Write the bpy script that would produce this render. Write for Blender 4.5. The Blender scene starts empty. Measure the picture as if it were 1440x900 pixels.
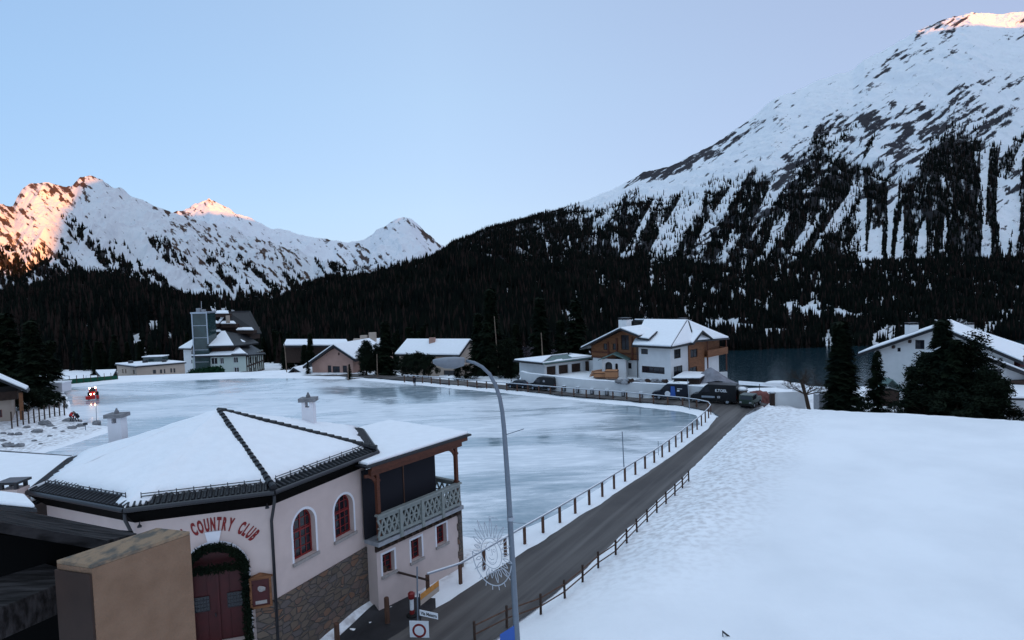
import bpy, math, random
import numpy as np
from math import radians, sin, cos, pi, sqrt, atan2
from mathutils import Vector, Matrix, Quaternion
random.seed(7)
S = bpy.context.scene
COL = S.collection

# ------------------------------------------------------------ camera
CAMZ = 16.0
PITCH, ROLL = radians(2.86), radians(-2.0)
R3 = Matrix.Rotation(pi/2 - PITCH, 3, 'X') @ Matrix.Rotation(ROLL, 3, 'Z')
cd = bpy.data.cameras.new('camera'); cam = bpy.data.objects.new('camera', cd); COL.objects.link(cam)
cam.matrix_world = Matrix.Translation((0, 0, CAMZ)) @ R3.to_4x4()
cd.sensor_width = 36; cd.lens = 22.5; cd.clip_start = 0.1; cd.clip_end = 40000
S.camera = cam

# ------------------------------------------------------------ light
SUN_EL = 3.0
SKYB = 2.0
SUN_AZ = 36.87    # the low sun stands behind the camera, to its right
W = bpy.data.worlds.new('World'); S.world = W; W.use_nodes = True
nt = W.node_tree; nt.nodes.clear()
sky = nt.nodes.new('ShaderNodeTexSky'); sky.sky_type = 'NISHITA'; sky.sun_disc = False
sky.sun_elevation = radians(SUN_EL); sky.sun_rotation = radians(180 - SUN_AZ)
sky.altitude = 1800; sky.air_density = 1.0; sky.dust_density = .6; sky.ozone_density = 2.0
bg = nt.nodes.new('ShaderNodeBackground'); bg.inputs[1].default_value = 0.15
wo = nt.nodes.new('ShaderNodeOutputWorld')
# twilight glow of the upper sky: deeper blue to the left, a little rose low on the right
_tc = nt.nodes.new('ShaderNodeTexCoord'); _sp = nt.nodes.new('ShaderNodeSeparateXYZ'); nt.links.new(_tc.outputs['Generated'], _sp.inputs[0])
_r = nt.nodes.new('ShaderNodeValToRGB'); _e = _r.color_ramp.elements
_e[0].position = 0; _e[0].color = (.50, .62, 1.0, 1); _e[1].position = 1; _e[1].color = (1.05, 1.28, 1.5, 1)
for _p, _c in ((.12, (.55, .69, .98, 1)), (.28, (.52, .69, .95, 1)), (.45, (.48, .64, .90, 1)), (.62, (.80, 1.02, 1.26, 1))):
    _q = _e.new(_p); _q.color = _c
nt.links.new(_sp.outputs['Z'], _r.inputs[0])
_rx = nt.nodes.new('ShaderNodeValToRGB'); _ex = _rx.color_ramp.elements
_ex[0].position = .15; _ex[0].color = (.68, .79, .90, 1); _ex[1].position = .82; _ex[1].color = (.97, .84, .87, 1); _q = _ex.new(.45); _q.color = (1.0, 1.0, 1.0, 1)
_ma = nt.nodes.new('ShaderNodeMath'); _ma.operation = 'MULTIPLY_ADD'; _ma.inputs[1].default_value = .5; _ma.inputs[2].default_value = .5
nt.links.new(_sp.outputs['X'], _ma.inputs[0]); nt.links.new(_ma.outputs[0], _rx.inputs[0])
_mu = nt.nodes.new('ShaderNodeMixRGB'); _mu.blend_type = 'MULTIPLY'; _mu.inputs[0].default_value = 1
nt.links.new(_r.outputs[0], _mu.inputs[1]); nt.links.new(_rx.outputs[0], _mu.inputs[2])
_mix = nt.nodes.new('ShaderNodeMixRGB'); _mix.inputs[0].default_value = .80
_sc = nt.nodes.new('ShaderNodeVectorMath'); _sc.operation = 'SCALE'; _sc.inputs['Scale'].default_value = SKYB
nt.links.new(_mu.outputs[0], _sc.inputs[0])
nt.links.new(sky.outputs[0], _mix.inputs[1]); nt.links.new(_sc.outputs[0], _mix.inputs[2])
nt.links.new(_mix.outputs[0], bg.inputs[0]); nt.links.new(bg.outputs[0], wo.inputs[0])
sl = bpy.data.lights.new('sun', 'SUN'); so = bpy.data.objects.new('sun', sl); COL.objects.link(so)
sl.energy = 3.6; sl.angle = radians(0.53); sl.color = (1.0, .31, .02)
so.rotation_euler = (radians(90 - SUN_EL), 0, radians(SUN_AZ))
S.view_settings.view_transform = 'Standard'; S.view_settings.look = 'None'
S.view_settings.gamma = 1; S.view_settings.exposure = 1.70
S.render.engine = 'CYCLES'
S.cycles.max_bounces = 5; S.cycles.diffuse_bounces = 2

# ------------------------------------------------------------ layout helpers
def ray(px, py):
    return R3 @ Vector((px-720, 450-py, -900))
def G(px, py, z=0.0):
    d = ray(px, py); k = (z-CAMZ)/d.z
    return Vector((d.x*k, d.y*k, z))
def D(px, py, y):
    d = ray(px, py); k = y/d.y
    return Vector((d.x*k, y, CAMZ+d.z*k))
def onplane(px, py, O, u):
    """hit of a sight line with the vertical plane through O along u -> (s along u, world z)"""
    d = ray(px, py); n = Vector((-u[1], u[0]))
    k = (n.x*O[0]+n.y*O[1])/(n.x*d.x+n.y*d.y)
    return ((d.x*k-O[0])*u[0]+(d.y*k-O[1])*u[1], CAMZ+d.z*k)
def sky_ut(px, py):
    d = ray(px, py); return d.x/d.y, d.z/d.y

# ------------------------------------------------------------ noise
def vnoise(x, y, seed=0):
    x = np.asarray(x, float); y = np.asarray(y, float)
    xi = np.floor(x).astype(np.int64); yi = np.floor(y).astype(np.int64)
    fx = x-xi; fy = y-yi
    fx = fx*fx*fx*(fx*(fx*6-15)+10); fy = fy*fy*fy*(fy*(fy*6-15)+10)
    def h(a, b):
        n = (a*374761393 + b*668265263 + seed*1442695041) & 0xffffffff
        n = ((n ^ (n >> 13))*1274126177) & 0xffffffff
        n = (n ^ (n >> 16)) & 0xffffffff
        return n/4294967295.0
    a = h(xi, yi); b = h(xi+1, yi); c = h(xi, yi+1); d = h(xi+1, yi+1)
    return (a*(1-fx)+b*fx)*(1-fy)+(c*(1-fx)+d*fx)*fy
def fbm(x, y, o=5, seed=0, ridged=False):
    t = 0; a = .5; n = 0
    for i in range(o):
        v = vnoise(x*2**i, y*2**i, seed+i*17)
        if ridged: v = 1-abs(2*v-1)
        t = t+a*v; n += a; a *= .5
    return t/n
def sst(x, a, b):
    t = np.clip((np.asarray(x, float)-a)/(b-a), 0, 1); return t*t*(3-2*t)

# ------------------------------------------------------------ materials
def mat(name, col, rough=.7, spec=.3, metal=0, var=0.0, scale=3.0, bump=0.0, bscale=20.0, col2=None, emis=None, es=0, stretch=(1, 1, 1), lo=.35, hi=.65, detail=6):
    m = bpy.data.materials.new(name); m.use_nodes = True
    t = m.node_tree; b = t.nodes['Principled BSDF']
    b.inputs['Base Color'].default_value = (*col, 1); b.inputs['Roughness'].default_value = rough
    b.inputs['Specular IOR Level'].default_value = spec; b.inputs['Metallic'].default_value = metal
    if emis: b.inputs['Emission Color'].default_value = (*emis, 1); b.inputs['Emission Strength'].default_value = es
    tc = t.nodes.new('ShaderNodeNewGeometry'); mp = t.nodes.new('ShaderNodeMapping'); mp.inputs['Scale'].default_value = stretch
    t.links.new(tc.outputs['Position'], mp.inputs[0])
    if col2 or var:
        if not col2: col2 = tuple(c*(1-var) for c in col)
        n = t.nodes.new('ShaderNodeTexNoise'); n.inputs['Scale'].default_value = scale; n.inputs['Detail'].default_value = detail
        r = t.nodes.new('ShaderNodeValToRGB'); r.color_ramp.elements[0].position = lo; r.color_ramp.elements[1].position = hi
        r.color_ramp.elements[0].color = (*col, 1); r.color_ramp.elements[1].color = (*col2, 1)
        t.links.new(mp.outputs[0], n.inputs['Vector']); t.links.new(n.outputs['Fac'], r.inputs[0]); t.links.new(r.outputs[0], b.inputs['Base Color'])
    if bump:
        n2 = t.nodes.new('ShaderNodeTexNoise'); n2.inputs['Scale'].default_value = bscale; n2.inputs['Detail'].default_value = 5
        bp = t.nodes.new('ShaderNodeBump'); bp.inputs['Strength'].default_value = 1; bp.inputs['Distance'].default_value = bump
        t.links.new(mp.outputs[0], n2.inputs['Vector']); t.links.new(n2.outputs['Fac'], bp.inputs['Height']); t.links.new(bp.outputs[0], b.inputs['Normal'])
    return m
M = {}
M['snow'] = mat('snow', (.88, .89, .90), .75, .2, var=.05, scale=1.2, bump=.05, bscale=3)
M['roofsnow'] = mat('roof_snow', (.87, .88, .90), .7, .2, var=.04, scale=2, bump=.03, bscale=5)
M['plaster'] = mat('pink_plaster', (.60, .48, .44), .85, .2, var=.08, scale=1.5, bump=.004, bscale=60)
M['white'] = mat('white_plaster', (.66, .66, .66), .85, .2, var=.07, scale=1.2, bump=.004, bscale=40)
M['trim'] = mat('white_trim', (.74, .73, .76), .8, .2, var=.04)
M['cream'] = mat('cream_plaster', (.42, .34, .28), .85, .2, var=.1, scale=1)
M['rose'] = mat('rose_plaster', (.44, .27, .22), .9, .2, var=.12, scale=1)
M['beige'] = mat('beige_plaster', (.20, .125, .082), .95, .1, col2=(.235, .15, .10), scale=6, bump=.012, bscale=45)
M['tile'] = mat('dark_roof_tile', (.009, .010, .014), .5, .4, var=.4, scale=6, bump=.02, bscale=12)
M['dark'] = mat('dark_metal', (.018, .018, .022), .4, .5)
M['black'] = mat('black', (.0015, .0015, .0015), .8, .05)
M['redbrown'] = mat('red_brown_timber', (.12, .036, .018), .6, .3, var=.4, scale=5, stretch=(1, 1, 6), bump=.004)
M['wood'] = mat('chalet_timber', (.24, .10, .045), .7, .25, var=.45, scale=1.6, stretch=(1, 1, 8), bump=.01, bscale=4)
M['darkwood'] = mat('dark_timber', (.045, .025, .018), .7, .25, var=.4, scale=3)
M['postwood'] = mat('post_wood', (.12, .062, .042), .8, .2, var=.4, scale=8, stretch=(1, 1, .2))
M['oldwood'] = mat('weathered_wood', (.036, .033, .034), .85, .1, col2=(.008, .007, .007), scale=9, stretch=(.25, 2.5, 1), bump=.02, bscale=14, lo=.4, hi=.62, detail=9)
M['red'] = mat('red_paint', (.22, .018, .018), .45, .4, var=.2, scale=6)
M['reddoor'] = mat('dark_red_paint', (.065, .006, .007), .5, .4, var=.25, scale=3)
M['letter'] = mat('letter_red', (.20, .015, .015), .6, .3)
M['glass'] = mat('window_glass', (.012, .014, .02), .06, .5)
M['curtain'] = mat('curtain', (.35, .35, .37), .9, .1, var=.3, scale=4)
M['asphalt'] = mat('asphalt', (.062, .057, .055), .75, .35, col2=(.105, .098, .095), scale=.5, bump=.006, bscale=25, lo=.3, hi=.75)
M['yard'] = mat('wet_asphalt', (.022, .022, .025), .55, .4, var=.3, scale=2, bump=.006, bscale=30)
M['steel'] = mat('painted_steel', (.16, .19, .23), .4, .5, metal=.3, var=.1, scale=8)
M['galv'] = mat('galvanised', (.36, .40, .45), .35, .5, metal=.6)
M['rail'] = mat('pipe_rail', (.26, .28, .32), .4, .5, metal=.4)
M['grey'] = mat('grey_stone', (.25, .25, .26), .9, .2, var=.4, scale=3, bump=.03, bscale=6)
M['conc'] = mat('concrete', (.33, .34, .36), .9, .2, var=.2, scale=4, bump=.01)
M['sill'] = mat('sill_stone', (.36, .32, .30), .9, .2, var=.2, scale=5)
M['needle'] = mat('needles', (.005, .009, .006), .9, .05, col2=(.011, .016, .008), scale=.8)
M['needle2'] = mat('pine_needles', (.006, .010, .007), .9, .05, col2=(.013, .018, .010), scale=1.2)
M['bark'] = mat('bark', (.055, .038, .028), .95, .1, var=.4, scale=5, bump=.02)
M['palebark'] = mat('pale_bark', (.22, .16, .12), .95, .1, var=.4, scale=5)
M['blue'] = mat('blue_paint', (.03, .10, .38), .4, .4)
M['orange'] = mat('orange_board', (.55, .24, .06), .6, .3, var=.2, scale=5)
M['whitep'] = mat('white_paint', (.75, .76, .78), .5, .4, var=.06, scale=6)
M['vanblack'] = mat('van_black', (.006, .007, .009), .35, .3)
M['vanblue'] = mat('van_dark_blue', (.007, .010, .020), .35, .3)
M['rubber'] = mat('rubber', (.012, .012, .012), .8, .2)
M['chrome'] = mat('chrome', (.5, .5, .52), .2, .6, metal=.8)
M['greenn'] = mat('green_mesh', (.01, .09, .05), .7, .2, var=.3, scale=3)
M['greenglass'] = mat('green_glass', (.022, .050, .052), .12, .7, var=.4, scale=.5)
M['tan'] = mat('tan_board', (.42, .20, .10), .8, .2, var=.15, scale=2)
M['tarp'] = mat('grey_tarpaulin', (.24, .24, .27), .7, .3, var=.35, scale=1.0, bump=.1, bscale=1.5)
M['copper'] = mat('weathered_copper', (.10, .17, .16), .6, .4, var=.3, scale=2)
M['coat'] = mat('red_coat', (.50, .03, .03), .8, .2)
M['cloth'] = mat('dark_cloth', (.015, .015, .02), .9, .2)
M['skin'] = mat('skin', (.45, .26, .18), .6, .3)
M['lampglow'] = mat('headlight_lit', (1, .8, .6), .4, .4, emis=(1, .66, .42), es=14)
M['wire'] = mat('white_wire', (.42, .44, .48), .5, .3)
M['stonewall'] = None

def stone_material():
    m = bpy.data.materials.new('rubble_stone'); m.use_nodes = True; t = m.node_tree; b = t.nodes['Principled BSDF']
    g = t.nodes.new('ShaderNodeNewGeometry'); mp = t.nodes.new('ShaderNodeMapping'); mp.inputs['Scale'].default_value = (1.6, 1.6, 3.2)
    t.links.new(g.outputs['Position'], mp.inputs[0])
    v = t.nodes.new('ShaderNodeTexVoronoi'); v.inputs['Scale'].default_value = 1.3
    v2 = t.nodes.new('ShaderNodeTexVoronoi'); v2.feature = 'DISTANCE_TO_EDGE'; v2.inputs['Scale'].default_value = 1.3
    for q in (v, v2): t.links.new(mp.outputs[0], q.inputs['Vector'])
    r = t.nodes.new('ShaderNodeValToRGB'); e = r.color_ramp.elements
    e[0].color = (0.0701, 0.0546, 0.0439, 1); e[1].color = (0.2145, 0.1456, 0.1082, 1)
    x = e.new(.35); x.color = (0.1403, 0.1019, 0.0744, 1); x = e.new(.6); x.color = (0.1073, 0.0874, 0.0811, 1); x = e.new(.8); x.color = (0.1650, 0.0874, 0.0541, 1)
    t.links.new(v.outputs['Color'], r.inputs[0])
    r2 = t.nodes.new('ShaderNodeValToRGB'); r2.color_ramp.elements[0].position = .02; r2.color_ramp.elements[1].position = .08
    t.links.new(v2.outputs['Distance'], r2.inputs[0])
    mx = t.nodes.new('ShaderNodeMixRGB'); mx.inputs[1].default_value = (0.0825, 0.0700, 0.0624, 1)
    t.links.new(r2.outputs[0], mx.inputs[0]); t.links.new(r.outputs[0], mx.inputs[2]); t.links.new(mx.outputs[0], b.inputs['Base Color'])
    bp = t.nodes.new('ShaderNodeBump'); bp.inputs['Distance'].default_value = .05; t.links.new(r2.outputs[0], bp.inputs['Height']); t.links.new(bp.outputs[0], b.inputs['Normal'])
    b.inputs['Roughness'].default_value = .9
    return m
M['stonewall'] = stone_material()

# ------------------------------------------------------------ mesh collector
class MB:
    def __init__(s): s.v = []; s.f = []; s.mi = []; s.cur = 0
    def add(s, vs, fs):
        b = len(s.v); s.v += [tuple(v) for v in vs]
        for f in fs: s.f.append([i+b for i in f]); s.mi.append(s.cur)
        return s
    def box(s, c, size, rz=0):
        x, y, z = [q/2 for q in size]; C, Sn = cos(rz), sin(rz)
        vs = [(c[0]+a*x*C-b*y*Sn, c[1]+a*x*Sn+b*y*C, c[2]+k*z) for k in (-1, 1) for a, b in ((-1, -1), (1, -1), (1, 1), (-1, 1))]
        return s.add(vs, [(3, 2, 1, 0), (4, 5, 6, 7), (0, 1, 5, 4), (1, 2, 6, 5), (2, 3, 7, 6), (3, 0, 4, 7)])
    def hexa(s, b4, t4):
        return s.add(list(b4)+list(t4), [(3, 2, 1, 0), (4, 5, 6, 7), (0, 1, 5, 4), (1, 2, 6, 5), (2, 3, 7, 6), (3, 0, 4, 7)])
    def pbox(s, O, u, s0, s1, z0, z1, n0, n1):
        """box on a wall plane: s along u, z world, n inward"""
        n = (-u[1], u[0])
        P = lambda a, k, z: (O[0]+u[0]*a+n[0]*k, O[1]+u[1]*a+n[1]*k, z)
        return s.hexa([P(s0, n0, z0), P(s1, n0, z0), P(s1, n1, z0), P(s0, n1, z0)], [P(s0, n0, z1), P(s1, n0, z1), P(s1, n1, z1), P(s0, n1, z1)])
    def tube(s, pts, r, n=8, cap=True):
        pts = [Vector(p) for p in pts]; rs = r if isinstance(r, (list, tuple)) else [r]*len(pts)
        b = len(s.v); N = len(pts)
        for i, p in enumerate(pts):
            t = (pts[min(i+1, N-1)]-pts[max(i-1, 0)])
            if t.length < 1e-9: t = Vector((0, 0, 1))
            t.normalize()
            a = t.cross(Vector((0, 0, 1)) if abs(t.z) < .9 else Vector((1, 0, 0))).normalized(); c = t.cross(a)
            for k in range(n):
                an = 2*pi*k/n; s.v.append(tuple(p+(a*cos(an)+c*sin(an))*rs[i]))
        for i in range(N-1):
            for k in range(n):
                k2 = (k+1) % n; s.f.append([b+i*n+k, b+i*n+k2, b+(i+1)*n+k2, b+(i+1)*n+k]); s.mi.append(s.cur)
        if cap:
            s.f.append([b+k for k in range(n)][::-1]); s.mi.append(s.cur)
            s.f.append([b+(N-1)*n+k for k in range(n)]); s.mi.append(s.cur)
        return s
    def prism(s, poly, v):
        """closed polygon (3D pts) extruded by v"""
        n = len(poly); v = Vector(v); P = [Vector(p) for p in poly]
        b = [tuple(p) for p in P]+[tuple(p+v) for p in P]
        fs = [list(range(n))[::-1], [n+i for i in range(n)]]+[[i, (i+1) % n, n+(i+1) % n, n+i] for i in range(n)]
        return s.add(b, fs)
    def lathe(s, c, prof, n=14):
        b = len(s.v)
        for r, z in prof:
            for k in range(n): s.v.append((c[0]+r*cos(2*pi*k/n), c[1]+r*sin(2*pi*k/n), c[2]+z))
        for i in range(len(prof)-1):
            for k in range(n):
                k2 = (k+1) % n; s.f.append([b+i*n+k, b+i*n+k2, b+(i+1)*n+k2, b+(i+1)*n+k]); s.mi.append(s.cur)
        return s
    def blob(s, c, r, seed=0, n=8, rough=.25, sq=(1, 1, 1)):
        rnd = random.Random(seed); b = len(s.v); m = n
        for i in range(n+1):
            th = pi*i/n
            for k in range(m*2):
                ph = pi*k/m; q = r*(1+rough*(rnd.random()-.5)) if 0 < i < n else r
                s.v.append((c[0]+q*sin(th)*cos(ph)*sq[0], c[1]+q*sin(th)*sin(ph)*sq[1], c[2]+q*cos(th)*sq[2]))
        for i in range(n):
            for k in range(2*m):
                k2 = (k+1) % (2*m); s.f.append([b+i*2*m+k, b+(i+1)*2*m+k, b+(i+1)*2*m+k2, b+i*2*m+k2]); s.mi.append(s.cur)
        return s
    def build(s, name, mats, parent=None, loc=None, smooth=False, bevel=0):
        off = Vector(loc) if loc is not None else Vector((0, 0, 0))
        if parent is not None: off = Vector(parent['_o'])
        me = bpy.data.meshes.new(name); me.from_pydata([tuple(Vector(v)-off) for v in s.v], [], s.f)
        if not isinstance(mats, (list, tuple)): mats = [mats]
        for m in mats: me.materials.append(m)
        me.polygons.foreach_set('material_index', s.mi)
        if smooth: me.polygons.foreach_set('use_smooth', [True]*len(me.polygons))
        me.update()
        import bmesh
        bm = bmesh.new(); bm.from_mesh(me); bmesh.ops.recalc_face_normals(bm, faces=bm.faces); bm.to_mesh(me); bm.free()
        o = bpy.data.objects.new(name, me); COL.objects.link(o)
        if parent is not None: o.parent = parent
        else: o.location = off
        o['_o'] = tuple(off)
        if bevel:
            b = o.modifiers.new('bevel', 'BEVEL'); b.width = bevel; b.segments = 2; b.limit_method = 'ANGLE'
        return o

def tag(o, label=None, cat=None, group=None, kind=None):
    if label: o['label'] = label
    if cat: o['category'] = cat
    if group: o['group'] = group
    if kind: o['kind'] = kind
    return o
def thing(name, label, cat, loc, group=None):
    o = bpy.data.objects.new(name, None); COL.objects.link(o); o.location = loc; o.empty_display_size = .3
    o['_o'] = tuple(loc); return tag(o, label, cat, group)
def copy_tree(o, parent=None):
    c = o.copy(); COL.objects.link(c)
    if parent is not None: c.parent = parent
    for ch in list(o.children): copy_tree(ch, c)
    return c
def structure(o): o['kind'] = 'structure'; return o

# ============================================================ GROUND
def line_sd(x, y, A, B):
    """signed distance to the right of A->B"""
    dx, dy = B[0]-A[0], B[1]-A[1]; L = sqrt(dx*dx+dy*dy)
    return ((x-A[0])*dy-(y-A[1])*dx)/L
RINK = [(-56, 62), (-51, 67), (-50, 80), (-60, 86.5), (-66, 94), (-75.6, 107.6), (-86, 121), (-76, 128), (-64.7, 131), (-50, 126.5), (-32.5, 120), (-16, 108.5), (-2.6, 98), (7, 90), (16.2, 82.6), (20.4, 79), (21.8, 76.2), (20.6, 71), (16.2, 63.9), (9, 53.5), (2.6, 44), (-1.5, 40), (-4, 41), (-12, 42), (-25, 42), (-35, 52)]
def poly_sd(x, y, P):
    d = np.full(np.shape(x), 1e9); ins = np.zeros(np.shape(x), bool)
    n = len(P)
    for i in range(n):
        ax, ay = P[i]; bx, by = P[(i+1) % n]; ex, ey = bx-ax, by-ay
        t = np.clip(((x-ax)*ex+(y-ay)*ey)/(ex*ex+ey*ey), 0, 1)
        d = np.minimum(d, np.hypot(x-ax-ex*t, y-ay-ey*t))
        c = ((ay > y) != (by > y)); xi = ax+(y-ay)/(by-ay+1e-12)*ex
        ins ^= c & (x < xi)
    return np.where(ins, -d, d)
def ground(x, y):
    x = np.asarray(x, float); y = np.asarray(y, float)
    sd = poly_sd(x, y, RINK)
    n1 = fbm(x*.35, y*.35, 4, 3)*np.ones_like(x); n2 = fbm(x*1.3, y*1.3, 3, 9)
    z = np.full(x.shape, .25)+(n1-.5)*.25
    # left bank with rocks
    lb = sst(-x, 54, 75)*sst(-y, -108, -88); z = z+lb*1.3+lb*(n2-.5)*.5
    # yard by the club rises away from the road
    dl = -line_sd(x, y, (-5.71, 28.6), (6.21, 45.47)); yard = sst(-y, -34, -30)*sst(-x, -1, 3)
    z = z*(1-yard)+yard*(.3+np.clip(dl-1.2, 0, 8)*.36)
    # road corridor
    dr = line_sd(x, y, (-1.13, 28), (26.6, 73.8))
    zone = (y < 78)
    road = sst(dr, -7.0, -6.0)*sst(-dr, -.9, .0)*zone
    wdt = 5.5-2.6*sst(y, 48, 66)
    fld = sst(dr/wdt, 0.02, 1)
    front = .3+fld*(1.15)+sst(dr, .1, .9)*.12+fld*(n1-.5)*.10+fld*(n2-.5)*.035+sst(dr, .2, .8)*(1-sst(dr, 2, 5))*(n2-.5)*.05
    z = np.where((dr > -7) & zone, z*(1-sst(dr, -7, -6))+sst(dr, -7, -6)*front, z)
    # beyond the crest of the field
    dc = -line_sd(x, y, (28.0, 72.6), (47.8, 59.9)); side = sst(x, 33, 41)
    z = z*(1-sst(dc, 1, 10)*side)+(-4.5)*sst(dc, 1, 10)*side
    z = np.where((dc > 0) & (dr > 0), z-(1-side)*(sst(dc, 0, 2.5)*1.15), z)
    # chalet terrace behind the perimeter wall
    yw = np.interp(x, [-2, 1.08, 2.05, 9.86, 17.38, 24.77, 40], [102, 99.8, 98.6, 91.5, 87.2, 82.6, 74])
    tz = sst(y-yw, .55, 1.7)*sst(x, .5, 1.6)*sst(-x, -33, -28.5)*sst(-y, -118, -112)
    z = z*(1-tz)+2.2*tz
    ys = sst(x, 27, 36)*sst(y, 80, 96); z = z*(1-ys)+(-1.0-.13*(y-80))*ys
    # rink bed
    z = np.where(sd < 2.0, z*(sst(sd, -.6, 1.6))-(1-sst(sd, -1.6, .6))*.22+(n1-.5)*.12, z)
    # far fall
    rt = sst(x, -35, 5)
    fr = np.clip((y-118)/330, 0, 1); fr = -3-59*fr**.9
    fl = -7.5*sst(y, 132, 185)-12*sst(y, 200, 420)
    far = fl*(1-rt)+fr*rt
    w = sst(y, 112, 140)
    z = z*(1-w)+(far+(z*0+.2))*w
    e = sst(x, 60, 140); z = z*(1-e)+e*np.minimum(z, -6-np.clip(y-60, 0, 400)*.14)
    return z
def gz(x, y): return float(ground(np.array([x]), np.array([y]))[0])

def grid_mesh(name, X, Y, Z, m, smooth=True):
    ny, nx = X.shape; v = np.stack([X, Y, Z], -1).reshape(-1, 3)
    i = np.arange(ny*nx).reshape(ny, nx)
    f = np.stack([i[:-1, :-1], i[:-1, 1:], i[1:, 1:], i[1:, :-1]], -1).reshape(-1, 4)
    return np_mesh(name, v, f, m, smooth)
def np_mesh(name, v, f, m, smooth=False, mi=None):
    me = bpy.data.meshes.new(name); k = f.shape[1]
    me.vertices.add(len(v)); me.vertices.foreach_set('co', v.astype(np.float32).ravel())
    me.loops.add(f.size); me.loops.foreach_set('vertex_index', f.astype(np.int32).ravel())
    me.polygons.add(len(f)); me.polygons.foreach_set('loop_start', np.arange(0, f.size, k, dtype=np.int32))
    me.polygons.foreach_set('loop_total', np.full(len(f), k, np.int32))
    for q in (m if isinstance(m, (list, tuple)) else [m]): me.materials.append(q)
    if mi is not None: me.polygons.foreach_set('material_index', mi.astype(np.int32))
    me.update(calc_edges=True); me.validate()
    if smooth: me.polygons.foreach_set('use_smooth', np.ones(len(f), bool))
    o = bpy.data.objects.new(name, me); COL.objects.link(o); o['_o'] = (0, 0, 0)
    return o
xs = np.concatenate([np.linspace(-700, -100, 50)[:-1], np.arange(-100, 60, .7), np.linspace(60, 900, 70)])
ys = np.concatenate([np.linspace(-80, 15, 20)[:-1], np.arange(15, 135, .7), np.linspace(135, 1000, 110)])
X, Y = np.meshgrid(xs, ys); GZ = ground(X, Y)

def snow_ground_material():
    m = bpy.data.materials.new('snow_ground'); m.use_nodes = True; t = m.node_tree; b = t.nodes['Principled BSDF']
    N = t.nodes.new; L = t.links.new
    g = N('ShaderNodeNewGeometry')
    n = N('ShaderNodeTexNoise'); n.inputs['Scale'].default_value = .16; n.inputs['Detail'].default_value = 7
    r = N('ShaderNodeValToRGB'); r.color_ramp.elements[0].position = .40; r.color_ramp.elements[1].position = .72
    r.color_ramp.elements[0].color = (.90, .905, .92, 1); r.color_ramp.elements[1].color = (.80, .81, .83, 1)
    L(g.outputs['Position'], n.inputs['Vector']); L(n.outputs['Fac'], r.inputs[0])
    # trodden dirty band beside the road, attribute 'dirt'
    a = N('ShaderNodeAttribute'); a.attribute_name = 'dirt'
    n2 = N('ShaderNodeTexNoise'); n2.inputs['Scale'].default_value = 2.4; n2.inputs['Detail'].default_value = 10
    mp = N('ShaderNodeMapping'); mp.inputs['Scale'].default_value = (1, 1, 1)
    L(g.outputs['Position'], mp.inputs[0]); L(mp.outputs[0], n2.inputs['Vector'])
    r2 = N('ShaderNodeValToRGB'); r2.color_ramp.elements[0].position = .42; r2.color_ramp.elements[1].position = .66
    L(n2.outputs['Fac'], r2.inputs[0])
    mu = N('ShaderNodeMath'); mu.operation = 'MULTIPLY'; L(a.outputs['Fac'], mu.inputs[0]); L(r2.outputs[0], mu.inputs[1])
    mx = N('ShaderNodeMixRGB'); mx.inputs[2].default_value = (.40, .36, .35, 1)
    L(mu.outputs[0], mx.inputs[0]); L(r.outputs[0], mx.inputs[1]); L(mx.outputs[0], b.inputs['Base Color'])
    n3 = N('ShaderNodeTexNoise'); n3.inputs['Scale'].default_value = 1.7; n3.inputs['Detail'].default_value = 10; n3.inputs['Roughness'].default_value = .7
    L(g.outputs['Position'], n3.inputs['Vector'])
    bp = N('ShaderNodeBump'); bp.inputs['Distance'].default_value = .06; bp.inputs['Strength'].default_value = .9
    L(n3.outputs['Fac'], bp.inputs['Height']); L(bp.outputs[0], b.inputs['Normal'])
    b.inputs['Roughness'].default_value = .8; b.inputs['Specular IOR Level'].default_value = .15
    return m
go = structure(grid_mesh('snow_ground', X, Y, GZ, snow_ground_material()))
dr = line_sd(X, Y, (-1.13, 28), (26.6, 73.8))
dirt = sst(dr, .3, 2.0)*(1-sst(dr, 4, 10))*.62*sst(Y, 26, 40)
dirt = np.maximum(dirt, sst(dr, -7.6, -6.2)*(1-sst(dr, -6.1, -5.4))*.9*(Y < 74))
sdg = poly_sd(X, Y, RINK)
dirt = np.maximum(dirt, ((np.abs(X+70) < 26) & (Y < 118) & (Y > 60) & (sdg > 1))*.8)
at = go.data.attributes.new('dirt', 'FLOAT', 'POINT'); at.data.foreach_set('value', dirt.ravel().astype(np.float32))

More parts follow.
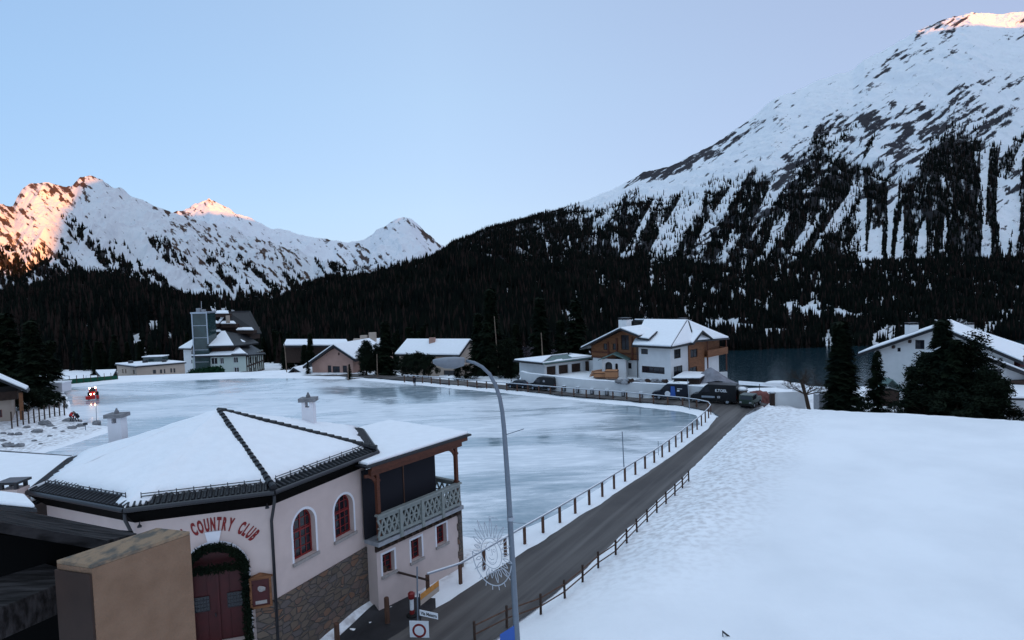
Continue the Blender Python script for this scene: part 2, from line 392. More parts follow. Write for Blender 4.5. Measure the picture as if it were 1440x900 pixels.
def ice_material():
    m = bpy.data.materials.new('ice'); m.use_nodes = True; t = m.node_tree; b = t.nodes['Principled BSDF']
    N = t.nodes.new; L = t.links.new
    g = N('ShaderNodeNewGeometry')
    mp = N('ShaderNodeMapping'); mp.inputs['Rotation'].default_value = (0, 0, radians(8)); mp.inputs['Scale'].default_value = (.028, .07, 1)
    L(g.outputs['Position'], mp.inputs[0])
    n = N('ShaderNodeTexNoise'); n.inputs['Scale'].default_value = 1; n.inputs['Detail'].default_value = 9; n.inputs['Roughness'].default_value = .62; n.inputs['Distortion'].default_value = .6
    L(mp.outputs[0], n.inputs['Vector'])
    r = N('ShaderNodeValToRGB'); r.color_ramp.elements[0].position = .42; r.color_ramp.elements[1].position = .55
    L(n.outputs['Fac'], r.inputs[0])
    mp2 = N('ShaderNodeMapping'); mp2.inputs['Rotation'].default_value = (0, 0, radians(4)); mp2.inputs['Scale'].default_value = (.25, 1.5, 1)
    L(g.outputs['Position'], mp2.inputs[0])
    n2 = N('ShaderNodeTexNoise'); n2.inputs['Scale'].default_value = 1; n2.inputs['Detail'].default_value = 8; n2.inputs['Roughness'].default_value = .7
    L(mp2.outputs[0], n2.inputs['Vector'])
    r2 = N('ShaderNodeValToRGB'); r2.color_ramp.elements[0].position = .46; r2.color_ramp.elements[1].position = .66
    L(n2.outputs['Fac'], r2.inputs[0])
    mxf = N('ShaderNodeMath'); mxf.operation = 'MULTIPLY_ADD'; mxf.inputs[1].default_value = .45; L(r2.outputs[0], mxf.inputs[0]); 
    ml = N('ShaderNodeMath'); ml.operation = 'MULTIPLY'; ml.inputs[1].default_value = .65; L(r.outputs[0], ml.inputs[0]); L(ml.outputs[0], mxf.inputs[2])
    mc = N('ShaderNodeMixRGB'); mc.inputs[1].default_value = (.22, .29, .33, 1); mc.inputs[2].default_value = (.86, .88, .91, 1)
    L(mxf.outputs[0], mc.inputs[0]); L(mc.outputs[0], b.inputs['Base Color'])
    mr = N('ShaderNodeMapRange'); mr.inputs['To Min'].default_value = .05; mr.inputs['To Max'].default_value = .5
    L(mxf.outputs[0], mr.inputs['Value']); L(mr.outputs[0], b.inputs['Roughness'])
    b.inputs['IOR'].default_value = 1.4; b.inputs['Specular IOR Level'].default_value = .75
    bp = N('ShaderNodeBump'); bp.inputs['Distance'].default_value = .02; bp.inputs['Strength'].default_value = .35
    L(n2.outputs['Fac'], bp.inputs['Height']); L(bp.outputs[0], b.inputs['Normal'])
    return m
ib = MB()
cx, cy = -30, 85
ib.v = [(cx+(x-cx)*1.06, cy+(y-cy)*1.05, 0) for x, y in RINK]; ib.f = [list(range(len(RINK)))]; ib.mi = [0]
structure(ib.build('ice_rink', ice_material()))

def strip(name, A, B, off, m, step=.8, mid=8, kind=True, wob=0):
    """sheet between two polylines, draped over the ground"""
    def rs(P, n):
        P = [np.array(p, float) for p in P]; d = [0]
        for i in range(len(P)-1): d.append(d[-1]+np.linalg.norm(P[i+1]-P[i]))
        t = np.linspace(0, d[-1], n); return np.stack([np.interp(t, d, [p[k] for p in P]) for k in (0, 1)], -1)
    L = sum(sqrt((A[i+1][0]-A[i][0])**2+(A[i+1][1]-A[i][1])**2) for i in range(len(A)-1)); n = max(4, int(L/step))
    a = rs(A, n); b = rs(B, n)
    if wob:
        w = (fbm(a[:, 0]*.7, a[:, 1]*.7, 3, 5)-.5)*wob; a = a+(b-a)/np.linalg.norm(b-a, axis=1)[:, None]*w[:, None]
        w = (fbm(b[:, 0]*.7, b[:, 1]*.7, 3, 6)-.5)*wob; b = b+(a-b)/np.linalg.norm(b-a, axis=1)[:, None]*w[:, None]
    t = np.linspace(0, 1, mid)[None, :, None]
    P = a[:, None, :]*(1-t)+b[:, None, :]*t
    Z = off(P[..., 0], P[..., 1]) if callable(off) else ground(P[..., 0], P[..., 1])+off
    o = grid_mesh(name, P[..., 0], P[..., 1], Z, m)
    return structure(o) if kind else o
def road_material():
    m = mat('road_asphalt', (.078, .068, .064), .7, .3, col2=(.052, .046, .045), scale=.25, bump=.006, bscale=25, lo=.35, hi=.7, detail=10)
    t = m.node_tree; b = t.nodes['Principled BSDF']; N = t.nodes.new; L = t.links.new
    g = N('ShaderNodeNewGeometry'); mp = N('ShaderNodeMapping'); mp.inputs['Rotation'].default_value = (0, 0, radians(-58.5)); mp2_ = N('ShaderNodeMapping'); mp2_.inputs['Scale'].default_value = (.05, 1.3, 1)
    # wheel tracks run along the road: brighter, drier bands
    L(g.outputs['Position'], mp.inputs[0]); L(mp.outputs[0], mp2_.inputs[0]); n = N('ShaderNodeTexNoise'); n.inputs['Scale'].default_value = 1; n.inputs['Detail'].default_value = 7; L(mp2_.outputs[0], n.inputs['Vector'])
    r = N('ShaderNodeValToRGB'); r.color_ramp.elements[0].position = .42; r.color_ramp.elements[1].position = .66; L(n.outputs['Fac'], r.inputs[0])
    old = b.inputs['Base Color'].links[0].from_socket
    mx = N('ShaderNodeMixRGB'); mx.inputs[2].default_value = (.135, .122, .115, 1); L(r.outputs[0], mx.inputs[0]); L(old, mx.inputs[1]); L(mx.outputs[0], b.inputs['Base Color'])
    return m
RD = road_material()
RL = [(-9.5, 23.5), (-5.71, 28.6), (-1.28, 34.94), (6.21, 45.47), (13.44, 56.08), (20.3, 67), (23.0, 72.5)]
RR = [(-4.2, 22.5), (-1.13, 28), (5.86, 37.26), (12.33, 47.23), (19.4, 60.5), (27.0, 74), (30.5, 79)]
strip('road', RL, RR, lambda x, y: np.full(x.shape, .42), RD, wob=.5)
strip('parking_road', [(23.4, 72.0), (23.5, 76), (20.8, 80.6), (16.8, 83.9), (7, 91.2), (-2, 99.2), (-15, 109.5), (-32, 121.5), (-60, 134)],
      [(31.6, 79), (30.5, 84), (27, 84.5), (17.5, 86.3), (8, 93.6), (-1, 102.2), (-14, 113), (-31, 125), (-58, 138)], lambda x, y: np.full(x.shape, .424)-sst(y, 112, 140)*.4, RD)
strip('yard', [(-17, 20), (-10.4, 24.4), (-9.0, 27), (-7.2, 31.0), (-6.0, 32.2)], [(-11.3, 20), (-7.6, 25.2), (-5.9, 27.9), (-4.2, 30.4), (-4.4, 31.9)], .05, M['yard'], step=.4, mid=12)

# lake
def water():
    m = mat('lake_water', (.010, .028, .038), .10, .5, bump=.15, bscale=.25)
    return m
wb = MB(); wb.add([(-200, 380, -60), (1500, 380, -60), (1500, 900, -60), (-200, 900, -60)], [(0, 1, 2, 3)])
structure(wb.build('lake', water()))

# ============================================================ MOUNTAINS
def terrain_material(name, scale=.03, rockcol=(.045, .042, .048), snowcol=(.84, .86, .89)):
    m = bpy.data.materials.new(name); m.use_nodes = True; t = m.node_tree; b = t.nodes['Principled BSDF']
    N = t.nodes.new; L = t.links.new
    g = N('ShaderNodeNewGeometry')
    n = N('ShaderNodeTexNoise'); n.inputs['Scale'].default_value = scale; n.inputs['Detail'].default_value = 12; n.inputs['Roughness'].default_value = .75
    L(g.outputs['Position'], n.inputs['Vector'])
    a = N('ShaderNodeAttribute'); a.attribute_name = 'rock'
    ad = N('ShaderNodeMath'); ad.operation = 'MULTIPLY_ADD'; ad.inputs[1].default_value = 1.0; L(a.outputs['Fac'], ad.inputs[0]); L(n.outputs['Fac'], ad.inputs[2])
    mh = N('ShaderNodeMath'); mh.operation = 'MULTIPLY'; mh.inputs[1].default_value = .5; L(ad.outputs[0], mh.inputs[0])
    r = N('ShaderNodeValToRGB'); r.color_ramp.elements[0].position = .47; r.color_ramp.elements[1].position = .535
    L(mh.outputs[0], r.inputs[0])
    mx = N('ShaderNodeMixRGB'); mx.inputs[1].default_value = (*snowcol, 1); mx.inputs[2].default_value = (*rockcol, 1)
    L(r.outputs[0], mx.inputs[0])
    a2 = N('ShaderNodeAttribute'); a2.attribute_name = 'forest'
    n4 = N('ShaderNodeTexNoise'); n4.inputs['Scale'].default_value = .05; n4.inputs['Detail'].default_value = 8; L(g.outputs['Position'], n4.inputs['Vector'])
    ad2 = N('ShaderNodeMath'); ad2.operation = 'ADD'; L(a2.outputs['Fac'], ad2.inputs[0]); L(n4.outputs['Fac'], ad2.inputs[1])
    mr = N('ShaderNodeMath'); mr.operation = 'MULTIPLY'; mr.inputs[1].default_value = .5; L(ad2.outputs[0], mr.inputs[0])
    r4 = N('ShaderNodeValToRGB'); r4.color_ramp.elements[0].position = .54; r4.color_ramp.elements[1].position = .68; L(mr.outputs[0], r4.inputs[0])
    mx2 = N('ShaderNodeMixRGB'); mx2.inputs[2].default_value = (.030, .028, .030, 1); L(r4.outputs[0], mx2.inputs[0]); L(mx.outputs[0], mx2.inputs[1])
    L(mx2.outputs[0], b.inputs['Base Color'])
    b.inputs['Roughness'].default_value = .9; b.inputs['Specular IOR Level'].default_value = .1
    bp = N('ShaderNodeBump'); bp.inputs['Distance'].default_value = 14; bp.inputs['Strength'].default_value = .7
    L(n.outputs['Fac'], bp.inputs['Height']); L(bp.outputs[0], b.inputs['Normal'])
    return m
def face(U, T, A, fa, fc, seed, o=4, ridged=False):
    """noise drawn out along a direction A (degrees, rising to the right) of the mountain face"""
    c, n = cos(radians(A)), sin(radians(A)); p = U*c+T*n; q = -U*n+T*c
    return fbm(p*fa+9, q*fc+9, o, seed, ridged)-.5
class Mountain:
    def __init__(s, name, skyline, yf, zf, R, prof, nu, nr, amp, seed, material, freq=.004, extra=None, edge=6, forest=None, rock=None):
        ut = [sky_ut(px, py) for px, py in skyline]
        us = np.array([q[0] for q in ut]); ts = np.array([q[1] for q in ut])
        u = np.linspace(us[0], us[-1], nu); t = np.interp(u, us, ts)
        r = np.concatenate([np.linspace(0, 1, nr), np.linspace(1, 1.6, nr//4)[1:]])
        U, Rr = np.meshgrid(u, r); T = np.interp(U, u, t)
        YF = yf(U); RR_ = R(U); Yy = YF+(RR_-YF)*Rr
        zr = CAMZ+T*RR_; ZF = zf(U)
        rf = np.minimum(Rr, 1)
        Z = prof(rf, U, ZF, zr, Yy)
        Xx = U*Yy
        n = fbm(Xx*freq, Yy*freq, 6, seed, True)-.5
        g2 = fbm(Xx*freq*3.2+Yy*freq*.8, Yy*freq*.5, 5, seed+40, True)-.5
        env = np.sin(np.clip(rf, 0, 1)*pi)**.6
        Z = Z+(n*amp+g2*amp*.55)*env
        Z = Z+(fbm(Xx*freq*6, Yy*freq*6, 4, seed+9, True)-.5)*edge*np.clip(rf*3, 0, 1)
        Z = np.where(Rr > 1, Z-(Rr-1)*np.maximum(zr-ZF, 50)*1.3, Z)
        s.u = u; s.r = r; s.U = U; s.Rr = Rr; s.X = Xx; s.Y = Yy; s.Z = Z
        s.o = structure(grid_mesh(name, Xx, Yy, Z, material))
        fo = forest(U, Rr, Xx, Yy, Z) if forest else Z*0
        ro = rock(U, Rr, Xx, Yy, Z) if rock else Z*0
        s.fo = fo; s.forest = forest; s.nr = nr
        for nm, A in (('forest', fo), ('rock', ro)):
            a = s.o.data.attributes.new(nm, 'FLOAT', 'POINT'); a.data.foreach_set('value', np.asarray(A, np.float32).ravel())
    def sample(s, N, seed, rmax=1.0, pw=1.0):
        g = np.random.default_rng(seed)
        iu = g.random(N)*(len(s.u)-1.001); ir = (g.random(N)**pw)*(s.nr-1.001)*rmax
        i = ir.astype(int); j = iu.astype(int); a = ir-i; b = iu-j
        def I(A): return (A[i, j]*(1-a)*(1-b)+A[i+1, j]*a*(1-b)+A[i, j+1]*(1-a)*b+A[i+1, j+1]*a*b)
        return I(s.X), I(s.Y), I(s.Z), I(s.fo), I(s.U), ir/(s.nr-1)

def forest_mesh(name, x, y, z, h, seed, layers=3, sides=5, wid=.17, larch=.25):
    g = np.random.default_rng(seed); n = len(x)
    V = []; F = []; MI = []; base = 0
    isl = (g.random(n) < larch).astype(int)
    rad = h*wid*(.75+.5*g.random(n)); ph = g.random(n)*6.28
    for k in range(layers):
        zb = h*(.10+.26*k) if layers > 1 else h*.05; zt = h*(.55+.225*k) if layers > 1 else h
        if layers == 3: zt = h*(.5, .76, 1.0)[k]; zb = h*(.08, .32, .58)[k]; rr = rad*(1, .78, .5)[k]
        elif layers == 4: zt = h*(.42, .62, .82, 1.0)[k]; zb = h*(.06, .24, .44, .66)[k]; rr = rad*(1, .82, .6, .38)[k]
        elif layers == 2: zt = h*(.66, 1.0)[k]; zb = h*(.06, .42)[k]; rr = rad*(1, .65)[k]
        else: rr = rad
        ring = []
        for q in range(sides):
            an = ph+k*.6+2*pi*q/sides; jr = rr*(.75+.5*g.random(n)); jz = zb-(g.random(n)-.3)*h*.06
            ring.append(np.stack([x+jr*np.cos(an), y+jr*np.sin(an), z+jz], -1))
        tip = np.stack([x, y, z+zt], -1)
        Vv = np.stack(ring+[tip], 1); V.append(Vv.reshape(-1, 3))
        b = base+np.arange(n)*(sides+1)
        for q in range(sides):
            F.append(np.stack([b+q, b+(q+1) % sides, b+sides], -1)); MI.append(isl)
        base += n*(sides+1)
    return np_mesh(name, np.concatenate(V), np.concatenate(F), [M['ftree'], M['flarch']], mi=np.concatenate(MI))
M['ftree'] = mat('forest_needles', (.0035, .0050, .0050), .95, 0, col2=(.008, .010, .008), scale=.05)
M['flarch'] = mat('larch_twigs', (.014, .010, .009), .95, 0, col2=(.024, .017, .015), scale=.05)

cst = lambda v: (lambda U: np.full(U.shape, float(v)))
# --- right mountain
def u_of(px): return sky_ut(px, 400)[0]
def prof1(r, U, zf, zr, Y):
    zs = np.minimum(22, zf+(zr-zf)*.45)
    a = zf+(zs-zf)*sst(r, 0, .24)**.8
    k = np.clip((r-.27)/.73, 0, 1); b = zs+(zr-zs)*(k**1.02)
    wl = sst(U, u_of(620), u_of(760)); lin = zf+(zr-zf)*r**.9
    return np.where(r < .27, a, b)*wl+lin*(1-wl)
def fleck(U, T, seed, fu=150, ft=45, lo=.02, hi=.09): return sst(fbm(U*fu, T*ft, 3, seed)-.5, lo, hi)
def forest1(U, Rr, X, Y, Z):
    # tree line climbs to the right; snow gullies run down through it
    T = (Z-CAMZ)/Y
    el = np.interp(U, [u_of(x) for x in (600, 640, 700, 760, 800, 850, 1000, 1100, 1180, 1215, 1290, 1340, 1440, 1700)], [.35, .30, .118, .122, .125, .128, .150, .158, .172, .150, .160, .200, .165, .19])
    n = face(U, T, 40, 14, 30, 77)
    f = sst(-(T-el-n*.085), -.016, .008)
    g1 = sst(face(U, T, 58, 5, 54, 31), .085, .13)*sst(T, .015, .05)*sst(U, u_of(790), u_of(900))*(1-sst(U, u_of(1195), u_of(1215)))*.85
    g2 = sst(face(U, T, 86, 5, 58, 63), -.025, .03)*sst(U, u_of(1195), u_of(1215))*sst(T, .008, .020)
    cl = fleck(U, T, 90, lo=.07, hi=.14)*(.6+.4*(T < .012))*(.45+.55*sst(U, u_of(700), u_of(860)))*sst(-U, -u_of(2000), -u_of(640))
    open_ = sst(fbm(U*22, T*60, 3, 19)-.5, .10, .17)*(T < -.035)
    f = f*(1-g1*.96)*(1-g2*.97)*(1-cl*.9)*(1-open_*.9)
    rib = sst(face(U, T, 62, 8, 46, 12), .09, .14)*sst(-T, -.245, -.20)*sst(T, .13, .16)*sst(U, u_of(1090), u_of(1150))
    return np.clip(np.maximum(f, rib*.8), 0, 1)
def rock1(U, Rr, X, Y, Z):
    T = (Z-CAMZ)/Y
    big = face(U, T, 38, 5, 12, 8)
    st = face(U, T, 30, 60, 260, 5, 6)
    m = .26*sst(big, -.02, .14)+.10*sst(U, u_of(940), u_of(1150))*sst(-T, -.30, -.22)
    crest = .30*sst(Rr, .74, .92)*sst(face(U, T, 35, 6, 9, 3), .0, .10)
    return .15+m+crest+st*1.15
sk1 = [(330, 446), (385, 438), (430, 418), (500, 402), (560, 386), (600, 371), (620, 360), (640, 348), (700, 322), (760, 303), (820, 284), (870, 263), (905, 243), (940, 236), (1000, 206), (1030, 186), (1060, 164), (1090, 138), (1110, 132), (1160, 110), (1200, 99), (1215, 84), (1250, 68), (1290, 44), (1330, 27), (1365, 18), (1400, 21), (1440, 17), (1550, 5), (1750, 60)]
MT1 = Mountain('right_mountain', sk1, lambda U: 420+270*sst(U, u_of(700), u_of(1000)), lambda U: -22-41*sst(U, u_of(700), u_of(980)),
               lambda U: 2300+800*sst(U, u_of(560), u_of(800)), prof1, 1300, 560, 70, 4,
               terrain_material('mountain_snow_right', .035), forest=forest1, rock=rock1, edge=14)
# --- left wooded hill
def prof2(r, U, zf, zr, Y): return zf+(zr-zf)*r**.85
def forest2(U, Rr, X, Y, Z):
    T = (Z-CAMZ)/Y
    c = sst(fbm(U*16, T*26, 3, 21)-.5, -.06, .04)*sst(U, u_of(70), u_of(130))*sst(-T, .004, .026)
    return np.clip(1-c*(.40+.6*fleck(U, T, 5, 110, 16, -.06, .02))-.25*fleck(U, T, 15, 110, 30), 0, 1)
sk2 = [(-300, 395), (0, 420), (50, 408), (90, 396), (120, 390), (180, 397), (240, 416), (300, 431), (380, 438), (460, 458), (560, 478), (660, 486)]
MT2 = Mountain('left_hill', sk2, cst(225), cst(-14), cst(850), prof2, 900, 260, 12, 11, terrain_material('hill_snow', .06), forest=forest2, freq=.008, edge=3)
# --- far ranges
def prof3(r, U, zf, zr, Y): return zf+(zr-zf)*r**1.12
def forest3(U, Rr, X, Y, Z):
    T = (Z-CAMZ)/Y
    el = np.interp(U, [u_of(x) for x in (-200, 0, 60, 110, 200, 300, 340, 480)], [.085, .095, .105, .100, .088, .070, .04, .02])
    f = sst(-(T-el-face(U, T, -52, 10, 40, 3)*.14), -.010, .012)
    g1 = sst(face(U, T, -52, 9, 85, 13), -.01, .05)*sst(T, -.005, .012)
    return f*(1-g1*.95)*(1-fleck(U, T, 17, 190, 80)*.8)
def rock3(U, Rr, X, Y, Z):
    T = (Z-CAMZ)/Y
    big = face(U, T, -50, 8, 16, 8); st = face(U, T, -48, 110, 300, 6, 5)
    hi = sst(Rr, .70, .95)*(.20*(U < u_of(180))+.06)
    return .12+.24*sst(big, -.05, .12)+hi+st*1.25+(U < u_of(110))*.07
sk3 = [(-400, 300), (-150, 305), (-60, 300), (0, 289), (18, 291), (30, 270), (42, 260), (60, 256), (75, 261), (90, 264), (100, 264), (112, 252), (125, 249), (143, 252), (157, 263), (172, 271), (200, 281), (218, 291), (245, 302), (300, 322), (360, 340), (420, 362), (480, 388), (540, 420), (600, 440)]
MT3 = Mountain('far_left_mountain', sk3, cst(1700), cst(-60), cst(4500), prof3, 1000, 420, 230, 23,
               terrain_material('mountain_snow_left', .035, (.075, .047, .036), (.66, .68, .71)), freq=.0016, forest=forest3, rock=rock3, edge=34)
def forest4(U, Rr, X, Y, Z):
    T = (Z-CAMZ)/Y
    c = sst(-(T-.036-(fbm(X*.002, Y*.002, 3, 6)-.5)*.06), -.008, .012)
    return c*sst(U, u_of(325), u_of(350))
sk4 = [(150, 330), (200, 315), (240, 303), (262, 294), (283, 286), (293, 281), (305, 286), (330, 299), (360, 312), (380, 322), (410, 327), (430, 334), (460, 338), (490, 343), (515, 338), (530, 325), (545, 318), (555, 311), (566, 307), (578, 309), (588, 318), (600, 330), (620, 345), (660, 365), (740, 400)]
MT4 = Mountain('far_peaks', sk4, cst(2600), cst(-60), cst(6500), lambda r, U, zf, zr, Y: zf+(zr-zf)*(.45*r+.55*r**2.2), 620, 300, 190, 51,
               terrain_material('mountain_snow_far', .03, (.07, .047, .04), (.70, .72, .76)), freq=.0014, forest=forest4,
               rock=lambda U, Rr, X, Y, Z: .13+.20*sst(Rr, .80, .95)*(sst(U, u_of(515), u_of(540))+(U < u_of(360))*.8)+.28*sst(face(U, (Z-CAMZ)/Y, -35, 9, 22, 2), 0, .12)+face(U, (Z-CAMZ)/Y, -50, 110, 260, 4, 5)*1.25, edge=50)
# --- unseen range added behind the camera, its skyline shaped to shade the valley
E3 = math.tan(radians(SUN_EL))
def ridge_h(q):
    s53 = np.interp(q, [-12000, -400, 0, 60, 150, 300, 450, 560, 800, 1400, 2000, 2900, 3100, 3380, 3460, 3560, 3640, 3800, 5000, 12000],
                    [0, 0, 10, 60, 420, 740, 830, 880, 930, 905, 850, 760, 870, 900, 878, 870, 900, 905, 950, 900])
    return s53+8800*E3
D0 = (-sin(radians(SUN_AZ)), cos(radians(SUN_AZ))); N0 = (D0[1], -D0[0])
rx = np.concatenate([np.linspace(-9000, -900, 30)[:-1], np.linspace(-900, 4200, 500), np.linspace(4200, 12000, 30)[1:]])
rr = np.array([-2500, -1500, -600, 0, 700, 1500, 2300.])
QX, QQ = np.meshgrid(rx, rr); HH = ridge_h(QX)+(fbm(QX*.008, QX*0, 4, 5)-.5)*45
ZZ = -60+(HH+60)*(1-np.abs(QQ)/2600.)**1.1
structure(grid_mesh('unseen_shade_range', QX*N0[0]+(QQ-3500)*D0[0], QX*N0[1]+(QQ-3500)*D0[1], ZZ, terrain_material('shade_range_snow')))

# --- forests
def scatter(mt, N, seed, thr, hmin, hmax, name, label, layers, sides, wid, rmax=1, pw=1, larch=.25, keep=None):
    x, y, z, f, U, r = mt.sample(N, seed, rmax, pw)
    g = np.random.default_rng(seed+1); k = g.random(N) < np.clip(f*1.15-.06, .0, 1)
    if keep is not None: k &= keep(x, y, z, U, r)
    x, y, z = x[k], y[k], z[k]; h = hmin+(hmax-hmin)*g.random(len(x))
    h *= 1-.4*g.random(len(x))**3
    o = forest_mesh(name, x, y, z-1, h, seed, layers, sides, wid, larch)
    return tag(o, label, 'forest', kind='stuff')
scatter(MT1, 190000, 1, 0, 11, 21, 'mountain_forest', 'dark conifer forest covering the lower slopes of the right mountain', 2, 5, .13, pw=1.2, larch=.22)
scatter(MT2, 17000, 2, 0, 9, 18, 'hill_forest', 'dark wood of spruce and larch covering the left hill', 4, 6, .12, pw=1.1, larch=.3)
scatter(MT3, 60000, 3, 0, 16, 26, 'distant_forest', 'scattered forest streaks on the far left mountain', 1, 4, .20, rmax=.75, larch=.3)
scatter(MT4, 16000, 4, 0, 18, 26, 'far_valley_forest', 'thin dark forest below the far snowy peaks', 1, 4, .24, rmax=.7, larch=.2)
# valley floor wood between the houses and the slopes
g = np.random.default_rng(12); N = 10000
y = 150+g.random(N)**.8*480; u = u_of(390)+g.random(N)*(u_of(1100)-u_of(390)); x = u*y
z = ground(x, y); cl = fbm(x*.012, y*.012, 3, 15)
pxr = 720+900*u
k = (cl > .50) & ((y > 215) | (u > u_of(640))) & ~((u > u_of(985)) & (y > 110)) & ~((u > u_of(840)) & (y < 175))
tag(forest_mesh('valley_forest', x[k], y[k], z[k]-.5, 6+9*g.random(k.sum()), 8, 4, 7, .14, .35), 'dark wood on the valley floor beyond the village houses', 'forest', kind='stuff')

# ============================================================ BUILDING HELPERS
def n_of(u): return (-u[1], u[0])
def pt(O, u, s, k, z):
    n = n_of(u); return Vector((O[0]+u[0]*s+n[0]*k, O[1]+u[1]*s+n[1]*k, z))
def op_px(O, u, x0, x1, y0, y1, **kw):
    xm, ym = (x0+x1)/2, (y0+y1)/2
    a = onplane(x0, ym, O, u)[0]; b = onplane(x1, ym, O, u)[0]
    d = dict(s0=min(a, b), s1=max(a, b), zt=onplane(xm, y0, O, u)[1], zb=onplane(xm, y1, O, u)[1], arch=False, nx=1, nz=1); d.update(kw); return d
def otop(o, s):
    if not o['arch']: return o['zt']
    w = (o['s1']-o['s0'])/2; c = (o['s0']+o['s1'])/2; rise = min(w, (o['zt']-o['zb'])*.6)
    return o['zt']-rise+rise*sqrt(max(0, 1-((s-c)/w)**2))
def arch_s(o, n=12):
    c = (o['s0']+o['s1'])/2; w = (o['s1']-o['s0'])/2
    return [c-w*cos(pi*i/n) for i in range(n+1)] if o['arch'] else [o['s0'], o['s1']]
def panel(mb, O, u, L, z0, top, ops, depth=.15, trim=None):
    tops = [(0, top), (L, top)] if not isinstance(top, list) else top
    T = lambda s: float(np.interp(s, [a for a, b in tops], [b for a, b in tops]))
    cuts = {0, L}|{a for a, b in tops if 0 < a < L}
    for o in ops: cuts |= set(arch_s(o))
    cuts = sorted(c for c in cuts if -1e-6 <= c <= L+1e-6)
    q = lambda s, k, z: tuple(pt(O, u, s, k, z))
    for a, b in zip(cuts[:-1], cuts[1:]):
        if b-a < 1e-5: continue
        m = (a+b)/2; ca = cb = z0
        for o in sorted([o for o in ops if o['s0'] < m < o['s1']], key=lambda o: o['zb']):
            mb.add([q(a, 0, ca), q(b, 0, cb), q(b, 0, o['zb']), q(a, 0, o['zb'])], [(0, 1, 2, 3)]); ca, cb = otop(o, a), otop(o, b)
        mb.add([q(a, 0, ca), q(b, 0, cb), q(b, 0, T(b)), q(a, 0, T(a))], [(0, 1, 2, 3)])
    for o in ops:
        dd = o.get('d', depth)
        s0, s1 = o['s0'], o['s1']
        for s in (s0, s1):
            zt = otop(o, s); mb.add([q(s, 0, o['zb']), q(s, dd, o['zb']), q(s, dd, zt), q(s, 0, zt)], [(0, 1, 2, 3)])
        mb.add([q(s0, 0, o['zb']), q(s1, 0, o['zb']), q(s1, dd, o['zb']), q(s0, dd, o['zb'])], [(0, 1, 2, 3)])
        ss = arch_s(o)
        for a, b in zip(ss[:-1], ss[1:]):
            mb.add([q(a, 0, otop(o, a)), q(b, 0, otop(o, b)), q(b, dd, otop(o, b)), q(a, dd, otop(o, a))], [(0, 1, 2, 3)])
def window(root, O, u, o, depth=.15, fm='whitep', w=.07, glass='glass', name='window', sill=None, curtain=False):
    d = o.get('d', depth); s0, s1 = o['s0'], o['s1']; f = MB(); arch = o['arch']
    zs = otop(o, s0+1e-6) if arch else o['zt']
    f.pbox(O, u, s0, s1, o['zb'], o['zb']+w, d-.07, d)
    f.pbox(O, u, s0, s0+w, o['zb']+w, zs, d-.07, d); f.pbox(O, u, s1-w, s1, o['zb']+w, zs, d-.07, d)
    if arch:
        ss = arch_s(o, 14); c = (s0+s1)/2; q = lambda s, k, z: tuple(pt(O, u, s, k, z))
        for a, b in zip(ss[:-1], ss[1:]):
            za, zb_ = otop(o, a), otop(o, b); ia, ib = c+(a-c)*(1-w*2/(s1-s0)), c+(b-c)*(1-w*2/(s1-s0)); ja, jb = zs+(za-zs)*.9, zs+(zb_-zs)*.9
            f.hexa([q(ia, d-.07, ja), q(ib, d-.07, jb), q(ib, d, jb), q(ia, d, ja)], [q(a, d-.07, za), q(b, d-.07, zb_), q(b, d, zb_), q(a, d, za)])
    else: f.pbox(O, u, s0+w, s1-w, zs-w, zs, d-.07, d)
    nx, nz = o['nx'], o['nz']
    for i in range(1, nx):
        s = s0+(s1-s0)*i/nx; ww = w*.8 if (nx == 2 or i == nx/2) else w*.35
        f.pbox(O, u, s-ww/2, s+ww/2, o['zb']+w, otop(o, s)-w*.5, d-.062, d-.004)
    for i in range(1, nz):
        z = o['zb']+(o['zt']-o['zb'])*i/nz
        f.pbox(O, u, s0+w, s1-w, z-w*.2, z+w*.2, d-.058, d-.008)
    for z, ww in o.get('trans', []): f.pbox(O, u, s0+w, s1-w, z-ww/2, z+ww/2, d-.075, d-.002)
    fr = f.build(name, M[fm], root)
    g = MB(); P = [tuple(pt(O, u, s0, d-.03, o['zb'])), tuple(pt(O, u, s1, d-.03, o['zb']))]+[tuple(pt(O, u, s, d-.03, otop(o, s))) for s in arch_s(o)[::-1]]
    g.add(P, [list(range(len(P)))])
    pn = g.build('pane', M[glass], root); pn.parent = fr
    if curtain:
        c = MB(); c.pbox(O, u, s0+w, s0+w+(s1-s0)*.28, o['zb']+.1, zs-.02, d-.028, d-.02); c.pbox(O, u, s1-w-(s1-s0)*.28, s1-w, o['zb']+.1, zs-.02, d-.028, d-.02)
        cu = c.build('curtain', M['curtain'], root); cu.parent = fr
    if sill:
        m_ = MB(); m_.pbox(O, u, s0-.12, s1+.12, o['zb']-.14, o['zb']-.004, -.10, d); m_.build('window_sill', M[sill], root)
    return fr
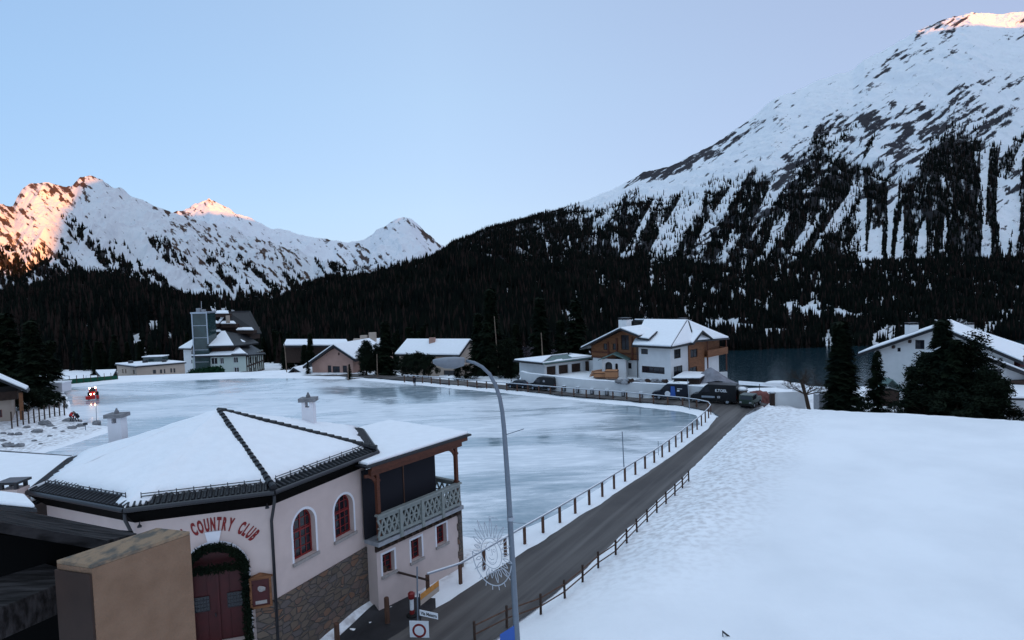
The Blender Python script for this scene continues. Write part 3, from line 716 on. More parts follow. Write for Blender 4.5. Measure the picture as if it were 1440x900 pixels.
def walls(root, O, u, L, Wd, z0, top, ops=(), rops=(), lops=(), m='white', fm='dark', depth=.15, rtop=None, ltop=None, btop=None, name='wall', w=.07, glass='glass', curtain=False):
    mb = MB(); n = n_of(u)
    panel(mb, O, u, L, z0, top, ops, depth)
    B = lambda t: (t[0][1], t[-1][1]) if isinstance(t, list) else (t, t)
    O2 = pt(O, u, L, 0, 0); panel(mb, O2, n, Wd, z0, rtop or B(top)[1], rops, depth)
    O3 = pt(O, u, L, Wd, 0); bt = btop or ([(L-a, b) for a, b in top][::-1] if isinstance(top, list) else top); panel(mb, O3, (-u[0], -u[1]), L, z0, bt, [], depth)
    O4 = pt(O, u, 0, Wd, 0); nn = (-n[0], -n[1]); panel(mb, O4, nn, Wd, z0, ltop or B(top)[0], lops, depth)
    o = mb.build(name, M[m], root)
    for q in ops: window(root, O, u, q, depth, fm, w, glass, curtain=curtain)
    for q in rops: window(root, O2, n, q, depth, fm, w, glass, curtain=curtain)
    for q in lops: window(root, O4, nn, q, depth, fm, w, glass, curtain=curtain)
    return o
def roofs(root, polys, m='tile', th=.22, sth=.22, ins=.14, snow=True, name='roof'):
    for k, P in enumerate(polys):
        P = [Vector(p) for p in P]
        a = MB(); a.prism([p-Vector((0, 0, th)) for p in P], (0, 0, th)); r = a.build(name, M[m], root)
        if snow is True or (isinstance(snow, (list, tuple)) and snow[k]):
            c = sum(P, Vector())/len(P); Q = [p+(c-p).normalized()*min(ins*1.4, (c-p).length*.4)+Vector((0, 0, .004)) for p in P]
            b = MB(); b.prism(Q, (0, 0, sth)); sn = b.build('roof_snow', M['roofsnow'], root, bevel=min(.09, sth*.4)); sn.parent = r
def chimney(root, c, w, d, h, u=(1, 0), m='white', cap='dark', capw=.12):
    a = MB(); an = atan2(u[1], u[0]); a.box((c[0], c[1], c[2]+h/2), (w, d, h), an); o = a.build('chimney', M[m], root)
    b = MB()
    for sx in (-1, 1):
        for sy in (-1, 1): b.box((c[0]+sx*(w/2-.1)*cos(an), c[1]+sy*(d/2-.1), c[2]+h+.12), (.12, .12, .24), an)
    b.box((c[0], c[1], c[2]+h+.28), (w+capw, d+capw, .1), an)
    q = b.build('chimney_cap', M[cap], root); q.parent = o
    return o
def unit(a, b):
    d = Vector((b[0]-a[0], b[1]-a[1])); L = d.length; d.normalize(); return (d.x, d.y), L

# ============================================================ COUNTRY CLUB
CC = Vector((-14.7, 31.5, 0)); ZE = 8.2; APX = Vector((CC.x, CC.y, 10.35))
E4 = [Vector((-20.58, 26.57, ZE)), Vector((-14.88, 23.81, ZE)), Vector((-9.81, 25.38, ZE)), Vector((-6.90, 31.28, ZE))]
EV = E4+[Vector((2*CC.x-e.x, 2*CC.y-e.y, ZE)) for e in E4]
WV = [CC+(e-CC)*.925 for e in EV]
club = thing('club_house', 'octagonal pink club house with snowy tent roof and red lettering over its arched door', 'club house', (CC.x, CC.y, .5))
mb = MB(); base = MB(); ZB = 3.5
uA, LA = unit(WV[1], WV[2]); OA = WV[1]          # sign wall
uB, LB = unit(WV[2], WV[3]); OB = WV[2]          # wall with the two arched windows
uL, LL = unit(WV[0], WV[1]); OL = WV[0]
door = op_px(OA, uA, 268, 347, 766, 905, arch=True, d=.45); door['zb'] = 2.0
door['s0'] = onplane(262, 850, OA, uA)[0]; door['s1'] = onplane(348, 850, OA, uA)[0]
w1 = op_px(OB, uB, 412, 449, 715, 783, arch=True, nx=4, nz=5, d=.32); w2 = op_px(OB, uB, 470, 503, 694, 753, arch=True, nx=4, nz=5, d=.32)
for w_ in (w1, w2):
    w_['s1'] = w_['s0']+1.32; w_['trans'] = [(w_['zb']+(w_['zt']-w_['zb'])*.56, .07)]
panel(mb, OA, uA, LA, .5, ZE-.02, [door]); panel(mb, OB, uB, LB, .5, ZE-.02, [w1, w2])
for i in (0, 3, 4, 5, 6, 7):
    u_, L_ = unit(WV[i], WV[(i+1) % 8]); panel(mb, WV[i], u_, L_, .5, ZE-.02, [])
mb.build('wall', M['plaster'], club)
for q in (w1, w2): window(club, OB, uB, q, .32, 'red', .075, 'glass', sill='sill')
# panes behind: pale blinds seen through the arched windows
for q in (w1, w2):
    c = MB(); c.pbox(OB, uB, q['s0']+.1, q['s1']-.1, q['zb']+.1, q['zb']+1.0, .335, .345); c.build('window_blind', M['curtain'], club)
# white bands round openings
def arch_band(O, u, o, wd, out, z0=None, m='trim', name='window_surround'):
    b = MB(); q = lambda s, k, z: tuple(pt(O, u, s, k, z)); c = (o['s0']+o['s1'])/2; zs = otop(o, o['s0']+1e-6); hw = (o['s1']-o['s0'])/2
    zb = z0 if z0 is not None else o['zb']
    b.pbox(O, u, o['s0']-wd, o['s0']-.003, zb, zs, -out, .002); b.pbox(O, u, o['s1']+.003, o['s1']+wd, zb, zs, -out, .002)
    rise = o['zt']-zs; n = 16
    for i in range(n):
        A, B_ = pi*i/n, pi*(i+1)/n
        I = lambda a, e: (c-(hw+e)*cos(a), zs+(rise+e)*sin(a))
        (a1, z1), (a2, z2), (b1, y1), (b2, y2) = I(A, .003), I(B_, .003), I(A, wd), I(B_, wd)
        b.hexa([q(a1, -out, z1), q(a2, -out, z2), q(a2, .002, z2), q(a1, .002, z1)], [q(b1, -out, y1), q(b2, -out, y2), q(b2, .002, y2), q(b1, .002, y1)])
    return b.build(name, M[m], club)
arch_band(OB, uB, w1, .11, .012); arch_band(OB, uB, w2, .11, .012)
# stone plinth
for O_, u_, L_, cut in ((OA, uA, LA, (door['s0']-.3, door['s1']+.3)), (OB, uB, LB, None), (OL, uL, LL, None)):
    if cut:
        base.pbox(O_, u_, -.03, cut[0], .4, ZB, -.09, -.003); base.build('stone_plinth', M['stonewall'], club); base = MB(); base.pbox(O_, u_, cut[1], L_+.03, .4, ZB, -.09, -.003)
    else: base.pbox(O_, u_, 0, L_, .4, ZB, -.09, -.003)
    base.build('stone_plinth', M['stonewall'], club); base = MB()
# cornice band below the eaves
for i in range(8):
    u_, L_ = unit(WV[i], WV[(i+1) % 8]); c = MB(); c.pbox(WV[i], u_, -.02, L_+.02, ZE-.42, ZE-.12, -.07, -.004); c.build('cornice', M['trim'], club)
# red door with two small grilles
d_ = MB(); s0, s1, zb = door['s0'], door['s1'], 2.02; zs = otop(door, s0+1e-6)
P = [tuple(pt(OA, uA, s0, .40, zb)), tuple(pt(OA, uA, s1, .40, zb))]+[tuple(pt(OA, uA, s, .40, otop(door, s))) for s in arch_s(door)[::-1]]
d_.add(P, [list(range(len(P)))])
sm = (s0+s1)/2
for k in range(-3, 4): d_.pbox(OA, uA, sm+k*.42-.012, sm+k*.42+.012, zb, zs-.05, .375, .398)
d_.pbox(OA, uA, s0, s1, zs-.12, zs+.02, .33, .398); d_.pbox(OA, uA, sm-.05, sm+.05, zb, zs-.12, .33, .39)
dr_ = d_.build('door', M['reddoor'], club)
for k in (-1, 1):
    c0 = sm+k*.62; b = MB(); zc = zb+1.62
    b.pbox(OA, uA, c0-.28, c0+.28, zc-.30, zc+.30, .355, .372); q = b.build('door_window', M['glass'], club); q.parent = dr_
    b = MB()
    for j in range(6): b.pbox(OA, uA, c0-.28+j*.112-.008, c0-.28+j*.112+.008, zc-.30, zc+.30, .335, .35)
    for j in range(5): b.pbox(OA, uA, c0-.28, c0+.28, zc-.30+j*.15-.008, zc-.30+j*.15+.008, .338, .352)
    q = b.build('door_grille', M['dark'], club); q.parent = dr_
b = MB(); b.tube([pt(OA, uA, sm-.12, .30, zb+1.05), pt(OA, uA, sm-.12, .30, zb+1.2)], .025); q = b.build('door_handle', M['dark'], club); q.parent = dr_
b = MB(); kz = door['zt']; b.hexa([pt(OA, uA, sm-.17, -.06, kz-.02), pt(OA, uA, sm+.17, -.06, kz-.02), pt(OA, uA, sm+.17, -.002, kz-.02), pt(OA, uA, sm-.17, -.002, kz-.02)],
     [pt(OA, uA, sm-.30, -.06, kz+.58), pt(OA, uA, sm+.30, -.06, kz+.58), pt(OA, uA, sm+.30, -.002, kz+.58), pt(OA, uA, sm-.30, -.002, kz+.58)]); b.build('keystone', M['trim'], club)
arch_band(OA, uA, door, .18, .02, z0=2.0, name='door_surround')
# arched lettering
def text_verts(ch, size, ext, bold=.012):
    cu = bpy.data.curves.new('t', 'FONT'); cu.body = ch; cu.size = size; cu.extrude = ext; cu.offset = bold; cu.resolution_u = 3
    o = bpy.data.objects.new('t', cu); COL.objects.link(o); bpy.context.view_layer.update()
    me = bpy.data.meshes.new_from_object(o.evaluated_get(bpy.context.evaluated_depsgraph_get()))
    v = [tuple(a.co) for a in me.vertices]; f = [list(p.vertices) for p in me.polygons]
    bpy.data.objects.remove(o); bpy.data.curves.remove(cu); bpy.data.meshes.remove(me); return v, f
def flat_text(mb, txt, O, u, s, z, size, k=-.01, ext=.004, xs=1, center=True, bold=.01, vz=None):
    v, f = text_verts(txt, size, ext, bold)
    x0 = min(a[0] for a in v); x1 = max(a[0] for a in v); off = -(x0+x1)/2 if center else 0
    mb.add([tuple(pt(O, u, s+(a[0]+off)*xs, k-a[2], z+a[1])) for a in v], f)
txt = 'KULM COUNTRY CLUB'; rad = 1.8; zc = door['zt']+.63-rad; adv = []
mbt = MB(); sz = .70; xs_ = .70
wd = {}
for ch in set(txt.replace(' ', '')): v, f = text_verts(ch, sz, .008, .034); wd[ch] = (v, f, min(a[0] for a in v), max(a[0] for a in v))
xs_ = (3.62-.2*2-.045*15)/sum(wd[c][3]-wd[c][2] for c in txt if c != ' ')
tot = sum((wd[c][3]-wd[c][2])*xs_+.045 if c != ' ' else .2 for c in txt); ang = tot/2/(rad+.2)
for ch in txt:
    if ch == ' ': ang -= .2/(rad+.2); continue
    v, f, a0, a1 = wd[ch]; w_ = (a1-a0)*xs_; mid = ang-(w_/2)/(rad+.2)
    ca, sa = cos(mid), sin(mid); P = []
    for x, y, z in v:
        lx = (x-(a0+a1)/2)*xs_; ly = y+rad; P.append(tuple(pt(OA, uA, sm+lx*ca-ly*sa, -.012-z, zc+lx*sa+ly*ca)))
    mbt.add(P, f); ang -= (w_+.045)/(rad+.2)
mbt.build('sign_lettering', M['letter'], club)
# roof: dark tiles, snow fields, hips, gutters
for i in range(8):
    a, b = EV[i], EV[(i+1) % 8]; t = MB(); t.prism([a-Vector((0, 0, .14)), b-Vector((0, 0, .14)), APX-Vector((0, 0, .14))], (0, 0, .14)); rf = t.build('roof', M['tile'], club)
    mid = (a+b)/2; up = (APX-mid).normalized(); al = (b-a).normalized(); H = (APX-mid).length; Lh = (b-a).length
    rb = MB(); nrib = 26                                   # rolled tiles along the eave, uncovered by snow
    for j in range(nrib):
        s = (j+.5)/nrib; p0 = a+al*Lh*s; hh = min(.95, H*(1-abs(2*s-1)))
        if hh > .1: rb.tube([p0+Vector((0, 0, .02)), p0+up*hh+Vector((0, 0, .02))], .065, 6)
    r_ = rb.build('roof_tile_row', M['tile'], club); r_.parent = rf
    # snow field with an uneven lower edge
    nn = 28; lo = []; rnd = random.Random(i*3+1)
    e0 = {1: .10, 2: .42, 0: .62}.get(i, .5)
    for j in range(nn+1):
        m0, m1 = (.035 if i in (2, 3) else 0), (.035 if i in (1, 2) else 0)
        s = m0+(1-m0-m1)*j/nn
        e = .62+.05*sin(j*1.7+i)+rnd.uniform(-.03, .03)
        if i == 1 and s < .14: e = .05+s*.6
        if i == 0 and s > .88: e = .12
        if i == 3 or i == 2: e = .50+rnd.uniform(-.03, .03)
        k = 1-abs(2*s-1)
        e = min(e, H*k*.93)
        if (j == 0 and i in (0, 1)) or (j == nn and i in (0, 7)): e = 0
        lo.append(a+al*Lh*s+up*(e+.0) if k > 0 else a+al*Lh*s)
    hip = .10 if i in (1,) else .2
    apex = APX
    nrm = al.cross(up).normalized(); nrm = nrm if nrm.z > 0 else -nrm
    sb = MB(); rows = 12; V = []
    for r in range(rows+1):
        for p in lo:
            q = p+(apex-p)*(r/rows)
            hgt = .17*(1-.5*(r == 0))+(fbm(np.array([q.x*1.3]), np.array([q.y*1.3]), 3, 4)[0]-.5)*.17
            V.append(tuple(q+Vector((0, 0, hgt))))
    nv = len(V)
    for p in lo: V.append(tuple(p+Vector((0, 0, .0))))
    F = [(r*(nn+1)+j, r*(nn+1)+j+1, (r+1)*(nn+1)+j+1, (r+1)*(nn+1)+j) for r in range(rows) for j in range(nn)]
    F += [(nv+j, nv+j+1, j+1, j) for j in range(nn)]
    sb.add(V, F)
    # side skirts down to the tiles
    for e in ((0,) if i in (2, 3) else ())+((nn,) if i in (1, 2) else ()):
        idx = [r*(nn+1)+e for r in range(rows+1)]; b0 = len(sb.v)
        for ii in idx: sb.v.append((V[ii][0], V[ii][1], V[ii][2]-.22))
        for r in range(rows): sb.f.append([idx[r], idx[r+1], b0+r+1, b0+r]); sb.mi.append(0)
    sn = sb.build('roof_snow', M['roofsnow'], club, smooth=True); sn.parent = rf
    gt = MB(); gt.tube([a+(a-CC).normalized()*.07+Vector((0, 0, -.12)), b+(b-CC).normalized()*.07+Vector((0, 0, -.12))], .10, 8); gt.build('gutter', M['dark'], club)
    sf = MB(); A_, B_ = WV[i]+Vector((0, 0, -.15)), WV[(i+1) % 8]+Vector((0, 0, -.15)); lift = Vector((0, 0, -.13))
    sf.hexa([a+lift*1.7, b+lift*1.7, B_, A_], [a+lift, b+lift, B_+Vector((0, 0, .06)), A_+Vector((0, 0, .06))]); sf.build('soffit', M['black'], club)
    if i in (0, 1, 2):
        gd = MB(); 
        for zz in (.16, .26): gd.tube([a+up*.42+al*.5+Vector((0, 0, zz)), b+up*.42-al*.5+Vector((0, 0, zz))], .02, 5)
        for j in range(8):
            p0 = a+up*.42+al*(.5+(Lh-1)*j/7); gd.tube([p0, p0+Vector((0, 0, .32))], .018, 5)
        gd.build('snow_guard', M['dark'], club)
for i, rad_ in ((2, .14), (3, .17)):
    h = MB(); e = EV[i]; N = 22
    for j in range(N):
        p = e+(APX-e)*(j/N); p2 = e+(APX-e)*((j+1.15)/N); h.tube([p+Vector((0, 0, .13)), p2+Vector((0, 0, .10))], [rad_, rad_*.8], 8)
    h.build('ridge_tiles', M['tile'], club)
# down pipes with their swan necks
for i in (1, 2, 3):
    e = EV[i]; w = WV[i]; o = (e-CC).normalized(); o.z = 0; q = w+o*.12
    t = MB(); t.tube([e+Vector((0, 0, -.2)), e+Vector((0, 0, -.45)), q+Vector((0, 0, -.75)), Vector((q.x, q.y, .6))], .065, 8); t.build('down_pipe', M['dark'], club, smooth=True)
# little wall lamps
for (px, py, O_, u_) in ((198, 733, OA, uA), (376, 707, OA, uA)):
    s_, z_ = onplane(px, py, O_, u_); t = MB(); t.tube([pt(O_, u_, s_, 0, z_), pt(O_, u_, s_, -.15, z_+.05), pt(O_, u_, s_, -.22, z_-.05)], .02, 6); t.lathe(pt(O_, u_, s_, -.22, z_-.16), [(.02, .12), (.075, .06), (.085, 0), (0, 0)], 10); t.build('wall_lamp', M['dark'], club)
# chimneys behind the roof
for (px, py, dd, w) in ((165, 594, 34.5, .72), (434, 572, 34.2, .62)):
    t = D(px, py, dd); zt = t.z
    m_ = MB(); m_.box((t.x, t.y, (zt+8)/2), (w, w*.8, zt-8)); o = m_.build('chimney', M['trim'], club)
    for sx in (-1, 1): m_ = MB(); m_.box((t.x+sx*w*.33, t.y, zt+.15), (w*.3, w*.8, .30)); q = m_.build('chimney_leg', M['trim'], club); q.parent = o
    m_ = MB(); m_.box((t.x, t.y, zt+.40), (w+.26, w+.1, .20)); m_.lathe((t.x, t.y, zt+.5), [(.13, 0), (.11, .12), (.06, .2), (.05, .26), (0, .3)], 8); q = m_.build('chimney_cap', M['grey'], club); q.parent = o

# --- balcony wing
wA, wB, wC = Vector((-7.0, 30.6, 0)), Vector((-3.35, 35.55, 0)), None
uW, LW = unit(wA, wB); OW = wA
wing = thing('balcony_wing', 'pink wing with red timber roof and pale pierced balcony rail, joined to the octagonal house', 'house wing', (wA.x, wA.y, .4))
WD = 5.6; ZF = 3.95; ZR = 7.85
wo = []
for (x0, x1, y0, y1) in ((538, 553, 777, 806), (578, 593, 757, 787), (614, 629, 737, 765)):
    wo.append(op_px(OW, uW, x0, x1, y0, y1, nx=2, nz=4, d=.32))
for q in wo: q['s1'] = q['s0']+.78
wl = MB(); panel(wl, OW, uW, LW, -.3, ZF-.25, wo)
n_ = n_of(uW); panel(wl, pt(OW, uW, LW, 0, 0), n_, WD, -.3, ZF-.25, []); panel(wl, pt(OW, uW, 0, WD, 0), (-n_[0], -n_[1]), WD, -.3, ZF-.25, []); panel(wl, pt(OW, uW, LW, WD, 0), (-uW[0], -uW[1]), LW, -.3, ZF-.25, [])
wl.build('wall', M['plaster'], wing)
for q in wo:
    window(wing, OW, uW, q, .32, 'red', .06, 'glass', sill='sill')
    b = MB(); b.pbox(OW, uW, q['s0']-.11, q['s0']-.004, q['zb'], q['zt']+.11, -.012, .002); b.pbox(OW, uW, q['s1']+.004, q['s1']+.11, q['zb'], q['zt']+.11, -.012, .002); b.pbox(OW, uW, q['s0'], q['s1'], q['zt']+.004, q['zt']+.11, -.012, .002); b.build('window_surround', M['trim'], wing)
b = MB()                                                                  # stone corner
for j in range(11): b.pbox(OW, uW, LW-.16-.08*(j % 2), LW+.14, -.3+j*.40, .09-.3+j*.40+.30, -.06, .45+.1*(j % 2))
b.pbox(OW, uW, LW-.05, LW+.12, -.3, ZF+1.3, -.03, .42); b.build('stone_corner', M['stonewall'], wing)
b = MB(); b.pbox(OW, uW, -.1, LW+.05, ZF-.25, ZF-.05, -.30, WD); b.build('balcony_floor', M['conc'], wing)
b = MB(); b.pbox(OW, uW, -.1, LW+.02, ZF-.55, ZF-.25, -.10, -.006)
for j in range(12): b.pbox(OW, uW, .1+j*.5, .2+j*.5, ZF-.42, ZF-.254, -.34, -.1)
b.build('balcony_joists', M['darkwood'], wing)
# pierced balustrade panels: lattice between posts
def balustrade(O, u, s0, s1, z0, z1, k0, k1, npan):
    for i in range(npan):
        a = s0+(s1-s0)*i/npan; c = s0+(s1-s0)*(i+1)/npan; b = MB()
        b.pbox(O, u, a+.07, c-.07, z0, z0+.16, k0+.02, k1-.02); b.pbox(O, u, a+.07, c-.07, z1-.20, z1-.02, k0+.02, k1-.02)
        zb, zt = z0+.16, z1-.20; rows = 2; cols = 5; cw = (c-a-.14)/cols; rh = (zt-zb)/rows
        q = lambda s, k, z: tuple(pt(O, u, s, k, z))
        nc_ = 4; cw = (c-a-.14)/nc_; d_ = .05
        for j in range(nc_):
            x0, x1 = a+.07+cw*j, a+.07+cw*(j+1)
            for (p0, p1, e) in ((x0, x1, 0), (x1, x0, .004)):
                b.hexa([q(p0-d_, k0+.03+e, zb), q(p0+d_, k0+.03+e, zb), q(p0+d_, k1-.03-e, zb), q(p0-d_, k1-.03-e, zb)], [q(p1-d_, k0+.03+e, zt), q(p1+d_, k0+.03+e, zt), q(p1+d_, k1-.03-e, zt), q(p1-d_, k1-.03-e, zt)])
            xm = (x0+x1)/2; zm_ = (zb+zt)/2; b.pbox(O, u, xm-.09, xm+.09, zm_-.07, zm_+.07, k0+.022, k1-.022)
        b.pbox(O, u, a+.07, c-.07, (zb+zt)/2-.03, (zb+zt)/2+.03, k0+.036, k1-.036)
        b.build('balcony_panel', M['conc2'], wing)
        b = MB(); b.pbox(O, u, c-.09, c+.09, z0-.28, z1-.02, k0-.05, k1+.02)
        if i < npan-1: b.build('balcony_post', M['conc2'], wing)
    b = MB(); b.pbox(O, u, s0, s1, z1-.02, z1+.07, k0-.06, k1+.06); b.build('balcony_rail', M['conc2'], wing)
M['conc2'] = mat('pale_green_grey_concrete', (.25, .27, .255), .85, .2, var=.12, scale=3)
balustrade(OW, uW, -.1, LW-.1, ZF+.05, ZF+1.25, -.30, -.16, 4)
OWr = pt(OW, uW, LW, 0, 0); balustrade(OWr, n_, .3, WD, ZF+.05, ZF+1.25, .0, .12, 3)
b = MB(); b.pbox(OW, uW, -.2, LW*.80, ZF, ZR-.5, .55, .60); b.build('dark_curtain', M['cloth'], wing)
b = MB(); b.pbox(OW, uW, LW*.40, LW*.40+.05, ZF, ZR-.5, .50, .54); b.build('curtain_pole', M['postwood'], wing)
b = MB(); b.pbox(OW, uW, LW*.80, LW-.1, ZF+.0, ZF+.95, 2.0, 2.5); b.build('dark_counter', M['cloth'], wing)
def timber_post(O, u, s, k):
    b = MB(); b.pbox(O, u, s-.09, s+.09, ZF, ZR-.55, k-.09, k+.09); b.pbox(O, u, s-.12, s+.12, ZF+1.2, ZF+1.32, k-.12, k+.12); b.pbox(O, u, s-.12, s+.12, ZR-1.0, ZR-.9, k-.12, k+.12)
    for e in range(7):      # curved bracket
        a0 = pi/2*e/7; a1 = pi/2*(e+1)/7; r = .75
        p = lambda a, rr: (s-r*1.0+rr*cos(a)*1.0, ZR-.55-r+rr*sin(a))
        (x0, z0), (x1, z1), (x2, z2), (x3, z3) = p(a0, r-.1), p(a1, r-.1), p(a1, r+.06), p(a0, r+.06)
        x0, x1, x2, x3 = [x-.0 for x in (x0, x1, x2, x3)]
        fl = lambda x: s-(x-(s-r))-.0
        b.hexa([pt(O, u, x0, k-.05, z0), pt(O, u, x3, k-.05, z3), pt(O, u, x3, k+.05, z3), pt(O, u, x0, k+.05, z0)], [pt(O, u, x1, k-.05, z1), pt(O, u, x2, k-.05, z2), pt(O, u, x2, k+.05, z2), pt(O, u, x1, k+.05, z1)])
    b.build('timber_post', M['redbrown'], wing)
timber_post(OW, uW, LW-.25, -.1); timber_post(OW, uW, LW-.25, WD-.3); timber_post(OW, uW, .15, -.1)
b = MB(); b.pbox(OW, uW, -.5, LW+.35, ZR-.30, ZR-.03, -.52, -.44); b.pbox(OW, uW, -.3, LW+.2, ZR-.62, ZR-.32, -.22, -.02)
b.pbox(OW, uW, LW+.28, LW+.36, ZR-.30, ZR-.03, -.44, WD+.3); b.pbox(OW, uW, LW-.3, LW-.12, ZR-.6, ZR-.32, -.02, WD)
for j in range(11): b.pbox(OW, uW, .1+j*.55, .24+j*.55, ZR-.32, ZR-.10, -.46, .8)
b.build('timber_beam', M['redbrown'], wing)
roofs(wing, [[pt(OW, uW, -.9, -.65, ZR+.05), pt(OW, uW, LW+.55, -.65, ZR+.05), pt(OW, uW, LW+.55, WD+.4, ZR+.12), pt(OW, uW, -.9, WD+.4, ZR+.12)]], th=.10, sth=.16, ins=.12)

# --- low snowy wing to the left
lw = thing('low_wing', 'low annexe with flat snowy roof at the left edge, behind the weathered beams', 'annexe', (-24, 31, 1))
a_, b_ = D(-120, 632, 34.5), D(128, 645, 34.0); zz = a_.z
q_ = [D(-120, 629, 36), D(0, 637, 34.5), D(132, 646, 33.2), Vector((-20.4, 30, 7.6)), Vector((-20.8, 27.2, 7.5)), Vector((-36, 26.0, 7.5))]
roofs(lw, [q_], th=.12, sth=.14, ins=.10)
walls(lw, Vector((-36, 26.8, 0)), (1, 0), 13.5, 6, .3, 7.2, m='plaster')
b = MB(); b.tube([D(-120, 628.5, 36), D(0, 636, 34.5), D(132, 645.5, 33.2)], .11, 6); b.build('gutter', M['dark'], lw)
c = D(3, 684, 25.8); chimney(lw, (c.x, c.y+.6, 7.4), .8, .7, 1.0, m='plaster', cap='dark')
low2 = thing('snowy_lean_to', 'small lean-to roof with a hump of snow beside the grey chimney at the left edge', 'lean-to', (-20.6, 24.3, 5))
P = [D(-60, 706, 23.5), D(52, 716, 23.0), D(40, 700, 24.6), D(-60, 688, 25.5)]
roofs(low2, [P], th=.12, sth=.18, ins=.08)
b = MB(); b.pbox((-27, 23.8), (1, 0), 0, 6.9, 1, 6.9, 0, 2.2); b.build('wall', M['plaster'], low2)

# garland round the door, notice case
def leaves(mb, c, r, n, size, rnd, sq=(1, 1, 1)):
    for i in range(n):
        d = Vector((rnd.gauss(0, 1), rnd.gauss(0, 1), rnd.gauss(0, 1))).normalized()*r*rnd.random()**.4
        p = Vector(c)+Vector((d.x*sq[0], d.y*sq[1], d.z*sq[2])); a = Vector((rnd.gauss(0, 1), rnd.gauss(0, 1), rnd.gauss(0, 1))).normalized(); b2 = a.orthogonal().normalized()
        s = size*(.6+.8*rnd.random()); mb.add([p-b2*s*.25, p+a*s*.5-b2*s*.06, p+a*s, p+b2*s*.25], [(0, 1, 2, 3)])
rnd = random.Random(4); gl = MB(); N = 46
for i in range(N):
    t = i/(N-1); tot_ = 3.2+pi*1.1+3.2
    s_ = door['s1']; c_ = (door['s0']+door['s1'])/2; hw = (door['s1']-door['s0'])/2
    if t < .25: p = (door['s0'], 2.1+(zs-2.1)*t/.25)
    elif t > .75: p = (door['s1'], 2.1+(zs-2.1)*(1-t)/.25)
    else: a = pi*(t-.25)/.5; p = (c_-hw*cos(a), zs+(door['zt']-zs)*sin(a))
    leaves(gl, pt(OA, uA, p[0], -.12, p[1]-.05), .19, 150, .12, rnd)
for i in range(14): leaves(gl, pt(OA, uA, c_-hw+2*hw*i/13, -.02, min(zs+.15, otop(door, c_-hw*.98+1.96*hw*i/13))), .2, 90, .12, rnd, (1, .5, 1))
tag(gl.build('fir_garland', M['needle'], loc=pt(OA, uA, c_, -.1, 2)), 'dark fir garland hung round the red arched door', 'garland')
nc = thing('notice_case', 'red wooden notice case with pitched top, on the wall right of the arched door', 'notice case', pt(OA, uA, 4, -.1, 4))
a0, zt_ = onplane(351, 812, OA, uA); a1, zb_ = onplane(383, 848, OA, uA)
zt_ = onplane(367, 810, OA, uA)[1]; zb_ = onplane(367, 852, OA, uA)[1]
b = MB(); b.pbox(OA, uA, a0, a1, zb_, zt_, -.12, -.002); b.build('case_box', M['reddoor'], nc)
b = MB(); b.pbox(OA, uA, a0-.02, a0+.07, zb_, zt_, -.17, -.121); b.pbox(OA, uA, a1-.07, a1+.02, zb_, zt_, -.17, -.121); b.pbox(OA, uA, a0+.07, a1-.07, zb_-.02, zb_+.07, -.17, -.121); b.pbox(OA, uA, a0+.07, a1-.07, zt_-.07, zt_, -.17, -.121)
b.prism([pt(OA, uA, a0-.08, -.2, zt_), pt(OA, uA, a1+.08, -.2, zt_), pt(OA, uA, (a0+a1)/2, -.2, zt_+.16)], pt((0, 0), uA, 0, .196, 0)); b.build('case_frame', M['wood'], nc)
b = MB(); am = (a0+a1)/2; b.blob(pt(OA, uA, am, -.13, zb_+(zt_-zb_)*.62), .16, 3, 6, .5, (1.2, .2, .7)); b.pbox(OA, uA, am-.22, am+.22, zb_+.14, zb_+.28, -.135, -.121); b.build('case_display', M['sill'], nc)

# ============================================================ FOREGROUND BALCONY PARTS
pl = thing('plastered_pier', 'beige plastered pier with a chipped top, close at the bottom left', 'pier', D(150, 900, 5))
tA, tB, tD = G(129, 800, 13.9), G(267, 752, 13.9), G(80, 793, 13.9); tC = tB+(tD-tA)
b = MB(); dn = Vector((0, 0, -6)); b.hexa([p+dn for p in (tA, tB, tC, tD)], [tA, tB, tC, tD]); pr = b.build('pier_body', M['beige'], pl)
b = MB(); b.hexa([p+Vector((0, 0, .003)) for p in (tA, tB, tC, tD)], [p+Vector((0, 0, .03)) for p in (tA, tB, tC, tD)]); 
def captop():
    m = mat('worn_cap', (.27, .19, .125), .9, .1, col2=(.11, .10, .085), scale=11, bump=.02, bscale=30, stretch=(1, .5, 1), lo=.46, hi=.62, detail=12)
    return m
b.build('pier_cap', captop(), pl)
b = MB(); e = (tD-tA).normalized(); nrm_ = (tB-tA).normalized()
b.hexa([tA-nrm_*.02-e*.0+dn, tA+dn*1-nrm_*.004, tD+dn-nrm_*.004, tD+dn-nrm_*.02], [tA-nrm_*.02-Vector((0, 0, .04)), tA-nrm_*.004-Vector((0, 0, .04)), tD-nrm_*.004-Vector((0, 0, .04)), tD-nrm_*.02-Vector((0, 0, .04))]); b.build('pier_dark_side', M['darkwood'], pl)  # thin dark sheet over the narrow left side of the pier
bm1 = MB(); P = [D(-60, 700, 6.4), D(192, 750, 6.0), D(150, 760, 5.75), D(-60, 724, 5.6)]; bm1.prism([p-Vector((0, 0, .10)) for p in P], (0, 0, .10))
tag(bm1.build('weathered_board', M['oldwood'], loc=P[0]), 'thin weathered grey board lying behind the plastered pier', 'board')
bm2 = MB(); P = [D(-90, 824, 3.6), D(-60, 846, 2.9), D(118, 806, 4.75), D(64, 792, 5.3)]; P[1].z = P[0].z = P[2].z = P[3].z = 13.55
P = [G(-90, 838, 13.6), G(64, 792, 13.6), G(119, 806, 13.6), G(-90, 892, 13.6)]
bm2.prism([p-Vector((0, 0, .26)) for p in P], (0, 0, .26)); tag(bm2.build('weathered_beam', M['oldwood'], loc=P[0], bevel=.01), 'thick weathered grey beam running up to the plastered pier', 'beam')
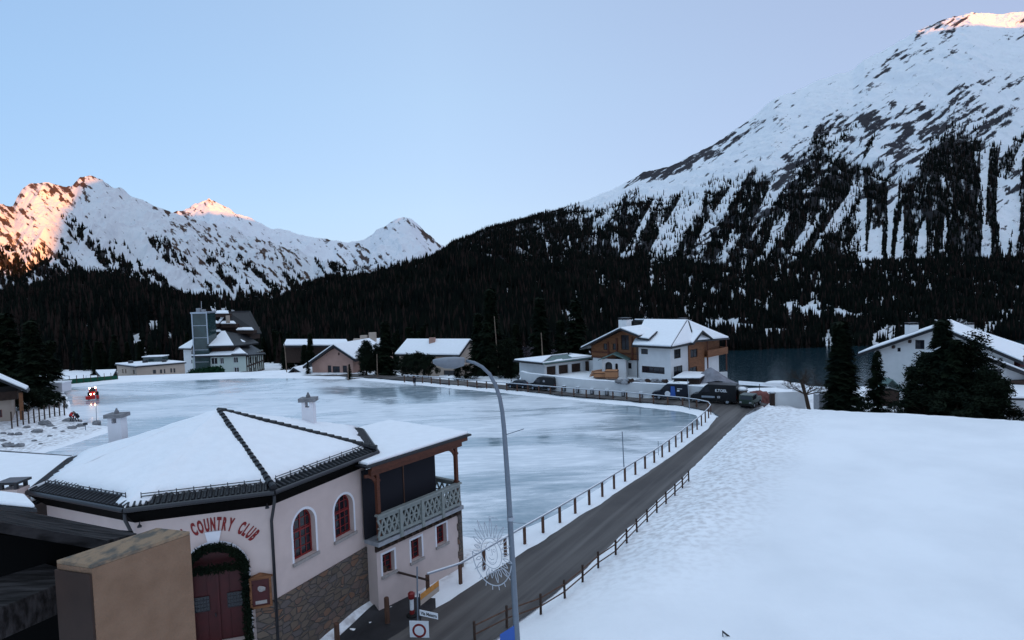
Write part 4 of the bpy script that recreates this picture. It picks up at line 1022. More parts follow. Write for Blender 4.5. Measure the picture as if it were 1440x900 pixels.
dk = MB(); P = [D(-160, 722, 5.9), D(185, 753, 5.75), D(185, 753, 5.75)+Vector((0, 0, -6)), D(-160, 722, 5.9)+Vector((0, 0, -6))]; P = [p-Vector((0, 0, .12)) for p in P]
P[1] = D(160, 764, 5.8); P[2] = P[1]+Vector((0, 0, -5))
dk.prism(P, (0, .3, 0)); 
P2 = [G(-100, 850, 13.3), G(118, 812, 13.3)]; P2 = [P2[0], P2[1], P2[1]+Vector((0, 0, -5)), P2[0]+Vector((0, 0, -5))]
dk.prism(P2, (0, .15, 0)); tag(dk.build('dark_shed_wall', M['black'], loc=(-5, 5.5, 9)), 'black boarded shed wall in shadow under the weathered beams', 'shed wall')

# ============================================================ PEOPLE, TREES, VEHICLES
def tree_mat(): pass
def spruce_mesh(seed, n_lev=30, droop=.25, w=.24, gap=0):
    """1 m tall unit spruce: trunk mesh and crown mesh of needle sprays"""
    rnd = random.Random(seed); cr = MB()
    for i in range(n_lev):
        t = i/(n_lev-1); z = .09+.90*t; L = w*(1-t)**.85*(.8+.35*rnd.random())+.012; nb = 11 if t < .6 else 7
        for k in range(nb):
            if rnd.random() < gap: continue
            a = rnd.random()*6.283; l = L*(.65+.5*rnd.random()); dx, dy = cos(a), sin(a)
            m = 6
            for j in range(m):
                f = (j+.6)/m; c = Vector((dx*l*f, dy*l*f, z-droop*l*f*f+.01*rnd.uniform(-1, 1)))
                s = .030*(1.25-f*.6)+.006
                for q in range(2):
                    sd = Vector((-dy, dx, rnd.uniform(-.5, .2)))*(1 if q else -1); fw = Vector((dx, dy, -.25-.3*rnd.random()))
                    e = c+sd*s*1.1+fw*s*1.3+Vector((0, 0, -s*.5*rnd.random()))
                    cr.add([c-fw*s*.3, c+sd*s*.35, e, c+fw*s*.9], [(0, 1, 2, 3)])
    cr.add([(.006, 0, .95), (-.006, .005, .95), (0, -.006, .95), (0, 0, 1.02)], [(0, 1, 3), (1, 2, 3), (2, 0, 3)])
    tr = MB(); tr.tube([(0, 0, -.03), (0, 0, .4), (0, 0, .97)], [.020, .013, .003], 7)
    return tr, cr
def pine_mesh(seed, ncl=34, shape=(.30, .30, .42), zc=.60, leaf=.05, npl=70):
    rnd = random.Random(seed); cr = MB(); tr = MB(); tr.tube([(0, 0, -.03), (.01, 0, .35), (-.01, .01, .85)], [.028, .018, .006], 7)
    for i in range(ncl):
        d = Vector((rnd.gauss(0, 1), rnd.gauss(0, 1), rnd.gauss(0, 1))).normalized()*(.45+.55*rnd.random())
        c = Vector((d.x*shape[0], d.y*shape[1], zc+d.z*shape[2])); tp_ = 1-.75*max(0, d.z)**1.5; c.x *= tp_; c.y *= tp_
        leaves(cr, c, .085*(.7+.6*rnd.random()), npl, leaf, rnd)
        if i % 2 == 0: tr.tube([(0, 0, max(.2, c.z-.18)), tuple(c)], [.007, .002], 5, False)
    return tr, cr
def tree_proto(name, pair, m, mb_='bark'):
    tr, cr = pair; root = thing(name, 'tree', 'tree', (0, 0, 0))
    tr.build('trunk', M[mb_], root); cr.build('crown', M[m], root); return root
PROTO = {}
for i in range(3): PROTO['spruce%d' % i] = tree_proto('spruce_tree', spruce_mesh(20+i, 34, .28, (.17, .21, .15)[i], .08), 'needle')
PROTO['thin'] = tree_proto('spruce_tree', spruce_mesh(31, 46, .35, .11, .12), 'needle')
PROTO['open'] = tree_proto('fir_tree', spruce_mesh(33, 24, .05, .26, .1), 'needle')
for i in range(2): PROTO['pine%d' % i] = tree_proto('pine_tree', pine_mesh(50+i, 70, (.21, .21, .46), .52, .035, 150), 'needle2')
PROTO['bush'] = tree_proto('round_pine', pine_mesh(60, 40, (.40, .40, .38), .50, .05, 110), 'needle2')
used = set()
def place_tree(kind, x, y, z, h, label, cat, group=None, w=1.0, rz=None):
    p = PROTO[kind]
    if kind in used: p = copy_tree(p)
    used.add(kind)
    p.location = (x, y, z); p.scale = (h*w, h*w, h); p.rotation_euler = (0, 0, rz if rz is not None else random.random()*6.28)
    p['label'] = label; p['category'] = cat
    if group: p['group'] = group
    elif 'group' in p: del p['group']
    return p
def tree_px(kind, px, ytop, ybot, depth, label, cat='spruce', group=None, w=1.0):
    b = D(px, ybot, depth); t = D(px, ytop, depth)
    return place_tree(kind, b.x, depth, b.z, t.z-b.z, label, cat, group, w)

def wheel(root, c, r, wd, ax):
    """ax = unit axle direction (2D)"""
    def ring(prof, name, m, par=None):
        b = MB(); n = 18; N = len(prof); up = Vector((0, 0, 1)); a = Vector((ax[0], ax[1], 0)); f = a.cross(up)
        for q, k in prof:
            for i in range(n):
                t = 2*pi*i/n; b.v.append(tuple(Vector(c)+a*k+(f*cos(t)+up*sin(t))*q))
        for j in range(N-1):
            for i in range(n): b.f.append([j*n+i, j*n+(i+1) % n, (j+1)*n+(i+1) % n, (j+1)*n+i]); b.mi.append(0)
        o = b.build(name, m, root, smooth=False)
        if par: o.parent = par
        return o
    t = ring([(r*.6, -wd/2), (r*.93, -wd/2), (r, -wd*.3), (r, wd*.3), (r*.93, wd/2), (r*.6, wd/2), (r*.6, -wd/2)], 'wheel', M['rubber'])
    ring([(0, -wd*.36), (r*.25, -wd*.44), (r*.58, -wd*.40), (r*.6, -wd*.3), (r*.6, wd*.3), (r*.58, wd*.40), (r*.25, wd*.44), (0, wd*.36)], 'rim', M['galv'], t)
def vehicle(name, label, cat, pos, u, prof, Wd, col, glassprof, wheels, r, extra=None, screen=None, rear=None, snow=None, group=None):
    """prof: side outline (s forward along u, z). Camera-side flank is k=0"""
    root = thing(name, label, cat, pos, group); O = Vector(pos); zz = O.z
    n = n_of(u)
    if n[1] < 0: pass
    A = lambda s, k, z: tuple(pt(O, u, s, k, zz+z))
    b = MB(); N = len(prof)
    b.prism([A(s, 0, z) for s, z in prof], Vector(A(0, Wd, 0))-Vector(A(0, 0, 0))); b.build('body', M[col], root, bevel=.07)
    for g in glassprof:
        for k in (-.012, Wd+.004):
            b = MB(); b.prism([A(s, k, z) for s, z in g], Vector(A(0, .008, 0))-Vector(A(0, 0, 0))); b.build('side_window', M['glass'], root)
    if screen:
        (s0, z0), (s1, z1) = screen; b = MB(); d = Vector((s1-s0, 0, z1-z0)); nx, nz = (z1-z0), -(s1-s0); l = sqrt(nx*nx+nz*nz); nx, nz = nx/l*.02, nz/l*.02
        if nx < 0: nx, nz = nx, nz
        b.hexa([A(s0, .12, z0), A(s0, Wd-.12, z0), A(s1, Wd-.2, z1), A(s1, .2, z1)], [A(s0-nx*1, .12, z0-nz), A(s0-nx, Wd-.12, z0-nz), A(s1-nx, Wd-.2, z1-nz), A(s1-nx, .2, z1-nz)]); b.build('windscreen', M['glass'], root)
    for s in wheels:
        for k in (.08, Wd-.08): wheel(root, A(s, k, r), r, .22, n)
    smin, smax = min(s for s, z in prof), max(s for s, z in prof)
    for k in (.22, Wd-.22):
        b = MB(); b.pbox(O, u, smin-.03, smin+.05, zz+.62, zz+.82, k-.14, k+.14); b.build('headlight', M['chrome'], root)
        b = MB(); b.pbox(O, u, smax-.05, smax+.02, zz+.75, zz+1.05, k-.07, k+.07); b.build('tail_light', M['red'], root)
    b = MB(); b.pbox(O, u, smin-.06, smin+.12, zz+.28, zz+.55, -.01, Wd+.01); b.build('bumper', M['rubber'], root, bevel=.03)
    for k in (-.16, Wd+.02):
        b = MB(); b.pbox(O, u, smin+(smax-smin)*.27, smin+(smax-smin)*.27+.1, zz+1.15, zz+1.38, k, k+.14); b.build('wing_mirror', M['rubber'], root, bevel=.02)
    b = MB(); b.pbox(O, u, smin+.5, smax-.3, zz+.46, zz+.56, -.02, -.002); b.build('side_strip', M['rubber'], root)
    if snow:
        b = MB(); b.pbox(O, u, snow[0], snow[1], zz+snow[2], zz+snow[2]+.12, .08, Wd-.08); b.build('snow_cap', M['roofsnow'], root, bevel=.05)
    return root, A, O

def person(label, pos, h, joints, face=0, coat='cloth', legs='cloth', hat='cloth'):
    """one skinned body: joints given as fractions of height in the person's own frame (x right, y forward)"""
    root = thing('person', label, 'person', pos); C_, S_ = cos(face), sin(face)
    T = lambda p: Vector((pos[0]+(p[0]*C_-p[1]*S_)*h, pos[1]+(p[0]*S_+p[1]*C_)*h, pos[2]+p[2]*h))
    J = joints; names = list(J); E = [('pelvis', 'chest'), ('chest', 'neck'), ('neck', 'head')]
    for s in ('l', 'r'): E += [('chest', 'sh'+s), ('sh'+s, 'el'+s), ('el'+s, 'wr'+s), ('pelvis', 'hip'+s), ('hip'+s, 'kn'+s), ('kn'+s, 'an'+s), ('an'+s, 'toe'+s)]
    R = dict(pelvis=.085, chest=.095, neck=.035, head=.062, sh=.05, el=.032, wr=.022, hip=.06, kn=.042, an=.028, toe=.024)
    me = bpy.data.meshes.new('body'); me.from_pydata([tuple(T(J[n])-Vector(pos)) for n in names], [(names.index(a), names.index(b)) for a, b in E], [])
    me.materials.append(M[legs]); o = bpy.data.objects.new('body', me); COL.objects.link(o); o.parent = root
    sk = o.modifiers.new('skin', 'SKIN')
    me.skin_vertices.new() if hasattr(me.skin_vertices, 'new') and not me.skin_vertices else None
    for i, n in enumerate(names):
        q = R.get(n) or R.get(n[:-1]); me.skin_vertices[0].data[i].radius = (q*h, q*h); me.skin_vertices[0].data[i].use_root = (n == 'pelvis')
    o.modifiers.new('sub', 'SUBSURF').render_levels = 2
    # coat
    b = MB(); b.tube([T(J['pelvis'])+Vector((0, 0, -.04*h)), T(J['pelvis']), T(J['chest']), T(J['neck'])], [.105*h, .10*h, .115*h, .05*h], 12); b.build('jacket', M[coat], root, smooth=True)
    for s in 'lr':
        b = MB(); b.tube([T(J['sh'+s]), T(J['el'+s]), T(J['wr'+s])], [.056*h, .042*h, .032*h], 10); b.build('sleeve', M[coat], root, smooth=True)
    b = MB(); c = T(J['head']); b.blob(c, .066*h, 1, 8, .04, (1, 1, 1.2)); b.build('head', M['skin'], root, smooth=True)
    b = MB(); b.blob(c+Vector((0, 0, .03*h)), .07*h, 2, 8, .05, (1, 1, .8)); b.build('hat', M[hat], root, smooth=True)
    return root
STAND = dict(pelvis=(0, 0, .53), chest=(0, .01, .73), neck=(0, .01, .84), head=(0, .02, .92), shl=(-.11, 0, .80), ell=(-.15, .02, .63), wrl=(-.13, .10, .50), shr=(.11, 0, .80), elr=(.15, .02, .63), wrr=(.13, .10, .50),
             hipl=(-.055, 0, .50), knl=(-.07, .03, .28), anl=(-.07, 0, .045), toel=(-.08, .08, .02), hipr=(.055, 0, .50), knr=(.07, .04, .28), anr=(.08, -.02, .045), toer=(.09, .06, .02))
BEND = dict(pelvis=(0, -.12, .42), chest=(0, .08, .58), neck=(0, .18, .63), head=(0, .25, .66), shl=(-.11, .13, .60), ell=(-.13, .22, .44), wrl=(-.09, .30, .30), shr=(.11, .13, .60), elr=(.13, .22, .44), wrr=(.09, .30, .30),
            hipl=(-.06, -.10, .40), knl=(-.09, .10, .27), anl=(-.09, -.04, .045), toel=(-.10, .05, .02), hipr=(.06, -.10, .40), knr=(.09, .10, .27), anr=(.09, -.04, .045), toer=(.10, .05, .02))

# ============================================================ FENCES
def resample(P, step):
    P = [Vector(p) for p in P]; out = [P[0]]; acc = 0
    for a, b in zip(P[:-1], P[1:]):
        L = (b-a).length; d = step-acc
        while d <= L: out.append(a+(b-a)*(d/L)); d += step
        acc = (acc+L) % step
    return out
def fence(name, label, pts, post, rails, railr, pm, rm, snow=False, sq=.07):
    root = thing(name, label, 'fence', tuple(pts[0]))
    for i, p in enumerate(pts):
        b = MB(); h = post*(1+random.uniform(-.03, .03)); tl = random.uniform(-.03, .03)
        q = pts[min(i+1, len(pts)-1)]-pts[max(i-1, 0)]; an = atan2(q.y, q.x)
        if sq: b.box((p.x, p.y, p.z+h/2-.1), (sq*2, sq*1.4, h+.2), an)
        else: b.tube([p-Vector((0, 0, .2)), p+Vector((tl, 0, h))], .06, 8)
        b.build('post', M[pm], root)
    for z in rails:
        b = MB(); b.tube([p+Vector((0, 0, z+random.uniform(-.02, .02)*(0 if snow else 1))) for p in pts], railr, 7); r = b.build('rail', M[rm], root)
        if snow and z == rails[0]:
            s = MB(); s.tube([p+Vector((0, 0, z+railr*.9)) for p in pts], railr*.65, 6); q = s.build('rail_frost', M['roofsnow'], root); q.parent = r
    return root
fp = [(602, 836), (632, 830), (671, 806), (702, 787), (732, 768), (757, 753), (800, 727), (848, 697), (880, 676), (925, 647), (950, 628), (972, 610), (990, 594), (1000, 583), (998, 578), (985, 574.5), (960, 571), (925, 567.5), (880, 562.5), (820, 558), (760, 552.5), (700, 547), (640, 541.5), (600, 538), (560, 535.5)]
P = [G(x, y, .33) for x, y in fp]; P = resample(P, 2.05)
fence('rink_fence', 'long timber post fence with pipe rail curving round the ice rink', P, 1.05, [1.07], .055, 'postwood', 'rail', snow=True, sq=.085)
fp = [(668, 905), (685, 895), (733, 872), (771, 862), (802, 838), (829, 813), (847, 797), (866, 785), (893, 755), (908, 740), (924, 724), (938, 711), (953, 697), (964, 686), (975, 672)]
P = [G(x, y, .45) for x, y in fp]; P = resample(P, 1.9)
fence('field_fence', 'low dark wooden post and rail fence between the road and the snow field', P, 1.0, [.40, .80], .035, 'darkpost', 'rustrail') if False else None
M['darkpost'] = mat('dark_post', (.055, .034, .026), .85, .2, var=.4, scale=6); M['rustrail'] = mat('rusty_brown_rail', (.11, .060, .042), .8, .2, var=.4, scale=4)
fence('field_fence', 'low dark wooden post and rail fence between the road and the snow field', P, 1.02, [.42, .80], .035, 'darkpost', 'rustrail', sq=0)
# short barrier by the yard
P = [Vector(G(541, 812, 1.2)), Vector(G(588, 826, .8)), Vector(G(602, 836, .4))]
P = [D(541, 826, 31.2), D(588, 826, 31.9)]
bt = thing('yard_barrier', 'short timber barrier with a sloping rail below the small red windows', 'barrier', tuple(P[0]))
for x, y0, y1, dd in ((541, 800, 832, 31.3), (601, 815, 836, 32.2)):
    a, b_ = D(x, y0, dd), D(x, y1, dd); b = MB(); b.box((a.x, a.y, (a.z+b_.z)/2), (.15, .13, a.z-b_.z+.3), .5); b.build('post', M['postwood'], bt)
b = MB(); b.tube([D(530, 797, 31.2), D(603, 816, 32.2)], .06, 8); b.build('rail', M['darkwood'], bt)

# rough bollards
def bollard(px, ytop, ybot, label):
    q = D(px, ybot, 1); 
    for z in (0,): pass
    d = ray(px, ybot); y = 26
    for _ in range(30):
        k = y/d.y; x = d.x*k; y = (gz(x, y)-CAMZ)/d.z*d.y
    p = D(px, ybot, y); t = D(px, ytop, y); b = MB(); b.lathe((p.x, p.y, p.z-.15), [(.125, 0), (.12, t.z-p.z+.1), (.10, t.z-p.z+.15), (0, t.z-p.z+.16)], 12)
    tag(b.build('bollard', M['postwood'], loc=p, smooth=False), label, 'bollard', 'timber bollards at the edge of the yard')
bollard(545, 840, 877, 'timber bollard farther up the yard edge, nearer the road sign'); bollard(475, 876, 915, 'timber bollard at the bottom edge of the yard, nearest the stone plinth')

# ============================================================ SIGNS AND LAMP
sp = G(588, 915, .5); sp = D(588, 905, 28.2)
sg = thing('road_sign', 'slim blue-grey pole carrying a street name plate and a red ring traffic sign', 'road sign', (sp.x, sp.y, .4))
tp = D(586.5, 797, 28.2); b = MB(); b.tube([(sp.x, sp.y, .3), (tp.x, tp.y, tp.z)], .035, 10); b.build('pole', M['steel'], sg)
uS = (cos(-.12), sin(-.12)); OS = (sp.x, sp.y-.06, 0)
a0, z1 = onplane(590, 857, OS, uS); a1, z0 = onplane(616, 867, OS, uS)
b = MB(); vz = -.13
P4 = [pt(OS, uS, a0, -.02, z1), pt(OS, uS, a1, -.02, z1-.16), pt(OS, uS, a1, -.02, z1-.16-.27), pt(OS, uS, a0, -.02, z1-.27)]
b.prism([tuple(p) for p in P4], tuple(Vector(n_of(uS)+(0,))*.02)); npl = b.build('name_plate', M['whitep'], sg)
b = MB(); v, f = text_verts('Via Maistra', .22, .003, .006); x0, x1 = min(a[0] for a in v), max(a[0] for a in v); sc = (a1-a0-.1)/(x1-x0)
b.add([tuple(pt(OS, uS, a0+.05+(a[0]-x0)*sc, -.026-a[2], z1-.21-(.16/(a1-a0))*((a[0]-x0)*sc)+a[1]*.9)) for a in v], f); q = b.build('plate_lettering', M['darkblue'] if 'darkblue' in M else M['dark'], sg); q.parent = npl
s0, z0 = onplane(576, 880, OS, uS); s1, _ = onplane(603, 880, OS, uS); zt = onplane(589, 873, OS, uS)[1]; zm = onplane(589, 886.5, OS, uS)[1]
b = MB(); b.pbox(OS, uS, s0, s1, zt-1.15, zt, -.02, 0); pn = b.build('sign_panel', M['whitep'], sg)
b = MB(); c = (s0+s1)/2; R0 = (s1-s0)*.36
for i in range(32):
    a, a2 = 2*pi*i/32, 2*pi*(i+1)/32; r1, r0 = R0, R0*.70
    q_ = lambda r, t, k: pt(OS, uS, c+r*cos(t), k, zm+r*sin(t)*1.0)
    b.hexa([q_(r0, a, -.026), q_(r1, a, -.026), q_(r1, a2, -.026), q_(r0, a2, -.026)], [q_(r0, a, -.021), q_(r1, a, -.021), q_(r1, a2, -.021), q_(r0, a2, -.021)])
q = b.build('red_ring', M['red'], sg); q.parent = pn
b = MB(); b.pbox(OS, uS, s0+.08, s1-.08, zm-R0-.16, zm-R0-.12, -.026, -.021); q = b.build('panel_line', M['dark'], sg); q.parent = pn
# direction board and striped post behind the pole
bp_ = D(596, 858, 28.9); ub, _l = unit(D(590, 0, 28.6), D(624, 0, 29.8))
bd = thing('direction_board', 'tilted orange and pale board leaning beside the road sign', 'board', tuple(bp_))
A_, B_ = D(591, 838, 28.6), D(617, 818, 29.6)
b = MB(); b.hexa([A_+Vector((0, 0, -.2)), B_+Vector((0, 0, -.2)), B_+Vector((0, .04, -.2)), A_+Vector((0, .04, -.2))], [A_+Vector((0, 0, .06)), B_+Vector((0, 0, .06)), B_+Vector((0, .04, .06)), A_+Vector((0, .04, .06))]); b.build('board_panel', M['orange'], bd)
b = MB(); b.hexa([A_+Vector((0, 0, -.46)), B_+Vector((0, 0, -.46)), B_+Vector((0, .04, -.46)), A_+Vector((0, .04, -.46))], [A_+Vector((0, 0, -.215)), B_+Vector((0, 0, -.215)), B_+Vector((0, .04, -.215)), A_+Vector((0, .04, -.215))]); b.build('board_panel', M['cream'], bd)
b = MB(); b.pbox(A_, (1, 0), -.06, -.01, .6, A_.z+.1, -.03, .03); b.build('board_leg', M['dark'], bd)
hp = D(579, 850, 30.2); hz = gz(hp.x, hp.y)
hy = thing('striped_marker', 'short red and white marker post between the road sign and the timber barrier', 'marker post', (hp.x, hp.y, hz))
b = MB(); b.lathe((hp.x, hp.y, hz), [(.28, 0), (.28, .10), (.12, .16), (0, .16)], 14); b.build('base', M['rubber'], hy)
b = MB(); b.lathe((hp.x, hp.y, hz+.16), [(.12, 0), (.12, .20), (.12, .20)], 14); b.build('red_band', M['red'], hy)
b = MB(); b.lathe((hp.x, hp.y, hz+.36), [(.10, 0), (.10, .55)], 14); b.build('white_band', M['whitep'], hy)
b = MB(); b.lathe((hp.x, hp.y, hz+.91), [(.14, 0), (.17, .1), (.17, .26), (.1, .32), (0, .33)], 14); b.build('red_cap', M['red'], hy)

# street lamp
LY = 25.0; lf = D(730, 935, LY); gl_ = gz(lf.x, lf.y)
lp = thing('street_lamp', 'tall blue-grey street lamp with a curved arm beside the road', 'street lamp', (lf.x, lf.y, gl_))
path = [(lf.x, LY, gl_-.1)]+[tuple(D(x, y, LY)) for x, y in ((727, 900), (723, 830), (719, 760), (715, 690), (711.5, 640), (709, 605), (706.5, 580), (703, 560), (697, 542), (688.5, 526), (678, 516), (667, 510), (655, 507.5))]
rs = [.135, .13, .122, .114, .106, .098, .092, .086, .08, .074, .07, .066, .063, .06]
b = MB(); b.tube(path, rs, 14); b.build('pole', M['steel'], lp, smooth=True)
hd = MB(); h0 = D(652, 508.5, LY); HL = 1.22
M['lamphead'] = mat('lamp_housing', (.20, .22, .25), .45, .4, var=.15, scale=4)
# luminaire: flat housing with a rounded bowl beneath, seen slightly from above
up = []; prof_ = [(-.05, .10, .10), (.0, .22, .20), (.35, .28, .28), (.75, .28, .26), (1.08, .22, .16), (1.2, .12, .09)]
for s, w_, t_ in prof_:
    ring = []
    for k in range(12):
        a = 2*pi*k/12; ring.append((h0.x-s, h0.y+w_*cos(a), h0.z+.08-(.0*s)+t_*sin(a)*(.45 if sin(a) > 0 else 1.25)))
    up.append(ring)
for r in up: hd.v += r
for i in range(len(up)-1):
    for k in range(12): hd.f.append([i*12+k, i*12+(k+1) % 12, (i+1)*12+(k+1) % 12, (i+1)*12+k]); hd.mi.append(0)
hd.f.append(list(range(12))); hd.f.append([60+k for k in range(12)]); hd.mi += [0, 0]
hb = hd.build('lamp_head', M['lamphead'], lp, smooth=True)
b = MB(); c0 = D(718, 729, LY); b.tube([(c0.x, c0.y, c0.z-.07), (c0.x, c0.y, c0.z+.07)], .15, 14); b.build('clamp', M['galv'], lp)
b = MB(); q0 = D(712.5, 611, LY); q1 = D(737, 603, LY); b.tube([q0, q1], .018, 6); b.build('bracket_rod', M['steel'], lp)
b = MB(); b.tube([D(718, 735, LY), D(740, 736, LY)], .012, 6); b.build('bracket_rod', M['steel'], lp)
a, c = D(704, 889, LY), D(722, 878, LY); b = MB(); b.hexa([D(703, 905, LY-.1), D(724, 905, LY-.1), D(724, 905, LY-.06), D(703, 905, LY-.06)], [D(703, 892, LY-.1), D(724, 879, LY-.1), D(724, 879, LY-.06), D(703, 892, LY-.06)]); b.build('blue_plate', M['blue'], lp)
# sun-face light ornament
OR = thing('sun_ornament', 'round white wire sun ornament with flame rays hung on the street lamp', 'ornament', tuple(D(692, 783, LY)))
cO = D(691, 778, LY); ax_ = (.80, -.60)
def op(x, z): return pt(cO, ax_, x*1.12, 0, cO.z+z*1.12)
s_ = 1/36.0
def ring_w(r, m0=0, m1=2*pi, n=40, rz=1.0): return [op(r*cos(m0+(m1-m0)*i/n)*.90, r*sin(m0+(m1-m0)*i/n)*rz) for i in range(n+1)]
def wire(pts, r=.02, name='wire_outline'): w = MB(); w.tube(pts, r, 5, False); w.build(name, M['wire'], OR)
wire(ring_w(.52, rz=1.05), .017, 'face_ring'); wire(ring_w(.30, rz=1.35), .012, 'face_outline')
for sx in (-1, 1): wire([op(sx*.13+.06*cos(t), .12+.05*sin(t)) for t in np.linspace(0, 6.28, 10)], .010, 'eye')
wire([op(0, .16), op(.05, -.06), op(-.03, -.08)], .010, 'nose'); wire([op(-.12, -.18), op(0, -.24), op(.12, -.18)], .012, 'mouth'); wire([op(-.1, -.32), op(0, -.36), op(.1, -.32)], .010, 'mouth')
NR = 22
for i in range(NR):
    a = 2*pi*(i+.5)/NR; L_ = .86+.14*(i % 2)
    if sin(a) > .5: L_ += .22
    da = .10; P_ = []
    for t in np.linspace(0, 1, 9):
        w_ = sin(pi*t)*.055; r_ = .56+(L_-.56)*t; P_.append(op(r_*cos(a)*.92-w_*sin(a), r_*sin(a)*1.05+w_*cos(a)))
    for t in np.linspace(1, 0, 9):
        w_ = -sin(pi*t)*.055; r_ = .56+(L_-.56)*t; P_.append(op(r_*cos(a)*.92-w_*sin(a), r_*sin(a)*1.05+w_*cos(a)))
    wire(P_, .016, 'ray')
wire([op(.98*cos(t)*.92, .98*sin(t)*1.18) for t in np.linspace(pi*1.05, pi*1.93, 24)], .022, 'lower_arc')
for t in np.linspace(pi*1.2, pi*1.8, 7): wire([op(.98*cos(t)*.92, .98*sin(t)*1.18), op(1.08*cos(t)*.92, 1.1*sin(t)*1.2)], .016, 'short_ray')
wire([op(-.05, 1.15), op(-.05, 1.34), op(.35, 1.30)], .012, 'hanger'); 
b = MB(); b.tube([D(709, 800, LY), D(718, 809, LY)], .022, 6); b.build('bracket', M['wire'], OR)
b = MB(); b.tube([D(716, 742, LY), D(719.5, 806, LY)], .020, 6); b.build('bracket', M['wire'], OR)
b = MB(); b.tube([D(684, 808, LY-.3), D(709, 799, LY)], .016, 6); b.build('bracket', M['wire'], OR)

# slim poles on and beyond the rink
def pole_px(name, label, px0, ytop, px1, ybot, z, r, m='rail', cat='pole', base=None):
    p = G(px1, ybot, z); t = D(px0, ytop, p.y); root = thing(name, label, cat, tuple(p)); b = MB(); b.tube([p, t], [r, r*.8], 8); b.build('pole', M[m], root)
    if base: b = MB(); b.lathe(tuple(p), [(base, 0), (base, .35), (base*.7, .5), (0, .5)], 6); b.build('base_block', M['grey'], root)
    return root, p, t
pole_px('marker_pole', 'slim dark pole standing on the ice by the road-side fence', 875, 607, 877.5, 658, .1, .05, 'steel')
pole_px('marker_pole', 'short thin stake at the fence near the far end of the road', 925.5, 620, 926, 640, .2, .03, 'steel')
r_, p, t = pole_px('flag_pole', 'slim pale pole in front of the dark blue van', 967, 534, 970, 576, .2, .05, 'galv')
pole_px('flag_pole', 'slim pole standing by the stone gate pillar right of the large black van', 1013, 558, 1001, 594, .2, .0, 'galv') if False else None
pole_px('floodlight_mast', 'thin mast on a concrete block on the snow near the tractor', 134.5, 556, 136, 597, .05, .05, 'galv', 'mast', base=.55)
r_, p, t = pole_px('marker_pole', 'short stake with a dark box top near the crouching people', 120, 596, 120.5, 607, .05, .05, 'steel')
b = MB(); b.box(tuple(t), (.42, .25, .28)); b.build('box_top', M['dark'], r_)

# ============================================================ TRACTOR AND PEOPLE
tp_ = G(131, 560, .05); TU = (.5, -.86)
tr = thing('tractor', 'small red and white tractor with lit headlights clearing snow off the ice', 'tractor', tuple(tp_))
u_ = (.50, -.866); O = tp_+Vector((u_[0]*-1.6, u_[1]*-1.6, 0)); z_ = O.z; k0, k1 = -.75, .75; sc = 1.0
b = MB(); b.pbox(O, u_, 1.7, 3.1, z_+.7, z_+1.35, -.38, .38); b.build('bonnet', M['coat'], tr, bevel=.08)
b = MB(); b.pbox(O, u_, .5, 1.9, z_+.7, z_+1.15, -.6, .6); b.build('chassis', M['dark'], tr, bevel=.04)
b = MB()
for s in (.5, 1.75):
    for k in (-.6, .6): b.pbox(O, u_, s-.05, s+.05, z_+1.15, z_+2.25, k-.05, k+.05)
b.build('cab_frame', M['coat'], tr)
b = MB(); b.pbox(O, u_, .35, 1.9, z_+2.25, z_+2.42, -.72, .72); b.build('cab_roof', M['whitep'], tr, bevel=.05)
b = MB(); b.pbox(O, u_, 1.72, 1.76, z_+1.2, z_+2.2, -.52, .52); b.build('windscreen', M['glass'], tr)
n__ = n_of(u_)
for k in (-.75, .75): wheel(tr, pt(O, u_, .8, k, z_+.62), .62, .36, n__); wheel(tr, pt(O, u_, 2.7, k*.9, z_+.42), .42, .28, n__)
b = MB(); b.pbox(O, u_, 3.5, 3.75, z_+.1, z_+.75, -1.15, 1.15); b.pbox(O, u_, 3.1, 3.5, z_+.35, z_+.5, -.3, .3); b.build('snow_blade', M['coat'], tr, bevel=.04)
for k in (-.3, .3):
    b = MB(); b.blob(pt(O, u_, 3.12, k, z_+1.05), .10, 1, 6, 0); b.build('headlight', M['lampglow'], tr, smooth=True)
for k in (-.5, .5):
    b = MB(); b.blob(pt(O, u_, 1.9, k, z_+2.12), .12, 1, 6, 0); b.build('work_light', M['lampglow'], tr, smooth=True)
tr.scale = (.82, .82, .82)
pp = G(101, 592, .6); person('person in a red jacket crouching on the snowy bank by the dark fence', tuple(pp), 1.75, BEND, -1.9, 'coat')
pp = G(109, 593, .5); person('person in dark clothes stooping close to the one in red', tuple(pp), 1.65, BEND, 1.2, 'cloth', hat='cloth')
pp = G(583.5, 543, .1); person('person in dark clothes standing on the ice at the far rink fence', tuple(pp), 1.7, STAND, 2.6, 'cloth')

# ============================================================ CHALET, GARAGE AND THE WHITE PERIMETER WALL
def rdir(deg): return (cos(radians(deg)), sin(radians(deg)))
TZ = 2.2
KC = Vector((22.16, 89.72, 0)); uC = rdir(-45); nC = n_of(uC)
LC = 14.5; OC = KC-Vector((uC[0], uC[1], 0))*LC
ch = thing('chalet', 'large timber and white plaster chalet with snowy roofs and two white chimneys, above the vans', 'chalet', (OC.x+5, OC.y, TZ))
def cp(s, k, z): return pt(OC, uC, s, k, z)
def ops(O, u, lst, **kw): return [op_px(O, u, *a, **kw) for a in lst]
